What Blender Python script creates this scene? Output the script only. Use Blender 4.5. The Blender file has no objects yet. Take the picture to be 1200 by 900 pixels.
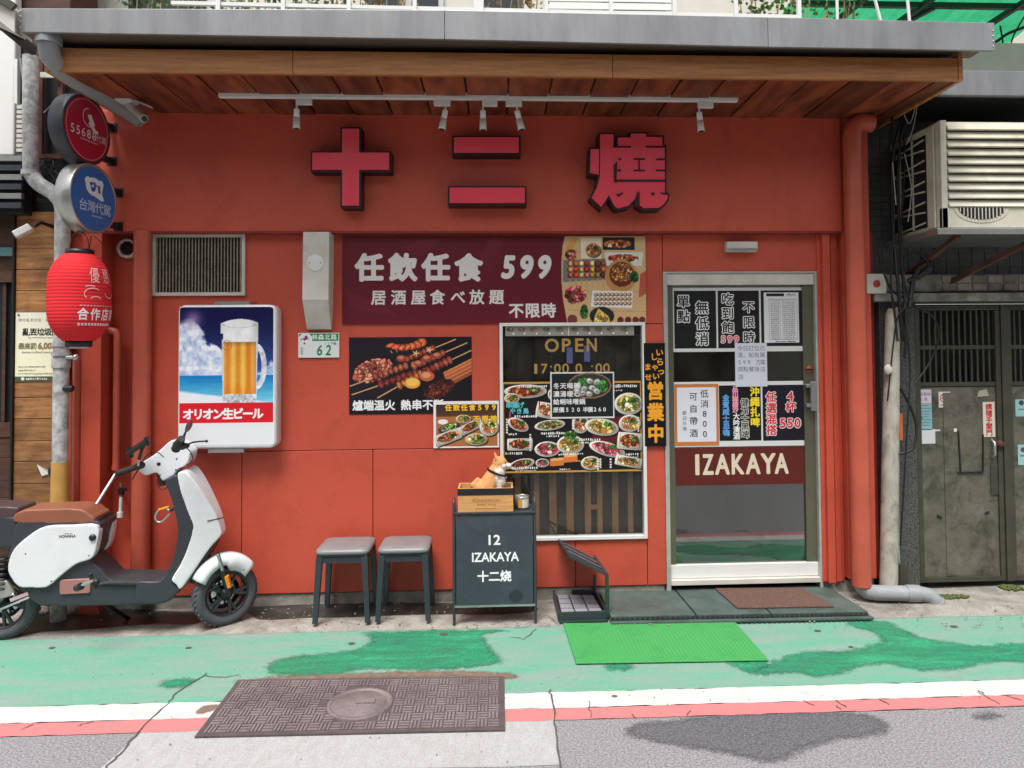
import bpy, math, random
import numpy as np
from mathutils import Vector, Matrix
R = math.radians
sc = bpy.context.scene
COL = sc.collection
# ------------------------------------------------------------------ camera
F = 860.0; PPX, PPY = 623.0, 382.4; H = 1.70; D0 = 4.95
PITCH, YAW, ROLL = R(1.664), R(-2.743), R(-0.441)
def cam_axes():
    cp, sp, cy, sy = math.cos(PITCH), math.sin(PITCH), math.cos(YAW), math.sin(YAW)
    fw = Vector((-sy*cp, cy*cp, sp)); rt = Vector((cy, sy, 0)); up = rt.cross(fw)
    r2 = math.cos(ROLL)*rt + math.sin(ROLL)*up
    u2 = -math.sin(ROLL)*rt + math.cos(ROLL)*up
    return r2, u2, fw
CR, CU, CF = cam_axes()
CAM = Vector((0, -D0, H))
cd = bpy.data.cameras.new('camera'); cam = bpy.data.objects.new('camera', cd); COL.objects.link(cam)
m = Matrix((CR, CU, -CF)).transposed().to_4x4(); m.translation = CAM; cam.matrix_world = m
cd.sensor_width = 36; cd.lens = F/1200*36
cd.shift_x = -(PPX-600)/1200; cd.shift_y = (PPY-450)/1200
cd.clip_start = .05; cd.clip_end = 400
sc.camera = cam
# ------------------------------------------------------------------ sky, sun, exposure
w = bpy.data.worlds.new('World'); sc.world = w; w.use_nodes = True
nt = w.node_tree; nt.nodes.clear()
sky = nt.nodes.new('ShaderNodeTexSky'); sky.sky_type = 'NISHITA'; sky.sun_disc = False
SUN_EL, SUN_AZ = R(66), R(195)          # azimuth measured clockwise from +Y (sun stands behind the camera)
sky.sun_elevation = SUN_EL; sky.sun_rotation = SUN_AZ; sky.dust_density = 4; sky.air_density = 1.2; sky.ozone_density = 1
hs = nt.nodes.new('ShaderNodeHueSaturation'); hs.inputs['Saturation'].default_value = .22
bg = nt.nodes.new('ShaderNodeBackground'); bg.inputs['Strength'].default_value = .13
out = nt.nodes.new('ShaderNodeOutputWorld')
nt.links.new(sky.outputs[0], hs.inputs['Color']); nt.links.new(hs.outputs[0], bg.inputs[0]); nt.links.new(bg.outputs[0], out.inputs[0])
sl = bpy.data.lights.new('sun', 'SUN'); sl.energy = 2.5; sl.angle = R(24); sl.color = (1, .985, .965)
so = bpy.data.objects.new('sun', sl); COL.objects.link(so)
sd = Vector((math.sin(SUN_AZ)*math.cos(SUN_EL), math.cos(SUN_AZ)*math.cos(SUN_EL), math.sin(SUN_EL)))
so.rotation_euler = sd.to_track_quat('Z', 'Y').to_euler(); so.location = sd*30
sc.view_settings.view_transform = 'Standard'; sc.view_settings.look = 'None'
sc.view_settings.exposure = 0.6; sc.view_settings.gamma = 1; sc.view_settings.use_curve_mapping = False
sc.render.engine = 'CYCLES'; sc.cycles.use_denoising = True
sc.cycles.max_bounces = 6; sc.cycles.diffuse_bounces = 3; sc.cycles.glossy_bounces = 3; sc.cycles.transmission_bounces = 4; sc.cycles.transparent_max_bounces = 8

# ------------------------------------------------------------------ measuring: a photo pixel -> a point on a plane of the place
def ray(px, py): return (CR*((px-PPX)/F) - CU*((py-PPY)/F) + CF)
def P(px, py, Y=0.0):
    d = ray(px, py); t = (Y-CAM.y)/d.y; return CAM + d*t
def G(px, py, z=0.0):
    d = ray(px, py); t = (z-CAM.z)/d.z; return CAM + d*t
def XR(px0, py0, px1, py1, Y=0.0):      # x0,x1,z0,z1 of a rectangle standing at depth Y
    my, mx = (py0+py1)/2, (px0+px1)/2
    return P(px0, my, Y).x, P(px1, my, Y).x, P(mx, py1, Y).z, P(mx, py0, Y).z
def PX(px, py=400, Y=0.0): return P(px, py, Y).x
def PZ(py, px=600, Y=0.0): return P(px, py, Y).z

# ------------------------------------------------------------------ mesh building
class M:
    def __init__(s): s.v=[]; s.f=[]; s.sm=[]; s.c=[]; s.col=None
    def add(s, vs, fs, smooth=False, col=None):
        b=len(s.v); s.v += [Vector(v) for v in vs]
        for f in fs: s.f.append(tuple(i+b for i in f)); s.sm.append(smooth); s.c.append(col if col is not None else s.col)
        return s
    def box(s, x0,x1,y0,y1,z0,z1, col=None):
        if x0>x1: x0,x1=x1,x0
        if y0>y1: y0,y1=y1,y0
        if z0>z1: z0,z1=z1,z0
        return s.add([(x0,y0,z0),(x1,y0,z0),(x1,y1,z0),(x0,y1,z0),(x0,y0,z1),(x1,y0,z1),(x1,y1,z1),(x0,y1,z1)],
            [(0,3,2,1),(4,5,6,7),(0,1,5,4),(1,2,6,5),(2,3,7,6),(3,0,4,7)], False, col)
    def hexa(s, a, b, col=None):         # two quads (front a, back b), same order
        return s.add(list(a)+list(b), [(0,1,2,3),(7,6,5,4),(0,4,5,1),(1,5,6,2),(2,6,7,3),(3,7,4,0)], False, col)
    def bar(s, p, q, w, h, up=(0,0,1), col=None):
        p=Vector(p); q=Vector(q); d=(q-p).normalized(); u=Vector(up)
        sx=d.cross(u)
        if sx.length<1e-4: sx=d.cross(Vector((0,1,0)))
        sx=sx.normalized()*w/2; sy=sx.normalized().cross(d).normalized()*h/2
        a=[p-sx-sy,p+sx-sy,p+sx+sy,p-sx+sy]; b=[q-sx-sy,q+sx-sy,q+sx+sy,q-sx+sy]
        return s.hexa(a,b,col)
    def tube(s, pts, r, n=12, caps=True, col=None, smooth=True):
        pts=[Vector(p) for p in pts]; rs=r if isinstance(r,(list,tuple)) else [r]*len(pts)
        rings=[]; prev=None
        for i,p in enumerate(pts):
            a=pts[max(i-1,0)]; b=pts[min(i+1,len(pts)-1)]; d=(b-a).normalized()
            if prev is None:
                u=Vector((0,0,1)) if abs(d.z)<.9 else Vector((1,0,0)); x=d.cross(u).normalized()
            else:
                x=(prev-d*prev.dot(d)).normalized()
            prev=x; y=d.cross(x)
            rings.append([p+(x*math.cos(2*math.pi*k/n)+y*math.sin(2*math.pi*k/n))*rs[i] for k in range(n)])
        vs=[v for g in rings for v in g]
        fs=[(i*n+k,i*n+(k+1)%n,(i+1)*n+(k+1)%n,(i+1)*n+k) for i in range(len(pts)-1) for k in range(n)]
        s.add(vs,fs,smooth,col)
        if caps:
            s.add(rings[0],[tuple(range(n))[::-1]],False,col); s.add(rings[-1],[tuple(range(n))],False,col)
        return s
    def cyl(s,p,q,r,n=16,col=None,r1=None): return s.tube([p,q],[r,r if r1 is None else r1],n,True,col)
    def lathe(s, c, prof, n=24, ax='z', col=None, smooth=True):   # prof: (radius, along)
        c=Vector(c); rings=[]
        for r,h in prof:
            g=[]
            for k in range(n):
                a=2*math.pi*k/n; ca,sa=math.cos(a)*r,math.sin(a)*r
                g.append(c+(Vector((ca,sa,h)) if ax=='z' else Vector((h,ca,sa)) if ax=='x' else Vector((sa,h,ca))))
            rings.append(g)
        vs=[v for g in rings for v in g]
        fs=[(i*n+k,i*n+(k+1)%n,(i+1)*n+(k+1)%n,(i+1)*n+k) for i in range(len(prof)-1) for k in range(n)]
        return s.add(vs,fs,smooth,col)
    def prism(s, pts, y0, y1, axis='y', col=None, smooth=False):  # outline (u,w) pushed along an axis
        n=len(pts)
        def q(p,t): return (p[0],t,p[1]) if axis=='y' else (t,p[0],p[1]) if axis=='x' else (p[0],p[1],t)
        a=[q(p,y0) for p in pts]; b=[q(p,y1) for p in pts]
        s.add(a,[tuple(range(n))],False,col); s.add(b,[tuple(range(n))[::-1]],False,col)
        s.add(a+b,[(i,i+n,(i+1)%n+n,(i+1)%n) for i in range(n)],smooth,col); return s
    def ball(s,c,rx,ry=None,rz=None,n=12,m=8,col=None):
        ry=ry or rx; rz=rz or rx; c=Vector(c); vs=[]; fs=[]
        for i in range(m+1):
            t=math.pi*i/m
            for k in range(n):
                a=2*math.pi*k/n; vs.append(c+Vector((rx*math.sin(t)*math.cos(a),ry*math.sin(t)*math.sin(a),rz*math.cos(t))))
        for i in range(m):
            for k in range(n): fs.append((i*n+k,(i+1)*n+k,(i+1)*n+(k+1)%n,i*n+(k+1)%n))
        return s.add(vs,fs,True,col)
    def pillow(s, outline, y0, y1, r=.02, bulge=0.0, seg=3, col=None):   # rounded slab, outline in (x,z), thick along y
        # orientation
        A=sum(outline[i][0]*outline[(i+1)%len(outline)][1]-outline[(i+1)%len(outline)][0]*outline[i][1] for i in range(len(outline)))
        o=list(outline) if A>0 else list(outline)[::-1]; n=len(o)
        nor=[]
        for i in range(n):
            a=Vector(o[i-1]); b=Vector(o[i]); c=Vector(o[(i+1)%n])
            e=((b-a).normalized()+(c-b).normalized())
            e=e.normalized() if e.length>1e-6 else (c-b).normalized()
            nor.append(Vector((-e.y,e.x)))
        cx=sum(p[0] for p in o)/n; cz=sum(p[1] for p in o)/n
        def ring(ins,y): return [(o[i][0]+nor[i].x*ins, y, o[i][1]+nor[i].y*ins) for i in range(n)]
        rings=[]
        for k in range(seg+1):
            a=math.pi/2*k/seg; rings.append(ring(r*(1-math.sin(a)), y0+r*(1-math.cos(a))))
        for k in range(seg,-1,-1):
            a=math.pi/2*k/seg; rings.append(ring(r*(1-math.sin(a)), y1-r*(1-math.cos(a))))
        rings[0],rings[-1]=ring(r,y0),ring(r,y1)
        vs=[v for g in rings for v in g]
        fs=[(i*n+k,i*n+(k+1)%n,(i+1)*n+(k+1)%n,(i+1)*n+k) for i in range(len(rings)-1) for k in range(n)]
        s.add(vs,fs,True,col)
        for g,y,sg in ((rings[0],y0,-1),(rings[-1],y1,1)):
            if bulge:
                g1=[((p[0]-cx)*.62+cx,y+sg*bulge*.75,(p[2]-cz)*.62+cz) for p in g]
                c=(cx,y+sg*bulge,cz)
                s.add(list(g)+g1+[c],[(k,n+k,n+(k+1)%n,(k+1)%n) for k in range(n)]+[(n+k,2*n,n+(k+1)%n) for k in range(n)],True,col)
            else: s.add(g,[tuple(range(n))],True,col)
        return s
    def build(s, name, mat, parent=None, bevel=0, local=False, seg=2):
        me=bpy.data.meshes.new(name)
        if parent is not None and not local:
            inv=mw(parent).inverted(); vs=[inv@v for v in s.v]
            off=None
        elif parent is None:
            xs=[v.x for v in s.v]; ys=[v.y for v in s.v]; zs=[v.z for v in s.v]
            off=Vector(((min(xs)+max(xs))/2,(min(ys)+max(ys))/2,min(zs))); vs=[v-off for v in s.v]
        else: vs=s.v; off=None
        me.from_pydata([tuple(v) for v in vs],[],s.f)
        me.polygons.foreach_set('use_smooth', s.sm)
        if any(c is not None for c in s.c):
            at=me.color_attributes.new('Col','FLOAT_COLOR','CORNER'); buf=[]
            for f,c in zip(s.f,s.c):
                c=c or (1,1,1)
                if isinstance(c[0],(tuple,list)):
                    for q in c: buf += [q[0],q[1],q[2],1]
                else: buf += [c[0],c[1],c[2],1]*len(f)
            at.data.foreach_set('color',buf)
        me.update()
        o=bpy.data.objects.new(name,me); COL.objects.link(o)
        if mat is not None: me.materials.append(mat)
        if parent is not None: o.parent=parent
        if off is not None: o.location=off
        if bevel:
            b=o.modifiers.new('bevel','BEVEL'); b.width=bevel; b.segments=seg; b.limit_method='ANGLE'; b.angle_limit=R(40)
        return o
def soft(outline, y0, y1, it=8, vox=.006, wf=None, col=None):
    """slab with generously rounded edges: the outline pushed along y, remeshed and relaxed"""
    m=M().prism(outline,y0,y1); me=bpy.data.meshes.new('tmp')
    # weld the prism
    n=len(outline); vs=[tuple(v) for v in m.v[:n]]+[tuple(v) for v in m.v[n:2*n]]
    me.from_pydata(vs,[],[tuple(range(n)),tuple(range(n,2*n))[::-1]]+[(i,i+n,(i+1)%n+n,(i+1)%n) for i in range(n)])
    o=bpy.data.objects.new('tmp',me); COL.objects.link(o)
    r=o.modifiers.new('r','REMESH'); r.mode='VOXEL'; r.voxel_size=vox; q=o.modifiers.new('s','SMOOTH'); q.iterations=it; q.factor=.6
    dg=bpy.context.evaluated_depsgraph_get(); e=bpy.data.meshes.new_from_object(o.evaluated_get(dg)); bpy.data.objects.remove(o); bpy.data.meshes.remove(me)
    out=M(); V=[v.co.copy() for v in e.vertices]
    if wf:
        for v in V: v.y*=wf(v.x,v.z)
    out.add(V,[tuple(p.vertices) for p in e.polygons],True,col); bpy.data.meshes.remove(e); return out
def mw(o):
    m=o.matrix_basis.copy()
    while o.parent is not None: o=o.parent; m=o.matrix_basis@m
    return m
def tag(o, label=None, cat=None, group=None, kind=None):
    if label: o['label']=label
    if cat: o['category']=cat
    if group: o['group']=group
    if kind: o['kind']=kind
    return o
def thing(name, label, cat, loc=(0,0,0), rz=0, group=None, rx=0):
    o=bpy.data.objects.new(name,None); COL.objects.link(o); o.empty_display_size=.1
    o.location=loc; o.rotation_euler=(rx,0,rz); return tag(o,label,cat,group)
def struct(name, m, mat, **k): return tag(m.build(name,mat,None,**k),kind='structure')
def copy_tree(o, parent=None):
    c=o.copy(); COL.objects.link(c); c.parent=parent
    for ch in list(o.children): copy_tree(ch,c)
    return c
def smoothpts(pts, k=4, closed=True):
    n=len(pts); out=[]
    rng=range(n) if closed else range(n-1)
    for i in rng:
        p0=pts[(i-1)%n] if closed or i>0 else pts[0]; p1=pts[i]; p2=pts[(i+1)%n]; p3=pts[(i+2)%n] if closed or i+2<n else pts[-1]
        for j in range(k):
            t=j/k
            out.append(tuple(.5*((2*b)+(-a+c)*t+(2*a-5*b+4*c-d)*t*t+(-a+3*b-3*c+d)*t**3) for a,b,c,d in zip(p0,p1,p2,p3)))
    if not closed: out.append(tuple(pts[-1]))
    return out

# ------------------------------------------------------------------ materials
def lin(c):
    return tuple(((x/255)/12.92 if x/255<=.04045 else ((x/255+.055)/1.055)**2.4) for x in c)
def mat(name, color, rough=.6, metal=0, var=0.0, vscale=6.0, var2=None, bump=0.0, bscale=60.0, stretch=(1,1,1), objvar=0.0, spec=.5, attr=False, detail=4, coat=0, grime=None, gscale=3.0, gamt=.5, gstretch=(1,1,1), speck=0, sscale=160):
    m=bpy.data.materials.new(name); m.use_nodes=True; nt=m.node_tree; N=nt.nodes; L=nt.links
    b=N['Principled BSDF']; b.inputs['Roughness'].default_value=rough; b.inputs['Metallic'].default_value=metal
    b.inputs['Specular IOR Level'].default_value=spec; b.inputs['Coat Weight'].default_value=coat; b.inputs['Coat Roughness'].default_value=.08
    geo=N.new('ShaderNodeNewGeometry'); mp=N.new('ShaderNodeMapping'); mp.inputs['Scale'].default_value=stretch
    L.new(geo.outputs['Position'],mp.inputs['Vector'])
    if attr:
        a=N.new('ShaderNodeAttribute'); a.attribute_name='Col'; cur=a.outputs['Color']
    else:
        r=N.new('ShaderNodeRGB'); r.outputs[0].default_value=(*color,1); cur=r.outputs[0]
    if var:
        n=N.new('ShaderNodeTexNoise'); n.inputs['Scale'].default_value=vscale; n.inputs['Detail'].default_value=detail; n.inputs['Roughness'].default_value=.6
        L.new(mp.outputs[0],n.inputs['Vector'])
        mr=N.new('ShaderNodeMapRange'); mr.inputs[1].default_value=.35; mr.inputs[2].default_value=.65
        L.new(n.outputs[0],mr.inputs[0])
        mx=N.new('ShaderNodeMix'); mx.data_type='RGBA'; mx.blend_type='MIX'
        mu=N.new('ShaderNodeMath'); mu.operation='MULTIPLY'; mu.inputs[1].default_value=var; L.new(mr.outputs[0],mu.inputs[0])
        L.new(mu.outputs[0],mx.inputs['Factor']); L.new(cur,mx.inputs['A'])
        mx.inputs['B'].default_value=(*(var2 or tuple(x*.45 for x in color)),1); cur=mx.outputs['Result']
    if grime:
        n=N.new('ShaderNodeTexNoise'); n.inputs['Scale'].default_value=gscale; n.inputs['Detail'].default_value=9; n.inputs['Roughness'].default_value=.7; n.inputs['Distortion'].default_value=.6
        gm=N.new('ShaderNodeMapping'); gm.inputs['Scale'].default_value=gstretch; L.new(geo.outputs['Position'],gm.inputs['Vector']); L.new(gm.outputs[0],n.inputs['Vector'])
        mr=N.new('ShaderNodeMapRange'); mr.inputs[1].default_value=.5; mr.inputs[2].default_value=.72; mr.inputs[4].default_value=gamt
        L.new(n.outputs[0],mr.inputs[0])
        mx=N.new('ShaderNodeMix'); mx.data_type='RGBA'; L.new(mr.outputs[0],mx.inputs['Factor']); L.new(cur,mx.inputs['A']); mx.inputs['B'].default_value=(*grime,1); cur=mx.outputs['Result']
    if speck:
        n=N.new('ShaderNodeTexNoise'); n.inputs['Scale'].default_value=sscale; n.inputs['Detail'].default_value=3; n.inputs['Roughness'].default_value=.8; L.new(geo.outputs['Position'],n.inputs['Vector'])
        mr=N.new('ShaderNodeMapRange'); mr.inputs[1].default_value=.32; mr.inputs[2].default_value=.68; mr.inputs[3].default_value=1-speck; mr.inputs[4].default_value=1+speck; mr.clamp=False; L.new(n.outputs[0],mr.inputs[0])
        hv=N.new('ShaderNodeHueSaturation'); L.new(mr.outputs[0],hv.inputs['Value']); L.new(cur,hv.inputs['Color']); cur=hv.outputs[0]
    if objvar:
        oi=N.new('ShaderNodeObjectInfo'); hv=N.new('ShaderNodeHueSaturation')
        mr=N.new('ShaderNodeMapRange'); mr.inputs[3].default_value=1-objvar; mr.inputs[4].default_value=1+objvar
        L.new(oi.outputs['Random'],mr.inputs[0]); L.new(mr.outputs[0],hv.inputs['Value']); L.new(cur,hv.inputs['Color']); cur=hv.outputs[0]
    L.new(cur,b.inputs['Base Color'])
    if bump:
        n=N.new('ShaderNodeTexNoise'); n.inputs['Scale'].default_value=bscale; n.inputs['Detail'].default_value=5
        L.new(mp.outputs[0],n.inputs['Vector'])
        bp=N.new('ShaderNodeBump'); bp.inputs['Strength'].default_value=min(1,bump); bp.inputs['Distance'].default_value=.004
        L.new(n.outputs[0],bp.inputs['Height']); L.new(bp.outputs[0],b.inputs['Normal'])
    return m
def glass(name, tint=(1,1,1), gl=.9):
    m=bpy.data.materials.new(name); m.use_nodes=True; nt=m.node_tree; N=nt.nodes; L=nt.links; N.remove(N['Principled BSDF'])
    o=N['Material Output']; fr=N.new('ShaderNodeFresnel'); fr.inputs[0].default_value=2.2
    ad=N.new('ShaderNodeMath'); ad.operation='MULTIPLY'; ad.inputs[1].default_value=gl; L.new(fr.outputs[0],ad.inputs[0])
    t=N.new('ShaderNodeBsdfTransparent'); t.inputs[0].default_value=(*tint,1); g=N.new('ShaderNodeBsdfGlossy'); g.inputs['Roughness'].default_value=.02
    mx=N.new('ShaderNodeMixShader'); L.new(ad.outputs[0],mx.inputs[0]); L.new(t.outputs[0],mx.inputs[1]); L.new(g.outputs[0],mx.inputs[2]); 
    geo=N.new('ShaderNodeNewGeometry'); n=N.new('ShaderNodeTexNoise'); n.inputs['Scale'].default_value=5; n.inputs['Detail'].default_value=8; n.inputs['Roughness'].default_value=.7; L.new(geo.outputs['Position'],n.inputs['Vector'])
    mr=N.new('ShaderNodeMapRange'); mr.inputs[1].default_value=.35; mr.inputs[2].default_value=.75; mr.inputs[3].default_value=.0; mr.inputs[4].default_value=.05; L.new(n.outputs[0],mr.inputs[0])
    df=N.new('ShaderNodeBsdfDiffuse'); df.inputs[0].default_value=(.5,.49,.44,1); m2=N.new('ShaderNodeMixShader'); L.new(mr.outputs[0],m2.inputs[0]); L.new(mx.outputs[0],m2.inputs[1]); L.new(df.outputs[0],m2.inputs[2]); L.new(m2.outputs[0],o.inputs[0]); return m
def translucent(name,c,c2):
    m=mat(name,c,.6,var=.5,vscale=6,var2=c2); nt=m.node_tree; N=nt.nodes; L=nt.links; b=N['Principled BSDF']; t=N.new('ShaderNodeBsdfTranslucent'); L.new(b.inputs['Base Color'].links[0].from_socket,t.inputs[0])
    mx=N.new('ShaderNodeMixShader'); mx.inputs[0].default_value=.65; L.new(b.outputs[0],mx.inputs[1]); L.new(t.outputs[0],mx.inputs[2]); L.new(mx.outputs[0],N['Material Output'].inputs[0]); return m
RED=lin((199,82,60))
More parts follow.
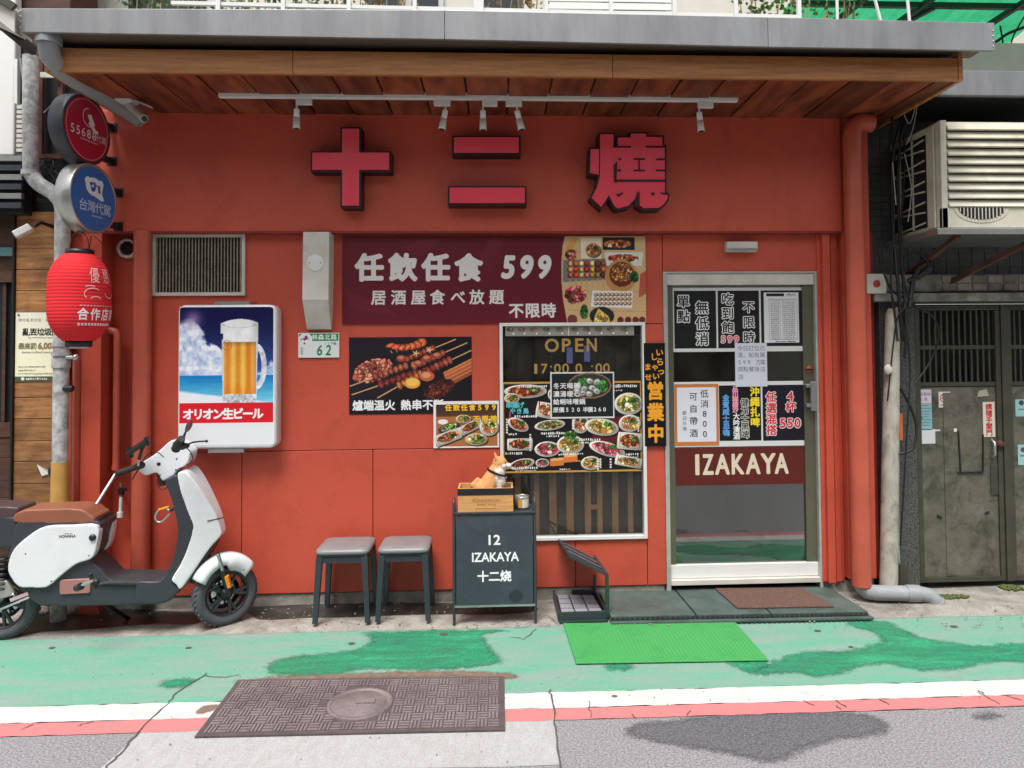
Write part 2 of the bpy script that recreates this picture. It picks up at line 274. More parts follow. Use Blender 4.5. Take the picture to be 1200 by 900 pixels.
MT=dict(
 wall=mat('red_paint',RED,.5,var=.35,vscale=1.3,var2=lin((176,70,52)),bump=.25,bscale=45,grime=lin((134,52,40)),gscale=3,gamt=.32,gstretch=(1.2,1,.9),speck=.05,sscale=60),
 redpipe=mat('red_pipe_paint',lin((196,92,70)),.38,var=.3,vscale=4,bump=.12,bscale=30),
 reddark=mat('dark_red_paint',lin((140,42,30)),.55,var=.3,vscale=3),
 concrete=mat('old_concrete',lin((156,150,142)),.9,speck=.22,sscale=90,var=.7,vscale=9,var2=lin((120,114,104)),bump=.8,bscale=50,grime=lin((70,68,60)),gscale=2.5,gamt=.7),
 slab=mat('broomed_concrete',lin((166,166,166)),.9,var=.5,vscale=30,var2=lin((150,148,146)),bump=.7,bscale=120,speck=.16,sscale=110,stretch=(1,.3,1),grime=lin((148,146,142)),gscale=3,gamt=.5),
 asphalt=mat('asphalt',lin((140,138,140)),.85,var=.6,vscale=120,var2=lin((110,108,112)),bump=1,bscale=150,speck=.6,sscale=100,grime=lin((136,134,138)),gscale=1.2,gamt=.7,detail=2),
 wetasphalt=mat('damp_asphalt',lin((104,102,106)),.7,var=.8,vscale=120,var2=lin((72,71,75)),bump=1,bscale=150,speck=.65,sscale=100,detail=2),
 green=mat('green_road_paint',lin((98,158,134)),.8,var=.9,vscale=5,var2=lin((134,148,141)),bump=.8,bscale=130,stretch=(.45,2.4,1),detail=9,grime=lin((80,160,124)),gscale=2.2,gamt=.7,gstretch=(.6,1.5,1),speck=.13),
 wetgreen=mat('damp_green_paint',lin((30,142,98)),.5,speck=.38,sscale=85,var=1,vscale=9,stretch=(.5,3,1),detail=8,var2=lin((52,112,88)),bump=.8,bscale=130,grime=lin((60,176,126)),gscale=4,gamt=.7,gstretch=(.5,2.5,1)),
 white_line=mat('worn_white_road_paint',lin((196,195,193)),.8,speck=.14,var=.5,vscale=12,var2=lin((196,190,180)),bump=.5,bscale=110,grime=lin((160,152,142)),gscale=5,gamt=.5),
 red_line=mat('worn_red_road_paint',lin((196,116,116)),.8,speck=.14,var=.5,vscale=15,var2=lin((192,112,112)),bump=.5,bscale=110,grime=lin((178,120,114)),gscale=6,gamt=.6),
 crack=mat('crack_dirt',lin((82,79,75)),.95),
 wet_shade=mat('wet_shaded_pavement',lin((40,38,35)),.3,var=.8,vscale=9,var2=lin((64,61,56)),bump=.5,bscale=40,grime=lin((96,92,86)),gscale=8,gamt=.4),
 castiron=mat('cast_iron',lin((132,120,120)),.7,.2,speck=.2,sscale=90,var=.7,vscale=5,var2=lin((100,90,90)),bump=.4,bscale=90),
 steel=mat('galvanized_steel',lin((150,151,152)),.42,.4,var=.7,vscale=5,var2=lin((120,121,124)),bump=.15,bscale=12,stretch=(1,1,.25),grime=lin((110,108,104)),gscale=3,gamt=.45,gstretch=(4,1,.4)),
 alum=mat('aluminium',lin((190,190,186)),.3,.8,var=.2,vscale=20),
 greypipe=mat('grey_pvc',lin((150,152,154)),.45,var=.5,vscale=7,var2=lin((124,126,128)),bump=.1),
 trim=mat('varnished_trim_wood',lin((190,128,72)),.45,var=.8,vscale=4,var2=lin((152,94,48)),stretch=(1,6,14),bump=.15,bscale=20,objvar=.12),
 plank=mat('soffit_wood',lin((142,72,42)),.5,var=1,vscale=5,var2=lin((84,34,22)),stretch=(2.2,.5,2.2),bump=.15,bscale=20,objvar=.38),
 cladding=mat('wall_plank_wood',lin((178,128,78)),.6,var=.9,vscale=4,var2=lin((128,82,44)),stretch=(1,5,9),bump=.3,bscale=30,objvar=.22,grime=lin((84,52,30)),gscale=4,gamt=.6),
 darkwood=mat('dark_wood',lin((88,54,38)),.6,var=.8,vscale=5,var2=lin((50,30,22)),stretch=(1,5,9),objvar=.25),
 white=mat('white_paint',lin((226,226,222)),.4,var=.15,vscale=5,var2=lin((196,196,190))),
 gloss=mat('glossy_white_plastic',lin((224,226,229)),.2,coat=.5,var=.12,vscale=3,grime=lin((170,166,158)),gscale=9,gamt=.22,speck=.02),
 offwhite=mat('aged_white_paint',lin((212,208,198)),.5,var=.4,vscale=6,var2=lin((180,176,164)),grime=lin((150,140,124)),gscale=4,gamt=.4),
 black=mat('black_plastic',lin((30,31,34)),.4),
 satin=mat('satin_black_plastic',lin((52,56,62)),.42,bump=.1,bscale=200),
 rubber=mat('rubber',lin((42,43,46)),.75,var=.3,vscale=20,var2=lin((66,66,68)),bump=.3,bscale=120),
 tyre=mat('tyre_rubber',lin((70,72,78)),.7,var=.4,vscale=20,var2=lin((96,96,98)),bump=.3,bscale=90),
 chrome=mat('chrome',lin((205,205,208)),.15,1),
 leather=mat('brown_leatherette',lin((140,86,64)),.45,var=.3,vscale=5,var2=lin((118,70,52)),bump=.15,bscale=160),
 darkleather=mat('dark_brown_leatherette',lin((74,58,58)),.45,bump=.1,bscale=160),
 amber=mat('amber_reflector',lin((236,140,20)),.2),
 pinkbrown=mat('dull_copper_plate',lin((160,112,104)),.5),
 letter=mat('sign_letter_face',lin((238,72,90)),.3,var=.2,vscale=3,var2=lin((216,54,72))),
 letterblk=mat('sign_letter_shell',lin((30,12,16)),.5),
 print=mat('printed_ink',(1,1,1),.45,attr=True,spec=.3),
 vinyl=mat('vinyl_print',(1,1,1),.35,attr=True,spec=.4,bump=.8,bscale=5),
 paper=mat('paper_print',(1,1,1),.7,attr=True,spec=.2),
 gold=mat('gold_vinyl_lettering',lin((176,138,78)),.4),
 lantern=mat('red_lantern_cloth',lin((222,50,56)),.8,spec=.2,var=.2,vscale=6,var2=lin((204,28,38))),
 stoolm=mat('slate_grey_metal',lin((60,68,74)),.4,.3,var=.3,vscale=9,var2=lin((44,50,55))),
 stoolpad=mat('grey_vinyl_pad',lin((128,127,128)),.4,var=.4,vscale=9,var2=lin((106,105,106)),bump=.2,bscale=70),
 board=mat('chalkboard',lin((56,65,72)),.6,var=.5,vscale=7,var2=lin((48,57,64)),grime=lin((76,86,92)),gscale=6,gamt=.5),
 pine=mat('pine_box_wood',lin((208,158,100)),.6,var=.7,vscale=5,var2=lin((180,126,72)),stretch=(1,3,14)),
 castdark=mat('cast_iron_ground',lin((92,80,80)),.8,.1,var=.6,vscale=14,var2=lin((70,62,62)),speck=.2,sscale=90), matgreen=mat('bright_green_mat',lin((66,150,80)),.7,var=.4,vscale=14,var2=lin((54,150,74)),bump=.4,bscale=90,grime=lin((52,134,78)),gscale=7,gamt=.7,speck=.1,sscale=120),
 deck=mat('dark_green_rubber_tile',lin((76,92,86)),.6,var=.8,vscale=5,var2=lin((54,66,62)),bump=.5,bscale=120,grime=lin((98,112,104)),gscale=4,gamt=.6),
 coir=mat('brown_coir',lin((112,82,70)),.95,var=.9,vscale=130,var2=lin((70,48,42)),bump=1,bscale=140),
 tile=mat('small_dark_wall_tile',lin((84,86,84)),.35,var=.5,vscale=3,var2=lin((56,58,56)),objvar=.2,grime=lin((40,40,38)),gscale=3,gamt=.6),
 dirty=mat('grimy_lintel',lin((150,148,138)),.8,var=.8,vscale=10,var2=lin((80,78,70)),bump=.5,bscale=30,grime=lin((54,52,46)),gscale=6,gamt=.8),
 gate=mat('weathered_steel_gate',lin((110,105,94)),.6,.1,var=.9,vscale=9,var2=lin((86,84,70)),bump=.5,bscale=22,speck=.12,sscale=40,grime=lin((44,42,32)),gscale=5.5,gamt=1.0),
 ventslat=mat('tarnished_slat',lin((160,150,124)),.5,.2,var=.6,vscale=20), gateframe=mat('olive_steel_frame',lin((76,74,62)),.5,.2,var=.7,vscale=9,var2=lin((60,58,50))),
 pebble=mat('pebbledash',lin((98,98,94)),.9,var=1,vscale=110,var2=lin((48,48,46)),bump=1,bscale=110,detail=2),
 peel=mat('peeling_white_pole_paint',lin((184,178,166)),.7,var=.5,vscale=9,var2=lin((140,134,122)),bump=.4,bscale=30,grime=lin((76,70,60)),gscale=11,gamt=.75,gstretch=(1,1,.5)),
 ac=mat('air_conditioner_cream',lin((206,202,184)),.4,var=.5,vscale=5,var2=lin((174,168,148)),grime=lin((140,132,112)),gscale=5,gamt=.4),
 cable=mat('black_cable',lin((24,24,25)),.5),
 rust=mat('rusty_steel',lin((96,56,42)),.8,var=.8,vscale=12,var2=lin((58,36,30)),bump=.4),
 interior=mat('dark_interior',lin((52,40,32)),.8,var=.5,vscale=3,stretch=(6,1,.5)),
 intwood=mat('interior_wood_slat',lin((168,120,82)),.6,var=.5,vscale=5,stretch=(8,1,1)),
 leaf=mat('leaf',lin((92,132,56)),.6,var=.7,vscale=14,var2=lin((52,88,36)),objvar=.2),
 dryleaf=mat('dry_straw',lin((168,146,108)),.8,var=.5,vscale=14),
 awning=translucent('green_corrugated_sheet',lin((60,168,118)),lin((40,130,90))),
 cream=mat('cream_siding',lin((206,202,190)),.7,var=.3,vscale=5,var2=lin((170,166,156))),
 facade=mat('opposite_facade',lin((150,148,142)),.8,var=.5,vscale=1,var2=lin((120,118,112))),
 darkglass=mat('dark_window_glass',lin((40,46,50)),.08),
 stone=mat('rough_stone',lin((170,160,146)),.95,var=.8,vscale=14,var2=lin((110,100,88)),bump=1,bscale=30),
 moss=mat('moss',lin((92,104,50)),.95,var=.8,vscale=40,var2=lin((60,70,36)),bump=1,bscale=90),
 yellowtape=mat('yellow_tape',lin((192,150,78)),.5,var=.3,vscale=14),
 fur=mat('painted_fur',(1,1,1),.8,attr=True,bump=.5,bscale=160,spec=.2),
 greenframe=mat('dark_green_steel',lin((34,62,50)),.5),
 screen=mat('faint_blue_glow',lin((116,116,170)),.3),
 glass=glass('shop_glass',(.75,.78,.74),1.0), dirtstain=mat('brown_dirt',lin((128,104,90)),.9,var=.6,vscale=20,speck=.2), winglass=glass('window_glass',(.85,.86,.84),.22),
)
b=MT['screen'].node_tree.nodes['Principled BSDF']; b.inputs['Emission Color'].default_value=(.3,.3,.8,1); b.inputs['Emission Strength'].default_value=.12
# ------------------------------------------------------------------ flat print: coloured shapes and lettering laid on a sheet
_gc={}
def glyph(s, off=0.0, shear=0.0):
    k=(s,off,shear)
    if k not in _gc:
        c=bpy.data.curves.new('t','FONT'); c.body=s; c.offset=off; c.shear=shear; c.fill_mode='FRONT'; c.resolution_u=3
        o=bpy.data.objects.new('t',c); me=bpy.data.meshes.new_from_object(o)
        v=[(p.co.x,p.co.y) for p in me.vertices]; f=[tuple(p.vertices) for p in me.polygons]
        bpy.data.objects.remove(o); bpy.data.curves.remove(c); bpy.data.meshes.remove(me); _gc[k]=(v,f)
    return _gc[k]
class Print:
    """canvas in the photo's pixel units over the rectangle px0..px1, py0..py1; maps to a plane of the place"""
    def __init__(s, px0, py0, px1, py1, Y=None, X=None, mapf=None, step=.00003):
        s.m=M(); s.b=(px0,py0,px1,py1); s.k=0; s.step=step; s.Y=Y
        if X: s.X=X
        elif Y is not None: s.X=XR(px0,py0,px1,py1,Y)
        if mapf: s.map=mapf
    def map(s,u,v,k):        # u,v in 0..1 from top-left
        x0,x1,z0,z1=s.X; return (x0+(x1-x0)*u, s.Y-s.step*(k+1), z1+(z0-z1)*v)
    def q(s,x,y):
        a,b,c,d=s.b; return s.map((x-a)/(c-a),(y-b)/(d-b),s.k)
    def poly(s,pts,c,cs=None,clip=False):
        a,b,e,d=s.b
        if clip: pts=[(min(max(x,a),e),min(max(y,b),d)) for x,y in pts]
        vs=[s.q(*p) for p in pts]; n=len(vs)
        s.m.add(vs[::-1] if True else vs,[tuple(range(n))],False,([lin(x) for x in cs[::-1]] if cs else lin(c))); s.k+=1; return s
    def rect(s,x0,y0,x1,y1,c,c2=None):
        return s.poly([(x0,y0),(x1,y0),(x1,y1),(x0,y1)],c,cs=[c,c,c2,c2] if c2 else None)
    def ell(s,cx,cy,rx,ry,c,a=0,n=14,clip=True):
        ca,sa=math.cos(a),math.sin(a)
        return s.poly([(cx+rx*math.cos(t)*ca-ry*math.sin(t)*sa,cy+rx*math.cos(t)*sa+ry*math.sin(t)*ca) for t in [2*math.pi*i/n for i in range(n)]],c,clip=clip)
    def line(s,x0,y0,x1,y1,w,c):
        dx,dy=x1-x0,y1-y0; l=math.hypot(dx,dy) or 1; nx,ny=-dy/l*w/2,dx/l*w/2
        return s.poly([(x0+nx,y0+ny),(x1+nx,y1+ny),(x1-nx,y1-ny),(x0-nx,y0-ny)],c)
    def stroke(s,pts,w,c):
        for a,b in zip(pts,pts[1:]): s.line(*a,*b,w,c)
        return s
    def put(s,vf,fx,fy,c,r=0.0):
        v,f=vf
        if not v: return s
        n=0 if r<=0 else 4 if r<.35 else 8; sh=[(0,0)]+[(r*math.cos(i*6.2832/n+.4),r*math.sin(i*6.2832/n+.4)) for i in range(n)]
        for dx,dy in sh:
            s.m.add([s.q(fx(p[0])+dx,fy(p[1])+dy) for p in v],f,False,lin(c)); s.k+=.2
        return s
    def text(s,t,x0,y0,x1,y1,c,off=0.0,shear=0.0):     # fitted to the box
        v=glyph(t,0.0,shear); r=off*(y1-y0)
        xs=[p[0] for p in v[0]]; ys=[p[1] for p in v[0]]; a,b,e,d=min(xs),max(xs),min(ys),max(ys); x0+=r; x1-=r; y0+=r; y1-=r
        return s.put(v,lambda x:x0+(x-a)/(b-a)*(x1-x0),lambda y:y1-(y-e)/(d-e)*(y1-y0),c,r)
    def ch(s,t,cx,cy,size,c,off=0.0,wx=1.0,shear=0.0,out=None,oo=.06):         # one CJK character in an em cell
        if out: s.ch(t,cx,cy,size,out,off+oo,wx,shear)
        v=glyph(t,0.0,shear); lat=ord(t)<128
        if lat: xs=[p[0] for p in v[0]]; mx=(min(xs)+max(xs))/2; my=.34
        else: mx,my=.5,.38
        return s.put(v,lambda x:cx+(x-mx)*size*wx,lambda y:cy-(y-my)*size,c,off*size)
    def row(s,t,x0,x1,cy,size,c,**k):
        n=len(t)
        for i,g in enumerate(t):
            if g!=' ': s.ch(g,x0+(x1-x0)*(i+.5)/n,cy,size,c,**k)
        return s
    def col(s,t,cx,y0,y1,size,c,**k):
        n=len(t)
        for i,g in enumerate(t): s.ch(g,cx,y0+(y1-y0)*(i+.5)/n,size,c,**k)
        return s
    def blobs(s,cx,cy,rx,ry,pal,n,rnd,size=.3,a=0):
        ca,sa=math.cos(a),math.sin(a); r0=min(rx,ry)
        for i in range(n):
            t=rnd.uniform(0,6.283); q=math.sqrt(rnd.random())*.85
            u,v=rx*q*math.cos(t),ry*q*math.sin(t); x,y=cx+u*ca-v*sa,cy+u*sa+v*ca
            c=rnd.choice(pal); f=rnd.uniform(.72,1.2); c=tuple(min(255,max(0,z*f)) for z in c)
            k=rnd.randint(5,7); rr=r0*size*rnd.uniform(.5,1.2); e=rnd.uniform(.5,1); ph=rnd.uniform(0,3)
            pts=[]
            for j in range(k):
                w=2*math.pi*j/k; m_=rnd.uniform(.75,1.15); p,q2=rr*m_*math.cos(w),rr*m_*e*math.sin(w)
                pts.append((x+p*math.cos(ph)-q2*math.sin(ph),y+p*math.sin(ph)+q2*math.cos(ph)))
            s.poly(pts,c,clip=True)
        return s
    def dish(s,cx,cy,rx,ry,pal,rnd,plate=(206,200,188),a=0,square=False,n=26,garn=True,size=.3):
        sh=(20,14,12)
        if square:
            ca,sa=math.cos(a),math.sin(a)
            def rc(k,c): s.poly([(cx+u*rx*k*ca-v*ry*k*sa,cy+u*rx*k*sa+v*ry*k*ca) for u,v in ((-1,-.85),(-.9,-1),(.9,-1),(1,-.85),(1,.85),(.9,1),(-.9,1),(-1,.85))],c,clip=True)
            rc(1,plate); rc(.86,tuple(x*.8 for x in plate)); rc(.76,tuple(x*.7 for x in rnd.choice(pal))); s.blobs(cx,cy,rx*.84,ry*.8,pal,n*2,rnd,size*.9,a)
        else:
            s.ell(cx,cy,rx,ry,plate,a); s.ell(cx,cy,rx*.86,ry*.86,tuple(x*.78 for x in plate),a); s.ell(cx,cy,rx*.78,ry*.76,tuple(x*.75 for x in rnd.choice(pal)),a)
        s.blobs(cx,cy,rx*.84,ry*.84,pal,n*2,rnd,size*.9,a)
        if garn: s.blobs(cx+rx*.45*math.cos(a),cy-ry*.35,rx*.22,ry*.22,[(70,120,50),(40,90,36),(110,160,70)],5,rnd,.5)
        return s
    def skewer(s,x0,y0,x1,y1,pal,rnd,w=7,n=6,st=.25):
        s.line(x0,y0,x1,y1,1.4,(206,160,110))
        for i in range(n):
            t=st+(1-st)*(i+.5)/n; x=x0+(x1-x0)*t; y=y0+(y1-y0)*t; c=rnd.choice(pal); a=math.atan2(y1-y0,x1-x0)
            l=math.hypot(x1-x0,y1-y0)*(1-st)/n*.55
            s.ell(x,y,l,w*.5,tuple(q*.55 for q in c),a,10); s.ell(x-.3,y-.5,l*.85,w*.36,c,a,10); s.ell(x-.6,y-1,l*.4,w*.13,tuple(min(255,q*1.35+20) for q in c),a,8)
        return s
    def scribble(s,x0,y0,x1,y1,c,rnd,size=3,col=False):   # rows of print too small to read
        n=max(2,int((x1-x0)/size))
        for i in range(n):
            x=x0+(x1-x0)*i/n; y=(y0+y1)/2+rnd.uniform(-.3,.3); h=(y1-y0)*rnd.uniform(.6,1)
            s.rect(x,y-h/2,x+size*rnd.uniform(.45,.8),y+h/2,c)
        return s
    def build(s,name,mt,parent,local=False): return s.m.build(name,mt,parent,local=local)
MEAT=[(168,84,48),(138,62,38),(196,110,60),(112,46,30),(186,130,80)]
SHR=[(226,120,70),(236,160,110),(200,84,50),(244,196,150)]
RAW=[(206,70,84),(226,110,120),(180,46,64),(236,160,160)]
YEL=[(232,196,110),(214,170,84),(240,216,150),(196,150,70)]
VEG=[(110,160,70),(70,120,50),(190,200,120),(226,222,190)]
def sheet(name,label,cat,px0,py0,px1,py1,Y,th=.003,edge=None,group=None,mt='offwhite',bx=None,pic=None):
    """a flat sign: Empty + backing 'panel'; returns (thing, Print)"""
    X=bx or XR(px0,py0,px1,py1,Y); t=thing(name,label,cat,((X[0]+X[1])/2,Y,X[2]),group=group)
    M().box(X[0],X[1],Y,Y+th,X[2],X[3]).build('panel',MT[mt],t)
    return t,(Pic(px0,py0,px1,py1,Y=Y,X=X,res=pic) if pic else Print(px0,py0,px1,py1,Y=Y,X=X))
# ------------------------------------------------------------------ printed pictures: a fine grid of coloured points computed here
import numpy as np
class Pic(Print):
    def __init__(s,*a,res=2.0,base=(20,20,20),seed=1,**k):
        super().__init__(*a,**k); s.res=res; x0,y0,x1,y1=s.b
        s.w=int((x1-x0)*res)+1; s.h=int((y1-y0)*res)+1; s.gx,s.gy=np.meshgrid(np.linspace(x0,x1,s.w),np.linspace(y0,y1,s.h))
        s.im=np.zeros((s.h,s.w,3))+np.array(base); s.rs=np.random.RandomState(seed)
    def win(s,x0,y0,x1,y1):
        a,b,c,d=s.b; fx=(s.w-1)/(c-a); fy=(s.h-1)/(d-b)
        i0=max(0,int((x0-a)*fx)); i1=min(s.w,int((x1-a)*fx)+2); j0=max(0,int((y0-b)*fy)); j1=min(s.h,int((y1-b)*fy)+2); return i0,i1,j0,j1
    def poly(s,pts,c,cs=None,clip=False):
        xs=[p[0] for p in pts]; ys=[p[1] for p in pts]; i0,i1,j0,j1=s.win(min(xs),min(ys),max(xs),max(ys))
        if i0>=i1 or j0>=j1: return s
        X=s.gx[j0:j1,i0:i1]; Y=s.gy[j0:j1,i0:i1]; ins=np.zeros(X.shape,bool); n=len(pts)
        for k in range(n):
            ax,ay=pts[k]; bx,by=pts[(k+1)%n]
            if ay==by: continue
            c_=((ay>Y)!=(by>Y))&(X<(bx-ax)*(Y-ay)/(by-ay)+ax); ins^=c_
        if cs: t=((Y-min(ys))/(max(ys)-min(ys)+1e-6))[...,None]; col=np.array(cs[0])*(1-t)+np.array(cs[2])*t
        else: col=np.array(c)
        s.im[j0:j1,i0:i1]=np.where(ins[...,None],col,s.im[j0:j1,i0:i1]); return s
    def noise(s,X,Y,sc,oct=3,seed=0):
        out=0; amp=1; tot=0
        for o in range(oct):
            r=np.random.RandomState(seed+o*7); g=r.rand(64,64); u=(X/sc)%63; v=(Y/sc)%63; iu=u.astype(int); iv=v.astype(int); fu=u-iu; fv=v-iv; fu=fu*fu*(3-2*fu); fv=fv*fv*(3-2*fv)
            a=g[iv,iu]*(1-fu)+g[iv,(iu+1)%64]*fu; b=g[(iv+1)%64,iu]*(1-fu)+g[(iv+1)%64,(iu+1)%64]*fu
            out=out+amp*(a*(1-fv)+b*fv); tot+=amp; amp*=.55; sc/=2.1
        return out/tot
    def blobs(s,cx,cy,rx,ry,pal,n,rnd,size=.3,a=0):
        """heap of shaded chunks inside an ellipse"""
        R_=max(rx,ry)+1; i0,i1,j0,j1=s.win(cx-R_,cy-R_,cx+R_,cy+R_)
        if i0>=i1 or j0>=j1: return s
        X=s.gx[j0:j1,i0:i1]; Y=s.gy[j0:j1,i0:i1]; ca,sa=math.cos(a),math.sin(a)
        u=((X-cx)*ca+(Y-cy)*sa)/rx; v=(-(X-cx)*sa+(Y-cy)*ca)/ry; e=s.noise(X,Y,3.0,2,rnd.randint(0,999)); inside=(u*u+v*v)<(.72+.5*e)
        n=max(6,min(90,int(n*1.1))); best=np.full(X.shape,1e9); sec=best.copy(); idx=np.zeros(X.shape,int); px=[];cols=[]
        for k in range(n):
            t=rnd.uniform(0,6.283); q=math.sqrt(rnd.random()); w_,z_=rx*q*math.cos(t),ry*q*math.sin(t); x,y=cx+w_*ca-z_*sa,cy+w_*sa+z_*ca
            an=rnd.uniform(0,3.14); st=rnd.uniform(1,2.2); dx=(X-x)*math.cos(an)+(Y-y)*math.sin(an); dy=-(X-x)*math.sin(an)+(Y-y)*math.cos(an)
            d=dx*dx/st+dy*dy*st+rnd.uniform(0,2); cl=d<best; sec=np.where(cl,best,np.minimum(sec,d)); idx=np.where(cl,k,idx); best=np.where(cl,d,best)
            f=rnd.uniform(.7,1.2); cols.append([z*f for z in rnd.choice(pal)])
        col=np.array(cols)[idx]; ed=np.clip((np.sqrt(sec)-np.sqrt(best))/1.3,0,1); sh=.45+.75*ed; hi=np.clip(1-best/1.2,0,1)*(s.noise(X,Y,1.5,1,5)>.55)
        col=col*sh[...,None]+hi[...,None]*60; col=col*(.86+.28*s.noise(X,Y,1.1,2,9))[...,None]
        W=s.im[j0:j1,i0:i1]; s.im[j0:j1,i0:i1]=np.where(inside[...,None],col,W); return s
    def dish(s,cx,cy,rx,ry,pal,rnd,plate=(222,216,206),a=0,square=False,n=26,garn=True,size=.3):
        R_=max(rx,ry)+3; i0,i1,j0,j1=s.win(cx-R_,cy-R_,cx+R_,cy+R_)
        if i0>=i1 or j0>=j1: return s
        X=s.gx[j0:j1,i0:i1]; Y=s.gy[j0:j1,i0:i1]; ca,sa=math.cos(a),math.sin(a)
        def rr(X,Y):
            u=((X-cx)*ca+(Y-cy)*sa)/rx; v=(-(X-cx)*sa+(Y-cy)*ca)/ry
            return np.maximum(abs(u),abs(v))*.9+.1*np.sqrt(u*u+v*v) if square else np.sqrt(u*u+v*v)
        d=rr(X,Y); ds=rr(X-1.2,Y-1.4); W=s.im[j0:j1,i0:i1]
        W=np.where((ds<1.04)[...,None],W*.4,W)
        lit_=np.clip(.92-.14*((X-cx)/rx+(Y-cy)/ry),.65,1.1)
        W=np.where((d<1)[...,None],np.array(plate)*lit_[...,None],W); W=np.where(((d<.84)&(d>.78))[...,None],W*.72,W); s.im[j0:j1,i0:i1]=W
        s.blobs(cx,cy-ry*.05,rx*.80,ry*.80,pal,n,rnd,size,a)
        if garn: s.blobs(cx+rx*.35*math.cos(a),cy-ry*.3,rx*.2+1,ry*.2+1,[(70,120,50),(40,90,36),(110,160,70)],6,rnd,.5)
        return s
    def skewer(s,x0,y0,x1,y1,pal,rnd,w=7,n=6,st=.25):
        s.line(x0,y0,x1,y1,1.3,(206,160,110)); a=math.atan2(y1-y0,x1-x0); L_=math.hypot(x1-x0,y1-y0)
        for i in range(n):
            t=st+(1-st)*(i+.5)/n; l=L_*(1-st)/n*.58; s.chunk(x0+(x1-x0)*t,y0+(y1-y0)*t,l,w*.5*rnd.uniform(.85,1.15),rnd.choice(pal),a,rnd.randint(0,999))
        return s
    def chunk(s,x,y,rx,ry,c,a=0,seed=1):
        R_=max(rx,ry)+1; i0,i1,j0,j1=s.win(x-R_,y-R_,x+R_,y+R_)
        if i0>=i1 or j0>=j1: return s
        X=s.gx[j0:j1,i0:i1]; Y=s.gy[j0:j1,i0:i1]; ca,sa=math.cos(a),math.sin(a)
        u=((X-x)*ca+(Y-y)*sa)/rx; v=(-(X-x)*sa+(Y-y)*ca)/ry; nn=s.noise(X+seed*3,Y,2.2,3,seed); d=u*u+v*v+.5*(nn-.5)
        sh=np.clip(1.15-.75*d-.25*v*sa-.35*(Y-y)/R_,.25,1.5)*(.55+.9*nn); col=np.array(c)*sh[...,None]+(np.clip(nn-.62,0,1)*np.clip(1-d,0,1))[...,None]*260
        W=s.im[j0:j1,i0:i1]; s.im[j0:j1,i0:i1]=np.where((d<1)[...,None],col,W); return s
    def paint(s,f): s.im=f(s.gx,s.gy,s.im); return s
    def grain(s,amt=.06): s.im=s.im*(1+amt*(s.rs.rand(s.h,s.w,1)-.5)*2); return s
    def build(s,name,mt,parent,local=False):
        if s.m.v: s.m.build('lettering',mt,parent,local=local)
        me=bpy.data.meshes.new(name); a,b,c,d=s.b; inv=mw(parent).inverted() if not local else Matrix()
        o3=inv@Vector(s.map(0,0,-.6)); ux=inv@Vector(s.map(1,0,-.6))-o3; vx=inv@Vector(s.map(0,1,-.6))-o3
        uu,vv=np.meshgrid(np.linspace(0,1,s.w),np.linspace(0,1,s.h)); co=np.array(o3)+uu.reshape(-1,1)*np.array(ux)+vv.reshape(-1,1)*np.array(vx)
        idx=np.arange(s.w*s.h).reshape(s.h,s.w); q=np.stack([idx[1:,:-1],idx[1:,1:],idx[:-1,1:],idx[:-1,:-1]],-1).reshape(-1,4)
        me.vertices.add(len(co)); me.vertices.foreach_set('co',co.ravel().astype(np.float32)); me.loops.add(q.size); me.loops.foreach_set('vertex_index',q.ravel().astype(np.int32))
        me.polygons.add(len(q)); me.polygons.foreach_set('loop_start',np.arange(0,q.size,4,dtype=np.int32)); me.update(calc_edges=True)
        x=np.clip(s.im,0,255).reshape(-1,3)/255; l_=np.where(x<=.04045,x/12.92,((x+.055)/1.055)**2.4); buf=np.ones((len(l_),4),np.float32); buf[:,:3]=l_
        at=me.color_attributes.new('Col','FLOAT_COLOR','POINT'); at.data.foreach_set('color',buf.ravel()); me.materials.append(mt)
        o=bpy.data.objects.new(name,me); COL.objects.link(o); o.parent=parent; return o
from mathutils import noise
# ================================================================== THE GROUND
rnd=random.Random(7)
def gsheet(name, pts, z, mt, wob=0, k=1):
    """flat sheet with thickness-free top at height z; pts are ground (x,y)"""
    n=len(pts); m=M(); vs=[(x,y,z) for x,y in pts]
    A=sum(pts[i][0]*pts[(i+1)%n][1]-pts[(i+1)%n][0]*pts[i][1] for i in range(n))
    f=tuple(range(n)) if A>0 else tuple(range(n))[::-1]
    m.add(vs,[f]); return struct(name,m,MT[mt])
def g2(px,py): v=G(px,py); return (v.x,v.y)
def ext(a,b,x):  # extend the line through ground points a,b to abscissa x
    t=(x-a[0])/(b[0]-a[0]); return (x,a[1]+(b[1]-a[1])*t)
gA,gB=g2(0,748),g2(1200,719)          # green paint, wall side
wA,wB=g2(0,830),g2(1200,797.5)        # green / white
rA,rB=g2(0,849),g2(1200,815)          # white / red
aA,aB=g2(0,864),g2(1200,828)          # red / asphalt
XL,XRR=-18,18
struct('ground',M().add([(-60,-60,-.012),(60,-60,-.012),(60,60,-.012),(-60,60,-.012)],[(0,1,2,3)]),MT['concrete'])
gsheet('road',[ext(aA,aB,XL),(XL,-8.2),(XRR,-8.2),ext(aA,aB,XRR)],0,'asphalt')
def wobble(a,b,x0,x1,amp,n,seed):
    r=random.Random(seed); out=[]
    for i in range(n+1):
        x=x0+(x1-x0)*i/n; p=ext(a,b,x); out.append((p[0],p[1]+r.uniform(-amp,amp)))
    return out
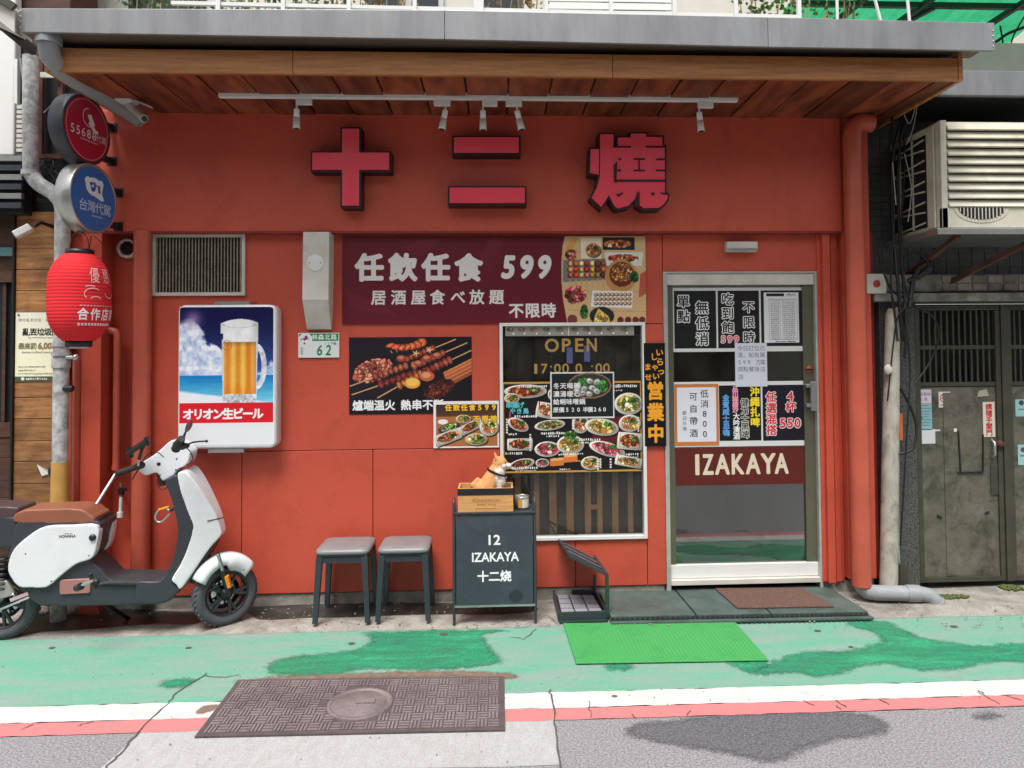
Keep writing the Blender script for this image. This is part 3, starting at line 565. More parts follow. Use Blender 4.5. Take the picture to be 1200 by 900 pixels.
def band(name,a,b,c,d,z,mt,amp=.004,seed=1):
    top=wobble(a,b,-6,6,amp,240,seed); bot=wobble(c,d,-6,6,amp,240,seed+1)
    top=[ext(a,b,XL)]+top+[ext(a,b,XRR)]; bot=[ext(c,d,XL)]+bot+[ext(c,d,XRR)]
    m=M(); n=len(top); m.add([(*p,z) for p in top]+[(*p,z) for p in bot],[(i+n,i+1+n,i+1,i) for i in range(n-1)])
    return struct(name,m,MT[mt])
band('green_lane',gA,gB,wA,wB,.002,'green',.012,3)
band('white_line',wA,wB,rA,rB,.004,'white_line',.005,5)
band('red_line',rA,rB,aA,aB,.003,'red_line',.005,7)
def pav_z(x,y):
    y0=ext(gA,gB,x)[1]-.03; t=max(0,(y-y0)/(1.0-y0))**.625
    return .003+.016*max(0,min(1,t*6))*(.5+.8*noise.noise(Vector((x*2.2,y*4,1))))
# pavement between paint and wall: a gently uneven sheet
m=M(); nx,ny=150,16; r=random.Random(3)
for j in range(ny+1):
    for i in range(nx+1):
        x=-6+12*i/nx; y0=ext(gA,gB,x)[1]-.03; y1=1.0; t=j/ny; y=y0+(y1-y0)*t**1.6
        z=.003+.016*max(0,min(1,t*6))*(.5+.8*noise.noise(Vector((x*2.2,y*4,1))))
        m.v.append(Vector((x,y,z)))
for j in range(ny):
    for i in range(nx): a=j*(nx+1)+i; m.f.append((a,a+1,a+nx+2,a+nx+1)); m.sm.append(True); m.c.append(None)
struct('pavement',m,MT['concrete'])
# the opposite kerb and pavement
struct('far_pavement',M().box(XL,XRR,-9.4,-8.2,0,.12),MT['concrete'])
# damp stains lying on the paint (own outline)
def stain_mat(base):
    m=MT[base].copy(); nt=m.node_tree; N=nt.nodes; L=nt.links; b=N['Principled BSDF']; o=N['Material Output']
    at=N.new('ShaderNodeAttribute'); at.attribute_name='edge'; geo=N.new('ShaderNodeNewGeometry')
    n=N.new('ShaderNodeTexNoise'); n.inputs['Scale'].default_value=14; n.inputs['Detail'].default_value=12; n.inputs['Roughness'].default_value=.85; L.new(geo.outputs['Position'],n.inputs['Vector'])
    ad=N.new('ShaderNodeMath'); ad.operation='ADD'; L.new(at.outputs['Fac'],ad.inputs[0]); L.new(n.outputs[0],ad.inputs[1])
    mr=N.new('ShaderNodeMapRange'); mr.inputs[1].default_value=.86; mr.inputs[2].default_value=1.12; L.new(ad.outputs[0],mr.inputs[0])
    t=N.new('ShaderNodeBsdfTransparent'); mx=N.new('ShaderNodeMixShader'); L.new(mr.outputs[0],mx.inputs[0]); L.new(t.outputs[0],mx.inputs[1]); L.new(b.outputs[0],mx.inputs[2]); L.new(mx.outputs[0],o.inputs[0]); return m
SM={}
def stain(name,px,z,mt,k=5,amp=.02,seed=0,strength=.80,ew=.08):
    if mt not in SM: SM[mt]=stain_mat(mt)
    p=smoothpts([g2(*q) for q in px],k); n=len(p); X0=min(q[0] for q in p)-ew; X1=max(q[0] for q in p)+ew; Y0=min(q[1] for q in p)-ew; Y1=max(q[1] for q in p)+ew
    st=.02; nx=int((X1-X0)/st)+2; ny=int((Y1-Y0)/st)+2; gx,gy=np.meshgrid(X0+np.arange(nx)*st,Y0+np.arange(ny)*st); ins=np.zeros(gx.shape,bool); dd=np.full(gx.shape,1e9)
    for i in range(n):
        ax,ay=p[i]; bx,by=p[(i+1)%n]
        if ay!=by: ins^=((ay>gy)!=(by>gy))&(gx<(bx-ax)*(gy-ay)/(by-ay)+ax)
        L2=(bx-ax)**2+(by-ay)**2+1e-12; t=np.clip(((gx-ax)*(bx-ax)+(gy-ay)*(by-ay))/L2,0,1); dd=np.minimum(dd,np.hypot(gx-ax-t*(bx-ax),gy-ay-t*(by-ay)))
    sd_=np.where(ins,dd,-dd); val=np.clip(.5+sd_/(2*ew),0,1)*strength; vs=[(x,y,(pav_z(x,y)+.004) if z is None else z) for x,y in zip(gx.ravel(),gy.ravel())]
    fs=[(j*nx+i,j*nx+i+1,(j+1)*nx+i+1,(j+1)*nx+i) for j in range(ny-1) for i in range(nx-1) if sd_[j:j+2,i:i+2].max()>-ew]
    me=bpy.data.meshes.new(name); me.from_pydata(vs,[],fs); at=me.attributes.new('edge','FLOAT','POINT'); at.data.foreach_set('value',val.ravel().astype(np.float32))
    me.materials.append(SM[mt]); o=bpy.data.objects.new(name,me); COL.objects.link(o); return tag(o,kind='structure')
stain('wet_stain',[(310,788),(318,777),(345,769),(395,764),(425,758),(432,748),(424,742),(470,740),(560,738),(600,739),(570,745),(572,752),(580,765),(592,775),(560,783),(500,787),(455,786),(425,785),(400,791),(355,795)],.0032,'wetgreen',seed=1)
stain('wet_stain',[(880,792),(900,777),(940,764),(990,762),(1030,752),(1020,742),(990,732),(1000,727),(1040,729),(1060,738),(1085,748),(1110,752),(1150,757),(1175,754),(1215,756),(1215,776),(1160,778),(1125,786),(1080,787),(1040,780),(1010,783),(985,791),(960,795),(930,790)],.0032,'wetgreen',seed=2)
stain('wet_stain',[(186,800),(200,796),(220,795),(232,797),(226,803),(210,808),(192,807)],.0032,'wetgreen',seed=3)
stain('wet_stain',[(852,775),(900,774),(905,790),(880,790),(862,784)],.0031,'wetgreen',seed=4)
stain('wet_stain',[(705,780),(735,777),(745,782),(735,787),(712,786)],.0031,'wetgreen',seed=5)
stain('damp_stain',[(742,848),(800,842),(850,836),(920,833),(990,834),(1032,842),(1044,856),(1020,865),(985,868),(960,874),(938,882),(925,892),(890,893),(850,884),(800,876),(760,870),(735,862)],.0012,'wetasphalt',seed=6)
stain('damp_stain',[(1140,838),(1160,834),(1178,840),(1165,845),(1145,843)],.0013,'wetasphalt',seed=8,amp=.01)
stain('wet_stain',[(60,722),(120,716),(170,718),(230,722),(232,732),(190,733),(120,737),(60,742),(20,745),(28,732)],None,'wet_shade',seed=9,strength=1.15,ew=.04)  # wet ground; contact shadow under the scooter is painted into this dark colour
stain('wet_stain',[(290,713),(360,708),(440,709),(520,710),(600,712),(630,716),(600,721),(520,722),(440,724),(360,726),(310,728),(296,722)],None,'wet_shade',seed=10,strength=1.15,ew=.035)  # wet strip before the plinth, contact shade painted into its dark tone
stain('dirt_stain',[(228,836),(236,829),(250,826),(258,828),(250,834),(238,838)],.0052,'dirtstain',seed=11,ew=.03)
stain('dirt_stain',[(270,800),(330,793),(420,789),(520,787),(598,789),(600,797),(520,795),(400,798),(300,804)],.0052,'dirtstain',seed=12,ew=.05)
# broomed concrete slab round the cover, and the joints and cracks
gsheet('concrete_slab',[g2(195,831),g2(600,829),g2(648,827.5),g2(656,896.5),g2(600,899),g2(112,906),g2(160,864)],.0020,'slab')
def crack(px,w=.004,z=.0062,seed=0,mt='crack',n=6):
    r=random.Random(seed); p=[g2(*q) for q in px]; pts=[]
    for a,b in zip(p,p[1:]):
        for i in range(n): t=i/n; pts.append((a[0]+(b[0]-a[0])*t+r.uniform(-.006,.006),a[1]+(b[1]-a[1])*t+r.uniform(-.006,.006)))
    pts.append(p[-1]); m=M(); vs=[]
    for i,q in enumerate(pts):
        a=pts[max(0,i-1)]; b=pts[min(len(pts)-1,i+1)]; dx,dy=b[0]-a[0],b[1]-a[1]; l=math.hypot(dx,dy) or 1; ww=w*r.uniform(.3,.7)
        vs+= [(q[0]-dy/l*ww,q[1]+dx/l*ww,z),(q[0]+dy/l*ww,q[1]-dx/l*ww,z)]
    m.add(vs,[(2*i,2*i+1,2*i+3,2*i+2) for i in range(len(pts)-1)])
    return tag(m.build('crack',MT[mt]),kind='structure')
crack([(243,790),(207,812),(195,828),(165,855),(140,885),(120,905)],.007,seed=1)
crack([(644,810),(648,826),(652,860),(657,905)],.007,seed=2)
crack([(600,730),(612,738),(640,725),(655,735)],.005,.024,seed=3)
crack([(600,747),(615,750),(628,738)],.005,.006,seed=4)
crack([(690,823),(692,842)],.005,seed=5); crack([(805,840),(810,834)],.005,seed=6)
for i,(a,b) in enumerate([((1145,812),(1160,820)),((1160,820),(1172,826)),((1195,821),(1180,817)),((940,822),(955,828)),((980,822),(992,830)),((985,833),(980,828)),((1030,820),(1042,827)),((90,852),(110,846)),((25,856),(40,850)),((740,838),(745,842)),((1147,810),(1152,814))]): crack([a,b],.005,seed=20+i)
crack([(240,793),(262,795),(280,792)],.005,seed=8)
for i,(x,y,wd) in enumerate([(61,760,6),(221,760,6),(412,755,7),(520,744,9),(958,740,7),(1118,735,8),(997,759,5),(720,817,5)]):
    c=g2(x,y); s=wd/330; struct('bolt_hole',M().add([(c[0]+s*math.cos(t*.524),c[1]+s*.75*math.sin(t*.524),.0055) for t in range(12)],[tuple(range(12))]),MT['crack'])
# scraps and grit on the pavement near the wall
m=M(); r=random.Random(5)
for i in range(520):
    px=r.uniform(0,1200); py=r.uniform(706,740) if i%3 else r.uniform(741,900); c=G(px,py); s=r.uniform(.003,.009)*(1 if i%3 else .5)
    m.ball((c.x,c.y,.02 if i%3 else .007),s,s*r.uniform(.6,1),s*.6,5,3)
tag(m.build('grit',MT['stone'],None),'scattered pale grit and small scraps on the ground','grit',kind='stuff')
m=M()
for px,py,s in ((218,708,.05),):
    pass
def rock(px,py,s,label,seed):
    c=G(px,py); r=random.Random(seed); m=M(); m.ball((0,0,0),1,1,1,14,9)
    for v in m.v:
        q=1+.35*noise.noise(v*1.7+Vector((seed,0,0))); v*=q; v.x=v.x*s[0]+c.x; v.y=v.y*s[1]+c.y; v.z=v.z*s[2]+s[2]*.45+.01
    tag(m.build('stone',MT['stone']),label,'stone')
rock(84,719,(.105,.07,.06),'rough pale lump of concrete on the ground under the scooter floorboard',3)
rock(44,722,(.07,.06,.035),'small flat mossy stone beside the rear wheel of the scooter',8)
def mossy(px,py,rx,ry,n,seed):
    c=G(px,py); r=random.Random(seed); m=M()
    for i in range(n):
        a=r.uniform(0,6.28); q=math.sqrt(r.random()); s=r.uniform(.006,.014); m.ball((c.x+rx*q*math.cos(a),c.y+ry*q*math.sin(a),.022),s,s,s*.7,5,3)
    tag(m.build('moss',MT['moss']),'low green moss growing at the foot of the wall','moss',kind='stuff')
mossy(55,717,.11,.05,110,1); mossy(1108,703,.16,.04,150,2); mossy(1185,692,.08,.06,80,3)
mossy(985,692,.04,.03,20,4)

# manhole cover: cast frame, tread plates and round lid
q=[G(228,866),G(592,858),G(591,795),G(279,799)]
mc=thing('manhole_cover','wide rectangular cast iron cover with woven tread and round lid','manhole cover',(q[0]+q[2])/2)
zz=.011
m=M(); m.hexa([(p.x,p.y,zz) for p in q],[(p.x,p.y,-.03) for p in q]); m.build('frame',MT['castdark'],mc)
def uvq(u,v):
    a=q[0].lerp(q[1],u); b=q[3].lerp(q[2],u); return a.lerp(b,v)
m=M(); cells_u,cells_v=26,7; lid=Vector((G(422,828).x,G(422,828).y)); LR=.155
for i in range(cells_u):
    for j in range(cells_v):
        hor=(i+j)%2; u0,u1=.02+.96*i/cells_u,.02+.96*(i+1)/cells_u; v0,v1=.04+.92*j/cells_v,.04+.92*(j+1)/cells_v
        c=uvq((u0+u1)/2,(v0+v1)/2)
        if (Vector((c.x,c.y))-lid).length<LR+.02: continue
        for k in range(3):
            a,b=(k+.15)/3,(k+.72)/3
            if hor: U=(u0+(u1-u0)*.03,u0+(u1-u0)*.97); V=(v0+(v1-v0)*a,v0+(v1-v0)*b)
            else: U=(u0+(u1-u0)*a,u0+(u1-u0)*b); V=(v0+(v1-v0)*.03,v0+(v1-v0)*.97)
            pp=[uvq(U[0],V[0]),uvq(U[1],V[0]),uvq(U[1],V[1]),uvq(U[0],V[1])]
            m.add([(p.x,p.y,zz+.0045) for p in pp]+[(p.x,p.y,zz-.001) for p in pp],[(0,1,2,3),(0,4,5,1),(1,5,6,2),(2,6,7,3),(3,7,4,0)])
o=m.build('tread',MT['castiron'],mc); o['kind']='stuff'
m=M(); m.lathe((lid.x,lid.y,zz),[(0,.006),(LR-.03,.006),(LR-.028,.003),(LR-.018,.003),(LR-.016,.009),(LR-.002,.009),(LR,0)],32)
m.box(lid.x-.02,lid.x+.07,lid.y-.01,lid.y+.03,zz+.006,zz+.012); m.build('lid',MT['castiron'],mc)

# ================================================================== THE SHOP
S=thing('shop_building','red painted izakaya shop front with window, glass door and sign band','shop',(0,.2,0))
zB=PZ(693,450); zM=PZ(527,430); zF=PZ(271,560); zT=3.25; zPB=.0
def px2(px,py=520,Y=0): return PX(px,py,Y)
xs={k:px2(k,(610 if k in(283,437,588,674,759) else 450)) for k in (160,172,177,283,437,588,674,759,757,780,960,985)}
zW0=PZ(632,680); zW1=PZ(380,680); zD0=PZ(681,870); zD1=PZ(318,870)
def panel(x0,x1,z0,z1,Y=0,th=.03,mt='wall',name='wall_panel'):
    g=.0022; return M().box(x0+g,x1-g,Y,Y+th,z0+g,z1-g).build(name,MT[mt],S,bevel=.002,seg=1)
xwl=PX(586,510); xwr=PX(757,510); xdl=PX(779,500); xdr=PX(961,500)
panel(xs[172],xwl,zM,zF); panel(xs[172],xs[283],zB,zM); panel(xs[283],xs[437],zB,zM); panel(xs[437],xwl,zB,zM)
panel(xwl,xs[674],zB,zW0); panel(xs[674],xwr,zB,zW0); panel(xwr,xdl,zB,zW1)
panel(xwl,xdl,zW1,zF); panel(xdl,xdr,zD1,zF); panel(xdr,PX(987,500),zB,zF)
M().box(xs[172],xdl-.002,.035,.06,zB,zW0+.001).box(xdr+.003,PX(1030,500),.035,.06,zB,zW0).box(xs[172],xwl-.002,.035,.06,zW0+.002,zF)\
   .box(xwr+.002,xdl-.002,.035,.06,zW0+.003,zF).box(xdl,xdr,.035,.06,zD1+.01,zF-.002).box(xdr+.002,PX(1030,500),.035,.06,zW0+.002,zF).build('wall_core',MT['reddark'],S)
# door opening is cut from the low strip: cover of the core behind the door is handled by the door frame
x0=PX(118,200,-.08); x1=PX(986,200,-.08)
m=M().box(x0,x1,-.08,.06,PZ(271,560,-.08),zT+.02); m.build('sign_band',MT['wall'],S,bevel=.006)
M().box(x0+.004,x1-.004,-.074,-.002,PZ(271,560,-.08)-.012,PZ(271,560,-.08)-.001).build('band_drip_edge',MT['reddark'],S)
M().box(PX(90,690),xdl-.01,.012,.2,-.02,zB-.003).build('plinth',MT['concrete'],S,bevel=.006)
M().box(xdr+.005,PX(1026,690),.014,.2,-.02,zB-.003).build('plinth',MT['concrete'],S,bevel=.006)
# left recess and its posts
M().box(PX(60,450,.12),xs[172]+.01,.10,.16,0,zT+.3).build('recess_wall',MT['wall'],S)
M().box(PX(95,450,-.06),PX(118,450,-.06),-.06,.1,zPB,PZ(235,110,-.06)).build('square_post',MT['wall'],S,bevel=.004)
# right jamb folds and pilaster
xa=PX(962,500,-.05); xb=PX(985,500,-.05)
for a,b,Y in ((961,968,-.015),(968,977,-.05),(977,984,-.02)):
    M().box(PX(a,500,Y)+.001,PX(b,500,Y)-.001,Y,.034,zB,zF-.01).build('jamb_fold',MT['wall'],S,bevel=.004)
M().box(PX(985,420,.0)+.002,PX(1026,420,-.10),-.06,.9,zPB+.12,zT+.02).build('pilaster',MT['wall'],S,bevel=.006)
# body: side walls, upper wall, room
M().box(PX(60,450,.12)-.02,PX(60,450,.12),.16,4.2,0,3.5).box(PX(1026,420,-.1),PX(1026,420,-.1)+.05,.9,4.2,0,3.5).box(PX(60,450,.12),PX(1026,420,-.1),4.2,4.3,0,3.5).box(PX(60,450,.12),PX(1026,420,-.1),.16,4.3,3.5,3.55).build('side_wall',MT['cream'],S)
room=M(); a,b=xs[437],PX(985,500)
room.box(a,b,2.2,2.25,.02,2.6).box(a-.05,a,.065,2.25,.02,2.6).box(b-.12,b-.07,.065,2.25,.02,2.6).box(a,b,.065,2.25,2.6,2.65).box(a,b,.061,2.25,.0,.02)
room.build('room',MT['interior'],S)
# window: white frame, slats behind, glass
wx0,wx1,wz0,wz1=xwl,xwr,zW0,PZ(378,680)
fw=.022
W=thing('x','','')
bpy.data.objects.remove(W)
def frame_part(parent,name,x0,x1,z0,z1,w,Y0,Y1,mt,wb=None):
    m=M(); wb=wb or w
    m.box(x0,x0+w,Y0,Y1,z0,z1).box(x1-w,x1,Y0,Y1,z0,z1).box(x0+w,x1-w,Y0,Y1,z0,z0+wb).box(x0+w,x1-w,Y0,Y1,z1-w,z1)
    return m.build(name,MT[mt],parent,bevel=.002)
fr=frame_part(S,'window_frame',wx0,wx1,wz0,wz1,.022,-.02,.05,'white')
M().box(wx0+.02,wx1-.02,.012,.018,wz0+.02,wz1-.02).build('pane',MT['winglass'],fr)
M().box(wx0+.02,wx1-.02,.10,.11,wz0,wz1).build('backing_board',MT['interior'],fr)
for i,(cx,wd) in enumerate([(607,6),(629,5),(648,7),(668,7),(689,6),(703,5),(721,6),(739,5)]):
    x=PX(cx,600,.08); M().box(x-wd/180/1.6,x+wd/180/1.6,.075,.098,wz0+.02,PZ(548,680,.08)).build('slat',MT['intwood'],fr)
M().box(PX(685,600,.08),PX(700,600,.08),.077,.099,PZ(597,690,.08),PZ(592,690,.08)).build('slat',MT['intwood'],fr)
# darker drapery boards behind the upper part
for i in range(9):
    x=PX(596+i*19,420,.08); M().box(x-.045,x+.045,.08,.095,PZ(446,660,.08),wz1-.02).build('curtain_panel',MT['interior'],fr)
# door: aluminium frame, transom, glass leaf, kick plate
dx0,dx1=xdl,xdr; zt0,zt1=PZ(334,870,.03),PZ(318,870,.03)
dr=M(); Yd=.03
dr.box(dx0,dx0+.03,-.005,.12,zB-.04,zD1).box(dx1-.02,dx1,-.005,.12,zB-.04,zD1).box(dx0+.03,dx1-.02,-.003,.12,zD1-.012,zD1)
door=dr.build('door',mat('brushed_pale_aluminium',lin((196,194,188)),.35,.35,var=.3,vscale=12),S,bevel=.002)
M().box(dx0+.03,dx1-.02,.01,.06,zt0,zD1-.012).build('transom',MT['offwhite'],door,bevel=.003)  # pale colour stands in for a bright reflection on the metal strip
M().box(dx0+.03,dx0+.075,.03,.07,PZ(660,870,.03),zt0-.002).box(dx1-.095,dx1-.02,.03,.07,PZ(660,870,.03),zt0-.002).build('stile',mat('champagne_aluminium',lin((120,118,98)),.35,.6,var=.2,vscale=8),door,bevel=.003)
M().box(dx0+.075,dx1-.095,.046,.052,PZ(662,870,.03),zt0-.002).build('pane',MT['glass'],door)
M().box(dx0+.03,dx1-.02,.022,.07,PZ(676,870,.03),PZ(660,870,.03)-.001).build('kick_plate',MT['white'],door,bevel=.003)
M().box(dx0+.06,dx1-.05,.16,.17,PZ(540,870,.1),zt0).build('fill_board',mat('brown_fill_board',lin((190,140,84)),.7,var=.6,vscale=3,stretch=(3,1,.5)),door)  # board added behind the glass, lightened so the dark doorway shows brown
M().box(dx0+.03,dx1-.02,-.012,.12,PZ(684,870,0),PZ(678,870,.0)).build('threshold',MT['offwhite'],door,bevel=.003)
m=M(); hx=PX(952,465,0); m.box(hx-.02,hx+.02,-.03,.0,PZ(481,950),PZ(447,950)).box(hx-.045,hx,-.012,.03,PZ(454,950),PZ(450,950)).box(hx-.045,hx,-.012,.03,PZ(477,950),PZ(473,950)); m.build('handle',MT['alum'],door,bevel=.003)
m=M(); lx,lz=PX(948,433,.03),PZ(433,948,.03); m.lathe((lx,.029,lz),[(0,-.012),(.022,-.012),(.026,-.004),(.026,0)],20,'y'); m.build('lock',mat('red_lock',lin((150,58,44)),.4),door)
M().box(lx-.024,lx+.024,.0145,.0165,lz-.005,lz+.005).build('lock_bar',MT['black'],door)

# ================================================================== CANOPY
zS=3.25; Yt=-.81
cn=thing('entrance_canopy','wide canopy with grey steel gutter and boarded wooden soffit','canopy',(0,-.4,zS))
xl,xr=PX(58,80,Yt),PX(1123,85,Yt); pr=random.Random(11)
# soffit boards run from the trim board back to the wall
pitch=.252; x=xl+.02; i=0
while x<xr-.03:
    wd=min(pitch,xr-.02-x)
    M().box(x+.006,x+wd-.006,Yt+.03,-.0 if x>PX(118,135) else .15,zS+(.004 if i%2 else 0),zS+.02).build('soffit_board',MT['plank'],cn,bevel=.002)
    x+=wd; i+=1
M().box(xl+.01,xr-.01,Yt+.03,.3,zS+.022,zS+.05).build('roof_deck',MT['darkwood'],cn)
segs=[xl,PX(343,75,Yt),PX(718,85,Yt),xr]
for a,b in zip(segs,segs[1:]): M().box(a+.0015,b-.0015,Yt,Yt+.028,zS-.002,zS+.13).build('trim_board',MT['trim'],cn,bevel=.002)
M().box(xr+.002,xr+.028,Yt,.2,zS-.002,zS+.16).build('end_board',MT['trim'],cn); M().box(xl-.028,xl-.002,Yt,.2,zS-.002,zS+.16).build('end_board',MT['trim'],cn)
Yg=-.93
zg0,zg1=PZ(41,500,Yg)-.01,PZ(8,500,Yg)
gl,gr=P(22,24,Yg).x,P(1166,43,Yg).x
M().box(gl+.005,gr-.005,Yg+.02,Yt+.1,zg0+.004,zg0+.02).build('gutter_underside',mat('gutter_underside_steel',lin((120,100,84)),.5,.3,var=.3,vscale=3),cn)
gs=[gl,PX(521,30,Yg),PX(900,30,Yg),gr]
tl=[(P(22,9.5,Yg).z,P(22,37.5,Yg).z),(P(521,11.5,Yg).z,P(521,46,Yg).z),(P(900,20,Yg).z,P(900,55,Yg).z),(P(1166,26.5,Yg).z,P(1166,59.5,Yg).z)]
for i in range(3):
    a,b=gs[i]+.001,gs[i+1]-.001; (t0,b0),(t1,b1)=tl[i],tl[i+1]
    m=M(); m.hexa([(a,Yg,b0),(b,Yg,b1),(b,Yg,t1),(a,Yg,t0)],[(a,Yg+.02,b0),(b,Yg+.02,b1),(b,Yg+.02,t1),(a,Yg+.02,t0)])
    m.hexa([(a,Yg+.021,t0-.012),(b,Yg+.021,t1-.012),(b,Yg+.021,t1-.002),(a,Yg+.021,t0-.002)],[(a,Yg+.2,t0-.012),(b,Yg+.2,t1-.012),(b,Yg+.2,t1-.002),(a,Yg+.2,t0-.002)])
    m.build('gutter',MT['steel'],cn,bevel=.003)
m=M()
for px,z0 in ((gs[0]+.008,0),(gs[3]-.012,3)):
    for k in range(4): zc=tl[z0][1]+.025+k*.03; m.ball((px,Yg-.001,zc),.005,.004,.005,8,5)
m.build('rivet',MT['alum'],cn)['kind']='stuff'
M().box(gl+.01,gr-.01,Yt,.3,zg0+.06,zg0+.075).build('roof_sheet',MT['steel'],cn)
zR=tl[1][0]
# big grey drain from the gutter to the wall
dp=thing('drainpipe','thick grey drain pipe slanting from the gutter down to the sign band','pipe',P(60,40,-.85))
pts=[P(57,38,-.86),P(57,52,-.86),P(59,66,-.84),P(68,78,-.78),P(88,92,-.62),P(120,112,-.38),P(150,131,-.16),P(168,142,-.02)]
M().tube(pts,.054,16).build('pipe_run',MT['greypipe'],dp)
d=(pts[-1]-pts[-2]).normalized(); M().cyl(pts[-1]-d*.06,pts[-1],.064,16).build('pipe_collar',MT['greypipe'],dp); M().cyl(pts[0],pts[1],.066,16).build('pipe_collar',MT['greypipe'],dp)
# surveillance camera beside the drain
c=P(160,128,-.35)
cv=thing('security_camera','small white bullet camera under the canopy beside the grey drain','camera',c)
a,b=P(150,122,-.28),P(169,139,-.42)
M().tube([a,b],.024,16).build('camera_body',MT['offwhite'],cv)
M().lathe((0,0,0),[(0,0)],3).build('x',None) if 0 else None
M().cyl(b-(b-a)*.02,b+(b-a)*.04,.017,14).build('lens',MT['black'],cv)
M().bar(P(158,118,-.34),P(178,126,-.34),.03,.006).build('sun_hood',MT['white'],cv)
m=M(); m.box(c.x-.12,c.x-.02,-.38,-.28,zS-.012,zS-.002); m.build('mounting_plate',MT['white'],cv)
M().tube([P(146,108,-.33),P(148,118,-.33)],.014,10).build('bracket',MT['black'],cv)
# track lights
Yr=-.45
tr=thing('light_track','long white ceiling track fixed under the wooden soffit','lighting track',(0,Yr,zS-.03))
tx0,tx1=PX(257,112,Yr),PX(864,116,Yr); tz0,tz1=PZ(117,560,Yr),PZ(108,560,Yr)
M().box(tx0,tx1,Yr-.018,Yr+.018,tz0,tz1).build('rail',MT['white'],tr,bevel=.003)
for px in (330,480,640,780): M().box(PX(px,110,Yr)-.01,PX(px,110,Yr)+.01,Yr-.01,Yr+.01,tz1,zS-.0005).build('mounting_clip',MT['white'],tr)
for px,tilt,lab in ((348,0,'leftmost spotlight on the track, pointing straight down'),(522,-.18,'second spotlight on the track, tilted left beside the straight one'),(566,0,'middle spotlight on the track above the second sign letter'),(606,.22,'fourth spotlight on the track, tilted to the right'),(819,.08,'rightmost spotlight on the track, far from the others')):
    x=PX(px,130,Yr); s=thing('spotlight','white '+lab,'spotlight',(x,Yr,tz0),group='white spotlights on the ceiling track')
    sg=1 if px in(348,566,819) else -1
    M().box(x-.005 if sg>0 else x-.1+.03,x+.09 if sg>0 else x+.03,Yr-.014,Yr+.014,tz0-.04,tz0-.0005).build('adapter',MT['white'],s,bevel=.003)
    d=Vector((math.sin(tilt),-.05,-math.cos(tilt))); p=Vector((x,Yr-.005,tz0-.04)); e=p+Vector((0,0,-.03))
    M().cyl(p,e+Vector((0,0,-.006)),.006,8).build('stem',MT['white'],s)
    M().tube([e,e+d*.05,e+d*.05,e+d*.056,e+d*.056,e+d*.12],[.017,.018,.0165,.0165,.0205,.022],16).build('lamp_head',MT['white'],s)
    M().cyl(e+d*.1195,e+d*.122,.018,14).build('lens',MT['darkglass'],s)
# ================================================================== SIGN LETTERS ON THE BAND
def outset(pts,d):
    n=len(pts); A=sum(pts[i][0]*pts[(i+1)%n][1]-pts[(i+1)%n][0]*pts[i][1] for i in range(n)); sg=1 if A>0 else -1; out=[]
    for i in range(n):
        a=Vector(pts[i-1]); b=Vector(pts[i]); c=Vector(pts[(i+1)%n]); e1=(b-a).normalized(); e2=(c-b).normalized()
        n1=Vector((e1.y,-e1.x))*sg; n2=Vector((e2.y,-e2.x))*sg; k=n1+n2; k=k/max(.3,k.length_squared/2) if k.length>1e-4 else n1
        out.append(tuple(b+k*d))
    return out
YL=-.20
def px_out(pts,Y): return [(P(x,y,Y).x,P(x,y,Y).z) for x,y in pts]
def letter(label,polys,slits=()):
    pl=[px_out(p,YL) for p in polys]; xs_=[q[0] for p in pl for q in p]; zs=[q[1] for p in pl for q in p]
    t=thing('sign_letter',label,'sign letter',((min(xs_)+max(xs_))/2,-.08,min(zs)),group='red illuminated-style letters on the sign band')
    for k,p in enumerate(pl):
        M().prism(outset(p,.0125),YL+.004+k*.0013,-.081).build('shell',MT['letterblk'],t,bevel=.002)
        M().prism(p,YL-.004-k*.0011,YL+.01).build('face',MT['letter'],t,bevel=.002)
    for k,s_ in enumerate(slits):
        p=px_out(s_,YL-.009); M().prism(p,YL-.0075-k*.0004,YL).build('stroke_gap',MT['letterblk'],t)
letter('plus-shaped red letter with black sides at the left of the sign band',[[(401,151),(421,151),(421,179),(456,179),(456,199),(421,199),(421,241),(401,241),(401,199),(366,199),(366,179),(401,179)]])
letter('two-stroke red letter, one short bar above one long bar, middle of the sign band',[[(532,161),(608,161),(608,179),(532,179)],[(527,220),(615,220),(615,238),(527,238)]])
c8=lambda x,y:(680+x/7.5,140+y/7.5)
letter('dense many-stroke red letter at the right of the sign band',
 [[c8(*q) for q in [(175,130),(290,130),(290,250),(330,250),(330,160),(445,160),(445,125),(578,125),(578,155),(722,155),(722,235),(742,235),(742,640),(770,665),(765,700),(730,750),(690,778),(560,780),(520,755),(508,650),(480,700),(420,760),(330,782),(300,760),(252,665),(185,768),(100,690),(150,590),(172,500)]],
  [c8(*q) for q in [(92,262),(165,262),(162,485),(85,468)]]],
 [[c8(*q) for q in p] for p in ([(290,232),(445,232),(445,246),(290,246)],[(578,232),(742,232),(742,246),(578,246)],
  [(470,340),(568,340),(568,354),(470,354)],[(512,356),(524,356),(524,440),(512,440)],[(470,442),(568,442),(568,454),(470,454)],
  [(668,342),(746,342),(746,356),(668,356)],[(668,440),(746,440),(746,454),(668,454)],[(335,342),(362,342),(362,356),(335,356)],[(330,440),(360,440),(360,454),(330,454)],
  [(295,400),(325,370),(318,560),(296,545)],[(322,530),(746,530),(746,546),(322,546)],[(318,660),(375,640),(368,660),(330,680)],[(625,640),(655,648),(650,664),(628,664)],[(700,640),(765,648),(765,662),(720,654)],[(500,640),(520,640),(520,770),(480,770),(478,720)])])
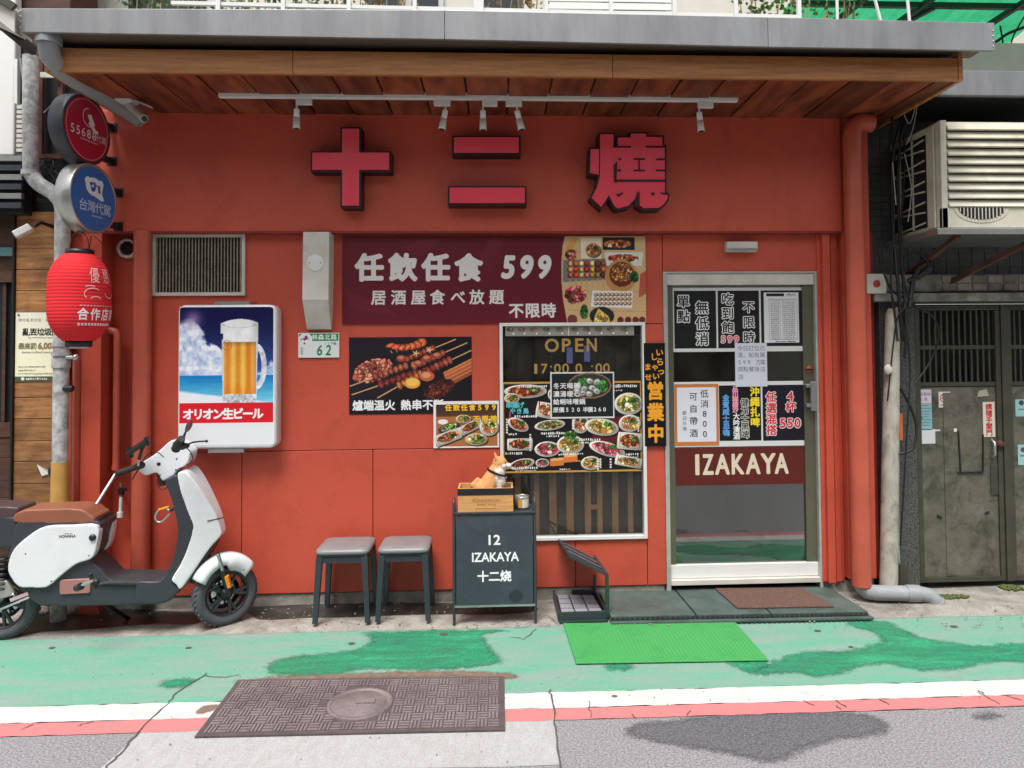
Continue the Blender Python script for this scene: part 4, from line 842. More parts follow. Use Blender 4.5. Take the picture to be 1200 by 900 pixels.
# ================================================================== POSTERS AND BANNER
rnd=random.Random(21)
Wt=(232,226,222)
t,p=sheet('banner','long maroon vinyl banner with white lettering and a food picture at its right end','banner',401,277,757,379,-.012,.004,mt='rust')
p.rect(401,277,757,379,(104,28,42))
for q in (((470,290),(500,278),(520,279),(490,300)),((405,340),(440,352),(470,372),(410,360)),((560,300),(575,277),(590,278),(572,320)),((600,350),(640,360),(630,378),(590,372))): p.poly(q,(112,34,48))
Ba,Bb=[(418,298,447,328),(456,298,486,328),(495,298,524,328),(533,299,562,328)],'任飲任食'
for b,g in zip(Ba,Bb): p.ch(g,(b[0]+b[2])/2,(b[1]+b[3])/2,33,Wt,.05)
for x,g in ((594,'5'),(616,'9'),(637,'9')): p.ch(g,x,313,36,Wt,.045,.85,.15)
for x,g in ((443,'居'),(466,'酒'),(489,'屋'),(511,'食'),(535,'べ'),(557,'放'),(580,'題')): p.ch(g,x,348,18,Wt,.025)
for x,g in ((603,'不'),(622,'限'),(641,'時')): p.ch(g,x,364,18,Wt,.03)
# picture end of the banner
edge=[(661,277),(658,290),(656.5,310),(656.5,330),(658,350),(663,379)]
bX=XR(401,277,757,379,-.012); cx0=bX[0]+(bX[1]-bX[0])*(655-401)/356
p2=Pic(655,277,757,379,Y=-.0135,X=(cx0,bX[1],bX[2],bX[3]),res=2.2,base=(104,28,42))
p2.poly([(640,270)]+edge+[(640,390)],(104,28,42)) if 0 else p2.poly(edge+[(757,379),(757,277)],(212,176,128))
for y in (295,318,341,364): p2.line(664,y,757,y+2,.6,(180,140,96))
for y0 in (300,): p2.poly([(659,305),(718,303),(718,328),(658,331)],(120,124,120)); 
p2.rect(706,278,744,293,(40,36,44)); p2.blobs(724,286,16,5,MEAT+SHR,22,rnd,.5)
p2.rect(680,279,704,303,(232,222,196)); p2.dish(694,293,9,8,SHR,rnd,(200,150,90))
p2.poly([(663,287),(672,277),(677,280),(668,296),(661,300)],(214,160,90)); p2.blobs(668,299,7,7,MEAT+RAW,16,rnd,.35)
p2.poly([(708,296),(754,296),(752,312),(710,312)],(224,220,210)); p2.blobs(730,303,19,5,SHR+MEAT,30,rnd,.6)
for i,c in enumerate([SHR,SHR,YEL,RAW,YEL,MEAT,MEAT]): p2.skewer(667+i*6.5,337,667+i*6.5,306,c,rnd,7,3,.35)
p2.ell(727,324,19,20,(196,140,84),.4); p2.ell(728,322,15,15,(110,46,34),.4); p2.blobs(728,320,12,11,YEL+MEAT,40,rnd,.3); p2.blobs(743,325,6,7,[(50,100,44),(36,80,36)],12,rnd,.5)
p2.poly([(693,341),(741,342),(740,362),(691,360)],(234,230,224)); 
for i in range(9):
    for j in range(3): p2.ell(697+i*5,346+j*5.2,2.6,2.3,(120,70,44)); p2.ell(696.6+i*5,345.6+j*5.2,1.6,1.4,(226,190,150))
p2.blobs(673,346,13,11,MEAT+RAW,40,rnd,.3); p2.blobs(683,366,5,9,[(60,110,50),(40,84,40)],12,rnd,.6)
p2.ell(704,371,15,11,(40,44,40)); p2.poly([(700,362),(712,372),(714,379),(694,379),(696,370)],(226,186,90)); p2.blobs(704,373,8,6,YEL,14,rnd,.4)
for x in (726,735,744,752): p2.ell(x,376,4,4,(110,44,40))
p2.ell(669,375,6,6,(120,60,60)); p2.poly([(750,322),(757,318),(757,345),(748,350)],(190,90,70))
p2.grain(.05)
p.build('print',MT['vinyl'],t); p2.build('picture',MT['vinyl'],t)
t,p=sheet('poster','black poster of grilled skewers on the red wall, white lettering along its foot','poster',409,395,553,485,-.0045,.002,pic=2.2)
p.rect(409,395,553,485,(26,22,28)); p.poly([(409,395),(500,395),(450,470),(409,480)],(34,30,38))
def shrimp(x,y,a,l,c): 
    for i in range(7): p.chunk(x+i*l*math.cos(a+i*.07-.2),y+i*l*math.sin(a+i*.07-.2),l*1.0,5.6-i*.5,tuple(q*1.15 for q in c),a,i); p.line(x+i*l*math.cos(a)-1,y+i*l*math.sin(a)-4+i*.3,x+i*l*math.cos(a)+1,y+i*l*math.sin(a)+3-i*.3,.7,(240,160,110))
p.blobs(437,434,24,13,[(190,100,80),(160,76,60),(206,130,104)],60,rnd,.28,-.3)
shrimp(494,402,2.85,6.2,(212,96,58))
for a in ((410,452,478,428,[(150,70,60),(176,96,70)],10),(412,462,490,436,[(140,50,50),(120,44,44)],10),(442,466,500,434,[(196,110,60),(190,90,60)],10),
    (534,398,474,422,[(176,86,62),(150,66,50)],9),(548,402,482,430,[(196,110,80),(150,70,50)],10),(553,411,494,438,[(150,56,50),(176,86,66)],10)):
    p.skewer(a[0],a[1],a[2],a[3],a[4],rnd,a[5],7,.4)
p.ell(483,449,9.5,6.5,(232,160,60)); p.ell(483,448,7,4.6,(244,196,96)); p.ell(500,441,9,6,(190,96,60)); p.ell(499,440,5.5,3.4,(222,150,100))
for i in range(4): p.poly([(519+i*1.3,437+i*4),(553,421+i*4.5),(553,426+i*4.5),(521+i*1.3,442+i*4)],(196-i*14,104-i*8,62-i*4)); p.line(520+i*1.3,437+i*4,553,421+i*4.5,.8,(226,150,96))
p.blobs(515,456,19,10,[(92,40,32),(112,54,40),(74,32,28)],40,rnd,.35,-.4)
for x,y in ((487,414),(503,410)):
    for k in range(5): p.line(x,y,x+4*math.cos(k*1.257),y+3.4*math.sin(k*1.257),1.1,(240,196,140))
for x,y in ((470,420),(490,426),(500,420),(512,417)): p.ell(x,y,6,4,(150,70,54)); p.ell(x-.5,y-1,3.6,2,(206,130,96))
p.row('爐端温火',413,463,474.5,12.5,(236,236,236),off=.035); p.row('熱串不斷',469,520,474.5,12.5,(236,236,236),off=.035)
p.build('print',MT['print'],t)
t,p=sheet('poster','small white-edged poster of shared dishes with yellow lettering, left of the window','poster',508,470,585,525,-.0085,.002,pic=2.2)
p.rect(508,470,585,525,(232,230,226)); p.rect(511,474,583,523,(170,110,66)); p.rect(511,474,583,488,(58,40,36),(90,60,46))
for y in (500,512): p.line(511,y+8,583,y-10,.5,(140,88,52))
p.dish(543,491,9,5,YEL,rnd,(224,200,150),n=14); p.dish(526,501,13,5,VEG,rnd,(60,66,50),-.25,n=20); p.ell(519,494,6,3,(236,232,226))
p.dish(525,512,16,6.5,SHR+MEAT,rnd,a=-.35,square=True,n=26); p.dish(552,500,14,5.5,MEAT,rnd,a=-.45,square=True,n=20); p.dish(573,501,11,10,SHR+YEL,rnd,n=22); p.dish(558,515,13,7,YEL+VEG,rnd,(206,186,140),n=24)
p.row('任飲任食',521,558,477.5,8,(236,190,50),off=.05,out=(60,30,20)); p.row('599',558,583,477.5,9,(236,190,50),off=.05,out=(60,30,20)); p.row('不限時',553,584,491,8,(236,190,50),off=.05,out=(60,30,20))
p.build('print',MT['print'],t)
# window: picture strip, gold hours, menus
Yw=.006
t,p=sheet('menu_strip','narrow strip of small dish pictures along the top of the window','menu strip',592,379,743,393.5,Yw-.004,.002)
p.rect(592,379,743,393.5,(150,146,138)); p.line(666,379,666,393.5,1,(220,218,212))
for i,x in enumerate((598,611,625,640,655,673,687,701,715,731)):
    p.ell(x,386,4.6,2.8,(120,112,100)); p.blobs(x,386,4,2.2,[(50,40,34),(110,80,60)]+(SHR if i<3 else VEG[:2]),9,rnd,.5); p.ell(x+3.6,390.7,1.1,1,(244,244,244))
p.build('print',MT['print'],t)
YG=.0115
t=thing('window_lettering','gold vinyl OPEN and opening hours lettering on the window glass','lettering',(PX(670,400),YG,PZ(440)))
def deco(px0,py0,px1,py1,Y,X=None,**k): return Print(px0,py0,px1,py1,Y=Y,**k)
p=deco(620,394,720,440,YG,step=.00001)
G_=(172,138,84)
for g,a,b in (('O',638.5,655),('P',658.5,669),('E',674,684),('N',687.5,699.5)): p.text(g,a,396.5,b,412.5,G_,.03)
for g,a,b in (('1',626,629.5),('7',634,641.5),('0',649,657),('0',658.5,666.5),('0',674,682),('0',697.5,705.5),('0',706.5,714.5)): p.text(g,a,426,b,437.5,G_,.022)
for x in (645.5,693.5): p.ell(x,429.5,1.1,1.1,G_,clip=False); p.ell(x,436,1.1,1.1,G_,clip=False)
p.build('letters',MT['print'],t)
for px in (667.5,688):
    c=P(px,405 if px>680 else 407,.06); h=.12
    tag(M().box(c.x-.02,c.x+.02,.058,.064,c.z-h/2-.05,c.z+h/2-.06).build('glow_panel',MT['screen'],None),'bluish lit screen seen through the window %s'%('under the letters P and E' if px<680 else 'under the letter N'),'screen')  # small flat boxes behind the pane, given a weak blue emission
t,p=sheet('menu_poster','large gold-edged picture menu of many dishes stuck to the window','menu poster',589,447,752,553.5,Yw-.004,.002,pic=2.4)
p.step=.00001
p.rect(589,447,752,553.5,(196,146,70)); p.rect(591,449.5,750.5,551,(28,24,26)); p.poly([(705,489),(750,489),(750,520),(690,520)],(96,30,36))
D=[(616,458,25,8,MEAT,0,0),(650,462,8,8,YEL,0,0),(737,474,17,13,YEL+VEG,0,0),(642,481,14,9,SHR,.2,1),(607,497,13,7,MEAT+SHR,.45,0),(644,498,18,6,VEG+MEAT,-.1,0),(680,497,10,11,SHR,0,0),(705,501,20,10,YEL,.15,0),(738,497,13,10,SHR+YEL,0,0),
   (609,520,15,7,MEAT,0,1),(641,526,15,9,RAW,0,0),(668,521,16,11,YEL,0,0),(711,527,22,8,RAW,.3,0),(738,518,15,10,MEAT,.1,1),(611,543,15,6,MEAT,-.2,0),(635,542,8,5,RAW,0,0),(692,543,12,8,SHR+YEL,0,0),(736,542,16,6,SHR+YEL,.2,1),(600,466,9,6,YEL,0,0)]
for x,y,rx,ry,pal,a,sq in D: p.dish(x,y,rx,ry,pal,rnd,a=a,square=bool(sq),n=34,size=.26)
for x,y in ((652,541),(668,537)): p.poly([(x-8,y-4),(x+8,y-5),(x+8,y+4),(x-8,y+5)],(214,120,60)); p.poly([(x-7,y-4),(x+8,y-5),(x+7,y-2),(x-7,y-1)],(238,170,100))
p.line(675,540,684,541,.6,(220,200,170)); p.blobs(668,510,8,5,VEG[:2],14,rnd,.5)
p.row('串揚げ',593,614,474,7.5,(90,190,196),off=.04); p.row('やき鳥',597,620,481,7,(90,190,196),off=.04); p.scribble(603,486,630,489,(230,230,228),rnd,2.6)
p.line(632,470,632,478,1.6,(190,40,44)); p.line(598,482,597,490,1.6,(206,60,90))
for b in ((608,451,642,454),(712,451,748,455),(712,457,730,459),(596,507,606,509),(634,506,662,509),(640,510,656,512),(678,514,704,517),(680,518,690,520),(592,529,612,532),(654,531,674,534),(668,531,684,533),(604,550,628,551),(655,549,668,550.5),(733,532,749,535),(738,536,749,537.5),(600,546,630,549)): p.scribble(*b,(226,226,222),rnd,2.4)
for x,a,b in ((594,490,506),(671,486,502),(621,508,528),(748,490,506),(703,538,550),(700,540,551),(715,538,550),(672,486,500)):
    for y in range(int(a),int(b),3): p.rect(x-1,y,x+1,y+2,(226,226,222))
p.build('print',MT['print'],t)
t,p=sheet('poster','white-framed dark clam hotpot poster stuck over the top of the picture menu','poster',645,436,720,490.5,Yw-.008,.002,pic=2.2)
p.step=.00002
p.rect(645,436,720,490.5,(220,220,218)); p.rect(646.5,437.5,718.5,488.5,(30,34,36))
p.ell(691,452,26,15.5,(150,110,90)); p.ell(691,452,24.5,14,(52,56,50)); p.blobs(683,448,6,5,[(70,150,60),(90,170,80)],14,rnd,.4); p.blobs(706,453,7,7,[(60,140,56),(90,170,76)],16,rnd,.4)
for x,y,a in ((691,447,.3),(699,448,-.6),(694,455,.1),(684,456,-.5),(677,453,.4),(699,459,.5),(690,462,.2),(682,461,-.2),(676,459,.6)): p.chunk(x,y,5,3.8,(200,198,192),a,int(x)); p.ell(x+.5,y+.3,2.0,1.2,(120,116,112),a)
for y,s_,x1 in ((452,'冬天喝碗',680),(461.5,'濃湯暖心',680),(470.5,'蛤蜊味噌鍋',686)): p.row(s_,648,x1,y,7.4,(226,226,226),off=.025)
p.row('原價520',648,681,480,6.6,(226,226,226),off=.025); p.row('半價260',683,711,480,6.6,(226,226,226),off=.025)
p.build('print',MT['print'],t)
t,p=sheet('vertical_sign','narrow black upright sign with orange brush lettering between window and door','sign',755,402,780,523,-.02,.018,mt='black')
p.rect(755,402,780,523,(16,15,18)); OR=(236,160,44)
for g,x,y in (('い',773.5,413),('ら',774,424),('っ',775,435)): p.ch(g,x,y,9.5,OR,.03)
for g,x,y in (('し',767,418),('ゃ',768,430),('い',769,441)): p.ch(g,x,y,9,OR,.03)
for g,x,y in (('ま',759.5,430),('せ',760,442)): p.ch(g,x,y,8.5,OR,.03)
for g,y in (('営',458),('業',483),('中',508)): p.ch(g,768,y,22,OR,.04,.9)
p.build('print',MT['print'],t)
# door posters
Yd1=.044
t,p=sheet('door_poster','upper white-framed poster row on the door: two black panels and a price list','poster',788,337,943,412,Yd1-.003,.002)
p.rect(788,337,943,412,(214,214,212)); p.rect(790,340.5,839,408,(26,30,30)); p.rect(841,340.5,889.5,408,(32,26,30)); p.rect(891.5,340.5,941,406,(28,34,40))
dk=(34,34,36); kw=dict(off=.02,out=(232,232,230),oo=.07)
p.col('單點',801,344,379,15,dk,**kw); p.col('無低消',822.5,351,406,15.5,dk,**kw); p.col('吃到飽',852.5,342,392,14.5,dk,**kw); p.col('不限時',877,351,404,14,dk,**kw); p.row('599',843,866,397.5,11,(214,120,124),off=.05,out=(238,220,220))
p.rect(895,343,936,402,(222,222,224)); p.rect(898,344,919,347.5,(40,42,48)); p.scribble(922,344.5,933,347,(120,122,126),rnd,2.2)
for x in (901,914,917,934): p.line(x,351,x,398,.4,(130,132,136))
for y in (351,398): p.line(901,y,934,y,.5,(110,112,116))
for i in range(19): p.scribble(903,352.5+i*2.4,913,353.7+i*2.4,(140,142,146),rnd,1.8); p.scribble(918,352.5+i*2.4,932,353.7+i*2.4,(140,142,146),rnd,1.8)
p.scribble(908,400,932,401.4,(70,72,76),rnd,1.8)
p.build('print',MT['print'],t)
t,p=sheet('door_poster','lower white-edged poster row on the door: orange-framed note and two black drink lists','poster',790,447,944,523,Yd1-.003,.002)
p.rect(790,447,944,523,(216,216,216)); p.rect(790.5,449.5,842,522,(196,120,66)); p.rect(793.5,453.5,839,517,(222,222,230)); p.rect(842.5,451.5,891.5,516.5,(24,22,26)); p.rect(893.5,451.5,943,517,(28,26,36))
k2=(26,26,30)
p.col('低消800',825.5,455,514,10,k2,off=.01); p.col('可自帶酒',812.5,457,514,10,k2,off=.01); p.col('歡迎外帶',802,480,505,5.2,(60,60,66))
p.col('沖繩扎啤',884.5,453,501,11.5,(240,214,40),off=.04); p.col('健力士黑啤',872.5,467,514,10,(24,22,26),off=.02,out=(226,224,214)); p.col('品川檸檬沙',861.5,453,483,7.4,(234,150,180),off=.05); p.col('大吟清酒',862.5,484,515,8.2,(236,236,236),off=.03); p.col('金賓威士忌嗨',850.5,462,511,8.4,(96,160,222),off=.04)
rd=(206,50,66)
p.col('任選混搭',903.5,459,511,12.5,rd,off=.03,out=(236,214,214),oo=.07); p.ch('4',926,465,15,rd,.03,out=(236,214,214)); p.ch('杯',926.5,477.5,12.5,rd,.03,out=(236,214,214)); p.row('550',912.5,938.5,496.5,15,rd,off=.03,out=(236,214,214))
p.build('print',MT['print'],t)
t,p=sheet('paper_notice','small white handwritten paper stuck between the two poster rows of the door','notice',861.5,402,899,453,Yd1-.006,.001,mt='white')
p.rect(861.5,402,899,453,(208,210,220)); ik=(90,94,110)
for y,s_ in ((408,'今日訂位已'),(416,'滿，如有單'),(424.5,'599 方案'),(432.5,'請點餐後沽')): p.row(s_,864,897,y,6.6,ik)
p.ch('店',868,441.5,6.6,ik); p.build('print',MT['paper'],t)
t,p=sheet('door_sign','dark red panel reading IZAKAYA across the door glass','sign',792,524,947.5,568,Yd1-.001,.002)
p.rect(792,524,947.5,568,(96,36,32)); cw=(222,208,184)
for g,a,b in (('I',814.5,819.5),('Z',823,836),('A',837.5,855),('K',857,872),('A',873.5,891),('Y',891,909),('A',907.5,924)): p.text(g,a,531.5,b,556,cw,.035)
p.build('print',MT['print'],t)
# ================================================================== SMALL WALL THINGS
# beer light box
Yb=-.13
t=thing('beer_sign','white framed lightbox sign picturing a beer mug above a red stripe of lettering','sign',(PX(265,440,Yb),0,PZ(525,265,Yb)))
x0,x1,z0,z1=XR(208,357,324,526,Yb)
def rrect(x0,x1,z0,z1,r,n=5):
    o=[]
    for cx,cz,a0 in ((x1-r,z1-r,0),(x0+r,z1-r,90),(x0+r,z0+r,180),(x1-r,z0+r,270)):
        for i in range(n+1): a=R(a0+90*i/n); o.append((cx+r*math.cos(a),cz+r*math.sin(a)))
    return o
M().pillow(rrect(x0,x1,z0,z1,.045),Yb,-.003,.016).build('case',MT['gloss'],t)
ax_=lambda q:x0+(x1-x0)*(q-208)/116; az_=lambda q:z1+(z0-z1)*(q-357)/169
p=Pic(210.4,359.6,321.6,521,Y=Yb-.001,X=(ax_(210.4),ax_(321.6),az_(521),az_(359.6)),step=.00005,res=2.0,base=(238,240,242))
a,b,c_,d=210.5,360.5,320,522
p.map=(lambda u,v,k,X=p.X:(X[0]+(X[1]-X[0])*u,Yb-.0012-.00004*k,X[3]+(X[2]-X[3])*v))
def scene_(X,Y,im):
    nz=p.noise(X,Y,16,6,3); nf=p.noise(X,Y,6,5,11); t=np.clip((Y-360)/80,0,1)[...,None]
    sky_=np.array((20,18,70))*(1-t)+np.array((58,96,176))*t**1.5+0*t
    env=np.clip((X-210)/1.0,0,200); wd=14+50*np.clip((Y-376)/62,0,1)**.9; m1=np.clip((wd*(.55+.9*nz)-(X-210)+4)/5,0,1)*np.clip((Y-378+8*nz)/6,0,1)
    m2=np.clip((Y-(438-26*nz*np.clip((X-296)/22,0,1)))/4,0,1)*(X>300); mm=np.clip(m1+m2*.8,0,1)[...,None]
    sh=np.clip(.25+1.15*nf+.25*(nz-.5)-.15*np.clip((Y-400)/40,0,1),0,1)[...,None]; cl=np.array((96,128,196))*(1-sh)+np.array((246,248,252))*sh
    o=sky_*(1-mm)+cl*mm; g=np.exp(-((X-226)**2+(Y-374)**2)/90)[...,None]; o=o*(1-g*.7)+np.array((176,140,196))*g*.7
    ts=np.clip((Y-440)/30,0,1)[...,None]; sea=np.array((22,120,190))*(1-ts)+np.array((120,206,232))*ts; sea=sea*(.93+.14*p.noise(X*.3,Y*2,4,3,2))[...,None]
    o=np.where((Y>440)[...,None],sea,o); sl_=457+ (X-210)*.13; sd2=np.clip((Y-sl_)/2.5,0,1)[...,None]; o=o*(1-sd2)+np.array((232,236,240))*sd2
    rr_=np.minimum(np.minimum(X-210,320.5-X),Y-360); ins=(X>210)&(X<320.5)&(Y>360)&(Y<472)&~((Y<364)&(X<214)&((X-214)**2+(Y-364)**2>16))&~((Y<364)&(X>316.5)&((X-316.5)**2+(Y-364)**2>16))
    return np.where(ins[...,None],o,im)
p.paint(scene_)
p.rect(210,472,320.5,495.5,(214,34,46)); p.rect(210,495.5,320.5,519,(228,230,234))
# mug
def mug_(X,Y,im):
    # handle
    h=(((X-300)/12.5)**2+((Y-430)/27)**2); hin=(((X-300)/6.5)**2+((Y-430)/19)**2); k=(h<1)&(hin>1)&(X>300); hc_=np.array((226,230,240))*(.72+.4*p.noise(X,Y,5,2,4))[...,None]; im=np.where(k[...,None],hc_,im)
    xl_=259.5+1.5*np.clip((Y-400)/70,0,1); xr_=302-1.5*np.clip((Y-400)/70,0,1); g=(X>xl_)&(X<xr_)&(Y>398)&(Y<472); im=np.where(g[...,None],np.array((206,212,220)),im)
    u=(X-262)/38; b_=(u>0)&(u<1)&(Y>401)&(Y<463); st=.5+.5*np.cos(u*2*np.pi*3.2+.5); t=np.clip((Y-401)/60,0,1)
    c1=np.array((244,206,96)); c2=np.array((222,128,44)); c3=np.array((206,96,40)); mixv=np.clip(st*.8+.2*p.noise(X,Y,8,3,6)-.75*np.clip(u-.55,0,1)-.3*(t>.8)*(t-.8)*5,0,1)[...,None]; bc=c2*(1-mixv)+c1*mixv; e=np.clip(abs(u-.5)*2-.75,0,1)[...,None]*2.4; bc=bc*(1-e*.5)+c3*e*.5; bc=bc*(1-.25*np.clip(1-(Y-401)/6,0,1))[...,None]
    im=np.where(b_[...,None],bc,im)
    base_=g&(Y>462); im=np.where(base_[...,None],np.array((214,220,228))*(.55+.75*p.noise(X*1.2,Y*2,3,3,8))[...,None],im)
    top=374+4*((X-281)/20)**2; f=(X>258)&(X<302.5)&(Y>top)&(Y<401)&~((X<261)&(Y>391)); sh=(.90+.12*p.noise(X,Y,7,3,5)-.18*np.clip((X-292)/10,0,1)-.1*np.clip((264-X)/6,0,1))[...,None]; im=np.where(f[...,None],np.array((248,248,250))*sh,im)
    rim=(abs(np.sqrt(((X-280)/19)**2+((Y-380)/4.2)**2)-1)<.09)&(Y>380); return np.where(rim[...,None],im*.86,im)
p.paint(mug_)
for i in range(16): p.line(266+5.6*math.cos(i*.3927),405+5.6*math.sin(i*.3927),266+5.6*math.cos((i+1)*.3927),405+5.6*math.sin((i+1)*.3927),.7,(196,90,60))
p.row('オリオン生ビール',215,308,485,13.5,(240,240,240),off=.045)
p.build('print',mat('lightbox_face',(1,1,1),.2,attr=True,spec=.5),t)
for y0_,y1_,a,b in ((353.5,357.5,252,294),(525.5,530,245,287)):
    X=XR(a,y0_,b,y1_,Yb+.03); M().box(X[0],X[1],Yb+.01,-.002,X[2],X[3]).build('fixing_rail',MT['alum'],t)
# square grille and round vent
t=thing('wall_vent','rectangular steel framed ventilation grille under the sign band','vent',(PX(233,310),0,PZ(345,233)))
X=XR(178,274,287,346.5,-.02)
frame_part(t,'frame',X[0],X[1],X[2],X[3],.022,-.022,-.001,'offwhite')
M().box(X[0]+.022,X[1]-.022,-.004,-.001,X[2]+.022,X[3]-.022).build('backing',MT['black'],t)
n=27; m_=None
bk=None
for i in range(n):
    x=X[0]+.03+(X[1]-X[0]-.06)*i/(n-1); o=M().box(x-.0032,x+.0032,-.018,-.008,X[2]+.022,X[3]-.022).build('slat',MT['ventslat'],t) if bk is None else None
    if bk is None: bk=o; x00=x
    else: o=bk.copy(); COL.objects.link(o); o.parent=t; o.location=(bk.location.x+x-x00,0,0)
mm=M()
for i in range(10): z=X[2]+.03+(X[3]-X[2]-.06)*i/9; mm.box(X[0]+.022,X[1]-.022,-.0075,-.005,z-.0015,z+.0015)
o=mm.build('cross_wire',MT['gateframe'],t); o['kind']='stuff'
c=P(149,291,.08)
t=thing('round_vent','small round white vent cap on the recessed red wall below the disc signs','vent',(c.x,.1,c.z))
M().lathe((c.x,.1,c.z),[(.045,-.012),(.05,-.03),(.064,-.03),(.068,-.02),(.068,0)],28,'y').build('ring',MT['white'],t)
M().lathe((c.x,.1,c.z),[(0,-.010),(.046,-.010)],24,'y').build('backing',MT['black'],t)
for i in range(6):
    z=c.z-.038+i*.0155; hw=math.sqrt(max(0,.046**2-(z-c.z)**2)); M().box(c.x-hw,c.x+hw,.072,.086,z-.0025,z+.0025).build('slat',MT['rust'],t)
# white duct cover
Yc=-.14
t=thing('duct_cover','tall off-white metal duct cover tapering to a point at its foot','duct cover',(PX(370,330),0,PZ(386,370)))
f=px_out([(355.5,271.5),(385,271.5),(385,351),(389,386),(359,386),(354,351)],Yc); f2=px_out([(356,271.5),(389,271.5)],Yc)
y0_=Yc
ff=[(P(355,271.5,Yc)),(P(386,271.5,Yc)),(P(385,351,Yc)),(P(354,351,Yc))]
lo=[P(388,386,-.03),P(359.5,386,-.03)]
vs=ff+[Vector((v.x,-.002,v.z)) for v in ff]+lo+[Vector((v.x,-.002,v.z)) for v in lo]
M().add(vs,[(0,1,2,3),(0,4,5,1),(1,5,6,2),(0,3,7,4),(3,2,8,9),(2,6,10,8),(3,9,11,7),(8,10,11,9)]).build('cover',MT['offwhite'],t,bevel=.004)
c=P(369.5,308,Yc); m=M(); m.lathe((c.x,Yc,c.z),[(0,-.008),(.05,-.008),(.056,-.003),(.056,0)],28,'y'); m.build('round_cap',MT['white'],t)
for s_ in (-.036,.036): M().lathe((c.x+s_,Yc-.008,c.z),[(0,-.003),(.004,-.003),(.005,0)],8,'y').build('screw',MT['greypipe'],t)
# house number plate
t,p=sheet('number_plate','green and white house number plate reading 62 under the duct cover','house number',349.5,390,397.5,419,-.012,.008,mt='white')
GR=(24,132,76)
p.rect(350.5,391,396.5,418,(222,226,224)); p.rect(350.5,391,396.5,399.5,GR); p.ell(358,397.5,8,7.5,(226,230,228)); p.blobs(358,396,3.6,4,[(170,50,110),(140,40,100)],12,rnd,.5); p.blobs(358,402,3,1.4,[(190,50,60)],5,rnd,.8); p.ell(353.2,398,.9,.9,(80,80,80))
p.row('林森北路',365,395,395,7,(226,240,230),off=.02); p.row('119巷',380,394,402.5,4.2,GR)
p.ch('6',374.5,410.5,17,GR,.02,.8,.15); p.ch('2',384.5,410.5,17,GR,.02,.8,.15); p.rect(352.5,407,355,415.5,(170,176,174)); p.build('print',MT['print'],t)
# little white fixture above the door
X=XR(852,283,888,294.5,-.06); t=thing('emergency_light','small white rectangular light fitting on the wall above the door','light',((X[0]+X[1])/2,0,X[2]))
M().box(X[0],X[1],-.06,-.002,X[2],X[3]).build('case',MT['offwhite'],t,bevel=.004); M().box(X[0]+.004,X[1]-.004,-.064,-.0602,X[2]+.004,X[2]+.02).build('lens',MT['alum'],t)
# projecting disc signs, faces towards +x
def disc(cxp,cyp,name,label,col_,rimc,draw,thick=.092,rad=.212):
    c=P(cxp,cyp,-.38); t=thing(name,label,'sign',(c.x,c.y,c.z-rad),group='round projecting signs at the left end of the sign band')
    xf=c.x
    M().lathe((xf,c.y,c.z),[(rad-.02,.0),(rad-.012,.006),(rad-.003,.004),(rad,-.004),(rad,-thick+.004),(rad-.004,-thick),(0,-thick)],56,'x').build('drum',MT[rimc],t)
    M().lathe((xf,c.y,c.z),[(0,.002),(rad-.018,.002)],48,'x').build('face',col_,t)
    # canvas: -1..1, right = +Y
    p=Print(-1,-1,1,1,mapf=lambda u,v,k:(xf+.0025+.00006*k,c.y+(u*2-1)*rad,c.z-(v*2-1)*rad)); draw(p); p.build('print',MT['print'],t)
    for dz in (.10,-.12): 
        M().bar((xf-thick/2,c.y+math.sqrt(rad**2-dz*dz)-.01,c.z+dz),(xf-thick/2,-.085,c.z+dz),.025,.04).build('bracket',MT['black'],t)
        M().box(xf-thick/2-.03,xf-thick/2+.03,-.088,-.0805,c.z+dz-.03,c.z+dz+.03).build('bracket_plate',MT['black'],t)
    t.rotation_euler.z=R(-8)
def dred(p):
    w_=(236,200,206)
    for i in range(44): a=i*.1428; p.line(.86*math.cos(a),.86*math.sin(a),.86*math.cos(a+.1428),.86*math.sin(a+.1428),.022,(230,150,160))
    for i in range(5,23): a=i*.2; p.line(.05+.26*math.cos(a),-.36+.26*math.sin(a),.05+.26*math.cos(a+.2),-.36+.26*math.sin(a+.2),.03,w_)
    p.poly([(-.02,-.42),(.12,-.48),(.2,-.36),(.3,-.2),(.2,-.14),(.05,-.28)],(240,226,228)); p.poly([(.0,-.2),(.12,-.26),(.34,-.06),(.32,.02),(.2,-.02)],(240,226,228)); p.ell(.38,-.02,.05,.05,(240,226,228))
    for i,g in enumerate('55688'): p.ch(g,-.62+.22*i,.12,.36,(240,222,226),.0,1.0)
    p.ch('代',.45,.14,.24,w_); p.ch('駕',.68,.14,.24,w_)
    for i in range(12): p.rect(-.3+i*.06,.3,-.27+i*.06,.34,w_)
def dblue(p):
    p.ell(.0,-.34,.36,.27,(226,230,236)); p.ell(-.26,-.46,.13,.13,(226,230,236)); p.ell(.27,-.46,.12,.13,(226,230,236)); p.poly([(-.3,-.2),(.3,-.25),(.42,-.02),(.3,.02),(.0,-.08)],(226,230,236))
    B=(30,90,160); p.blobs(-.05,-.38,.12,.14,[B],8,random.Random(1),.5); p.rect(-.13,-.32,.02,-.2,B); p.poly([(.14,-.44),(.24,-.4),(.26,-.18),(.16,-.2)],(90,96,100)); 
    p.row('台灣代駕',-.62,.72,.24,.36,(210,222,236)); 
    for i in range(9): p.rect(-.1+i*.05,.48,-.07+i*.05,.52,(190,206,226))
disc(102,152,'disc_sign','red round projecting sign with the number 55688, above the blue one',mat('red_sign_face',lin((186,34,62)),.3,coat=.3),'satin',dred)
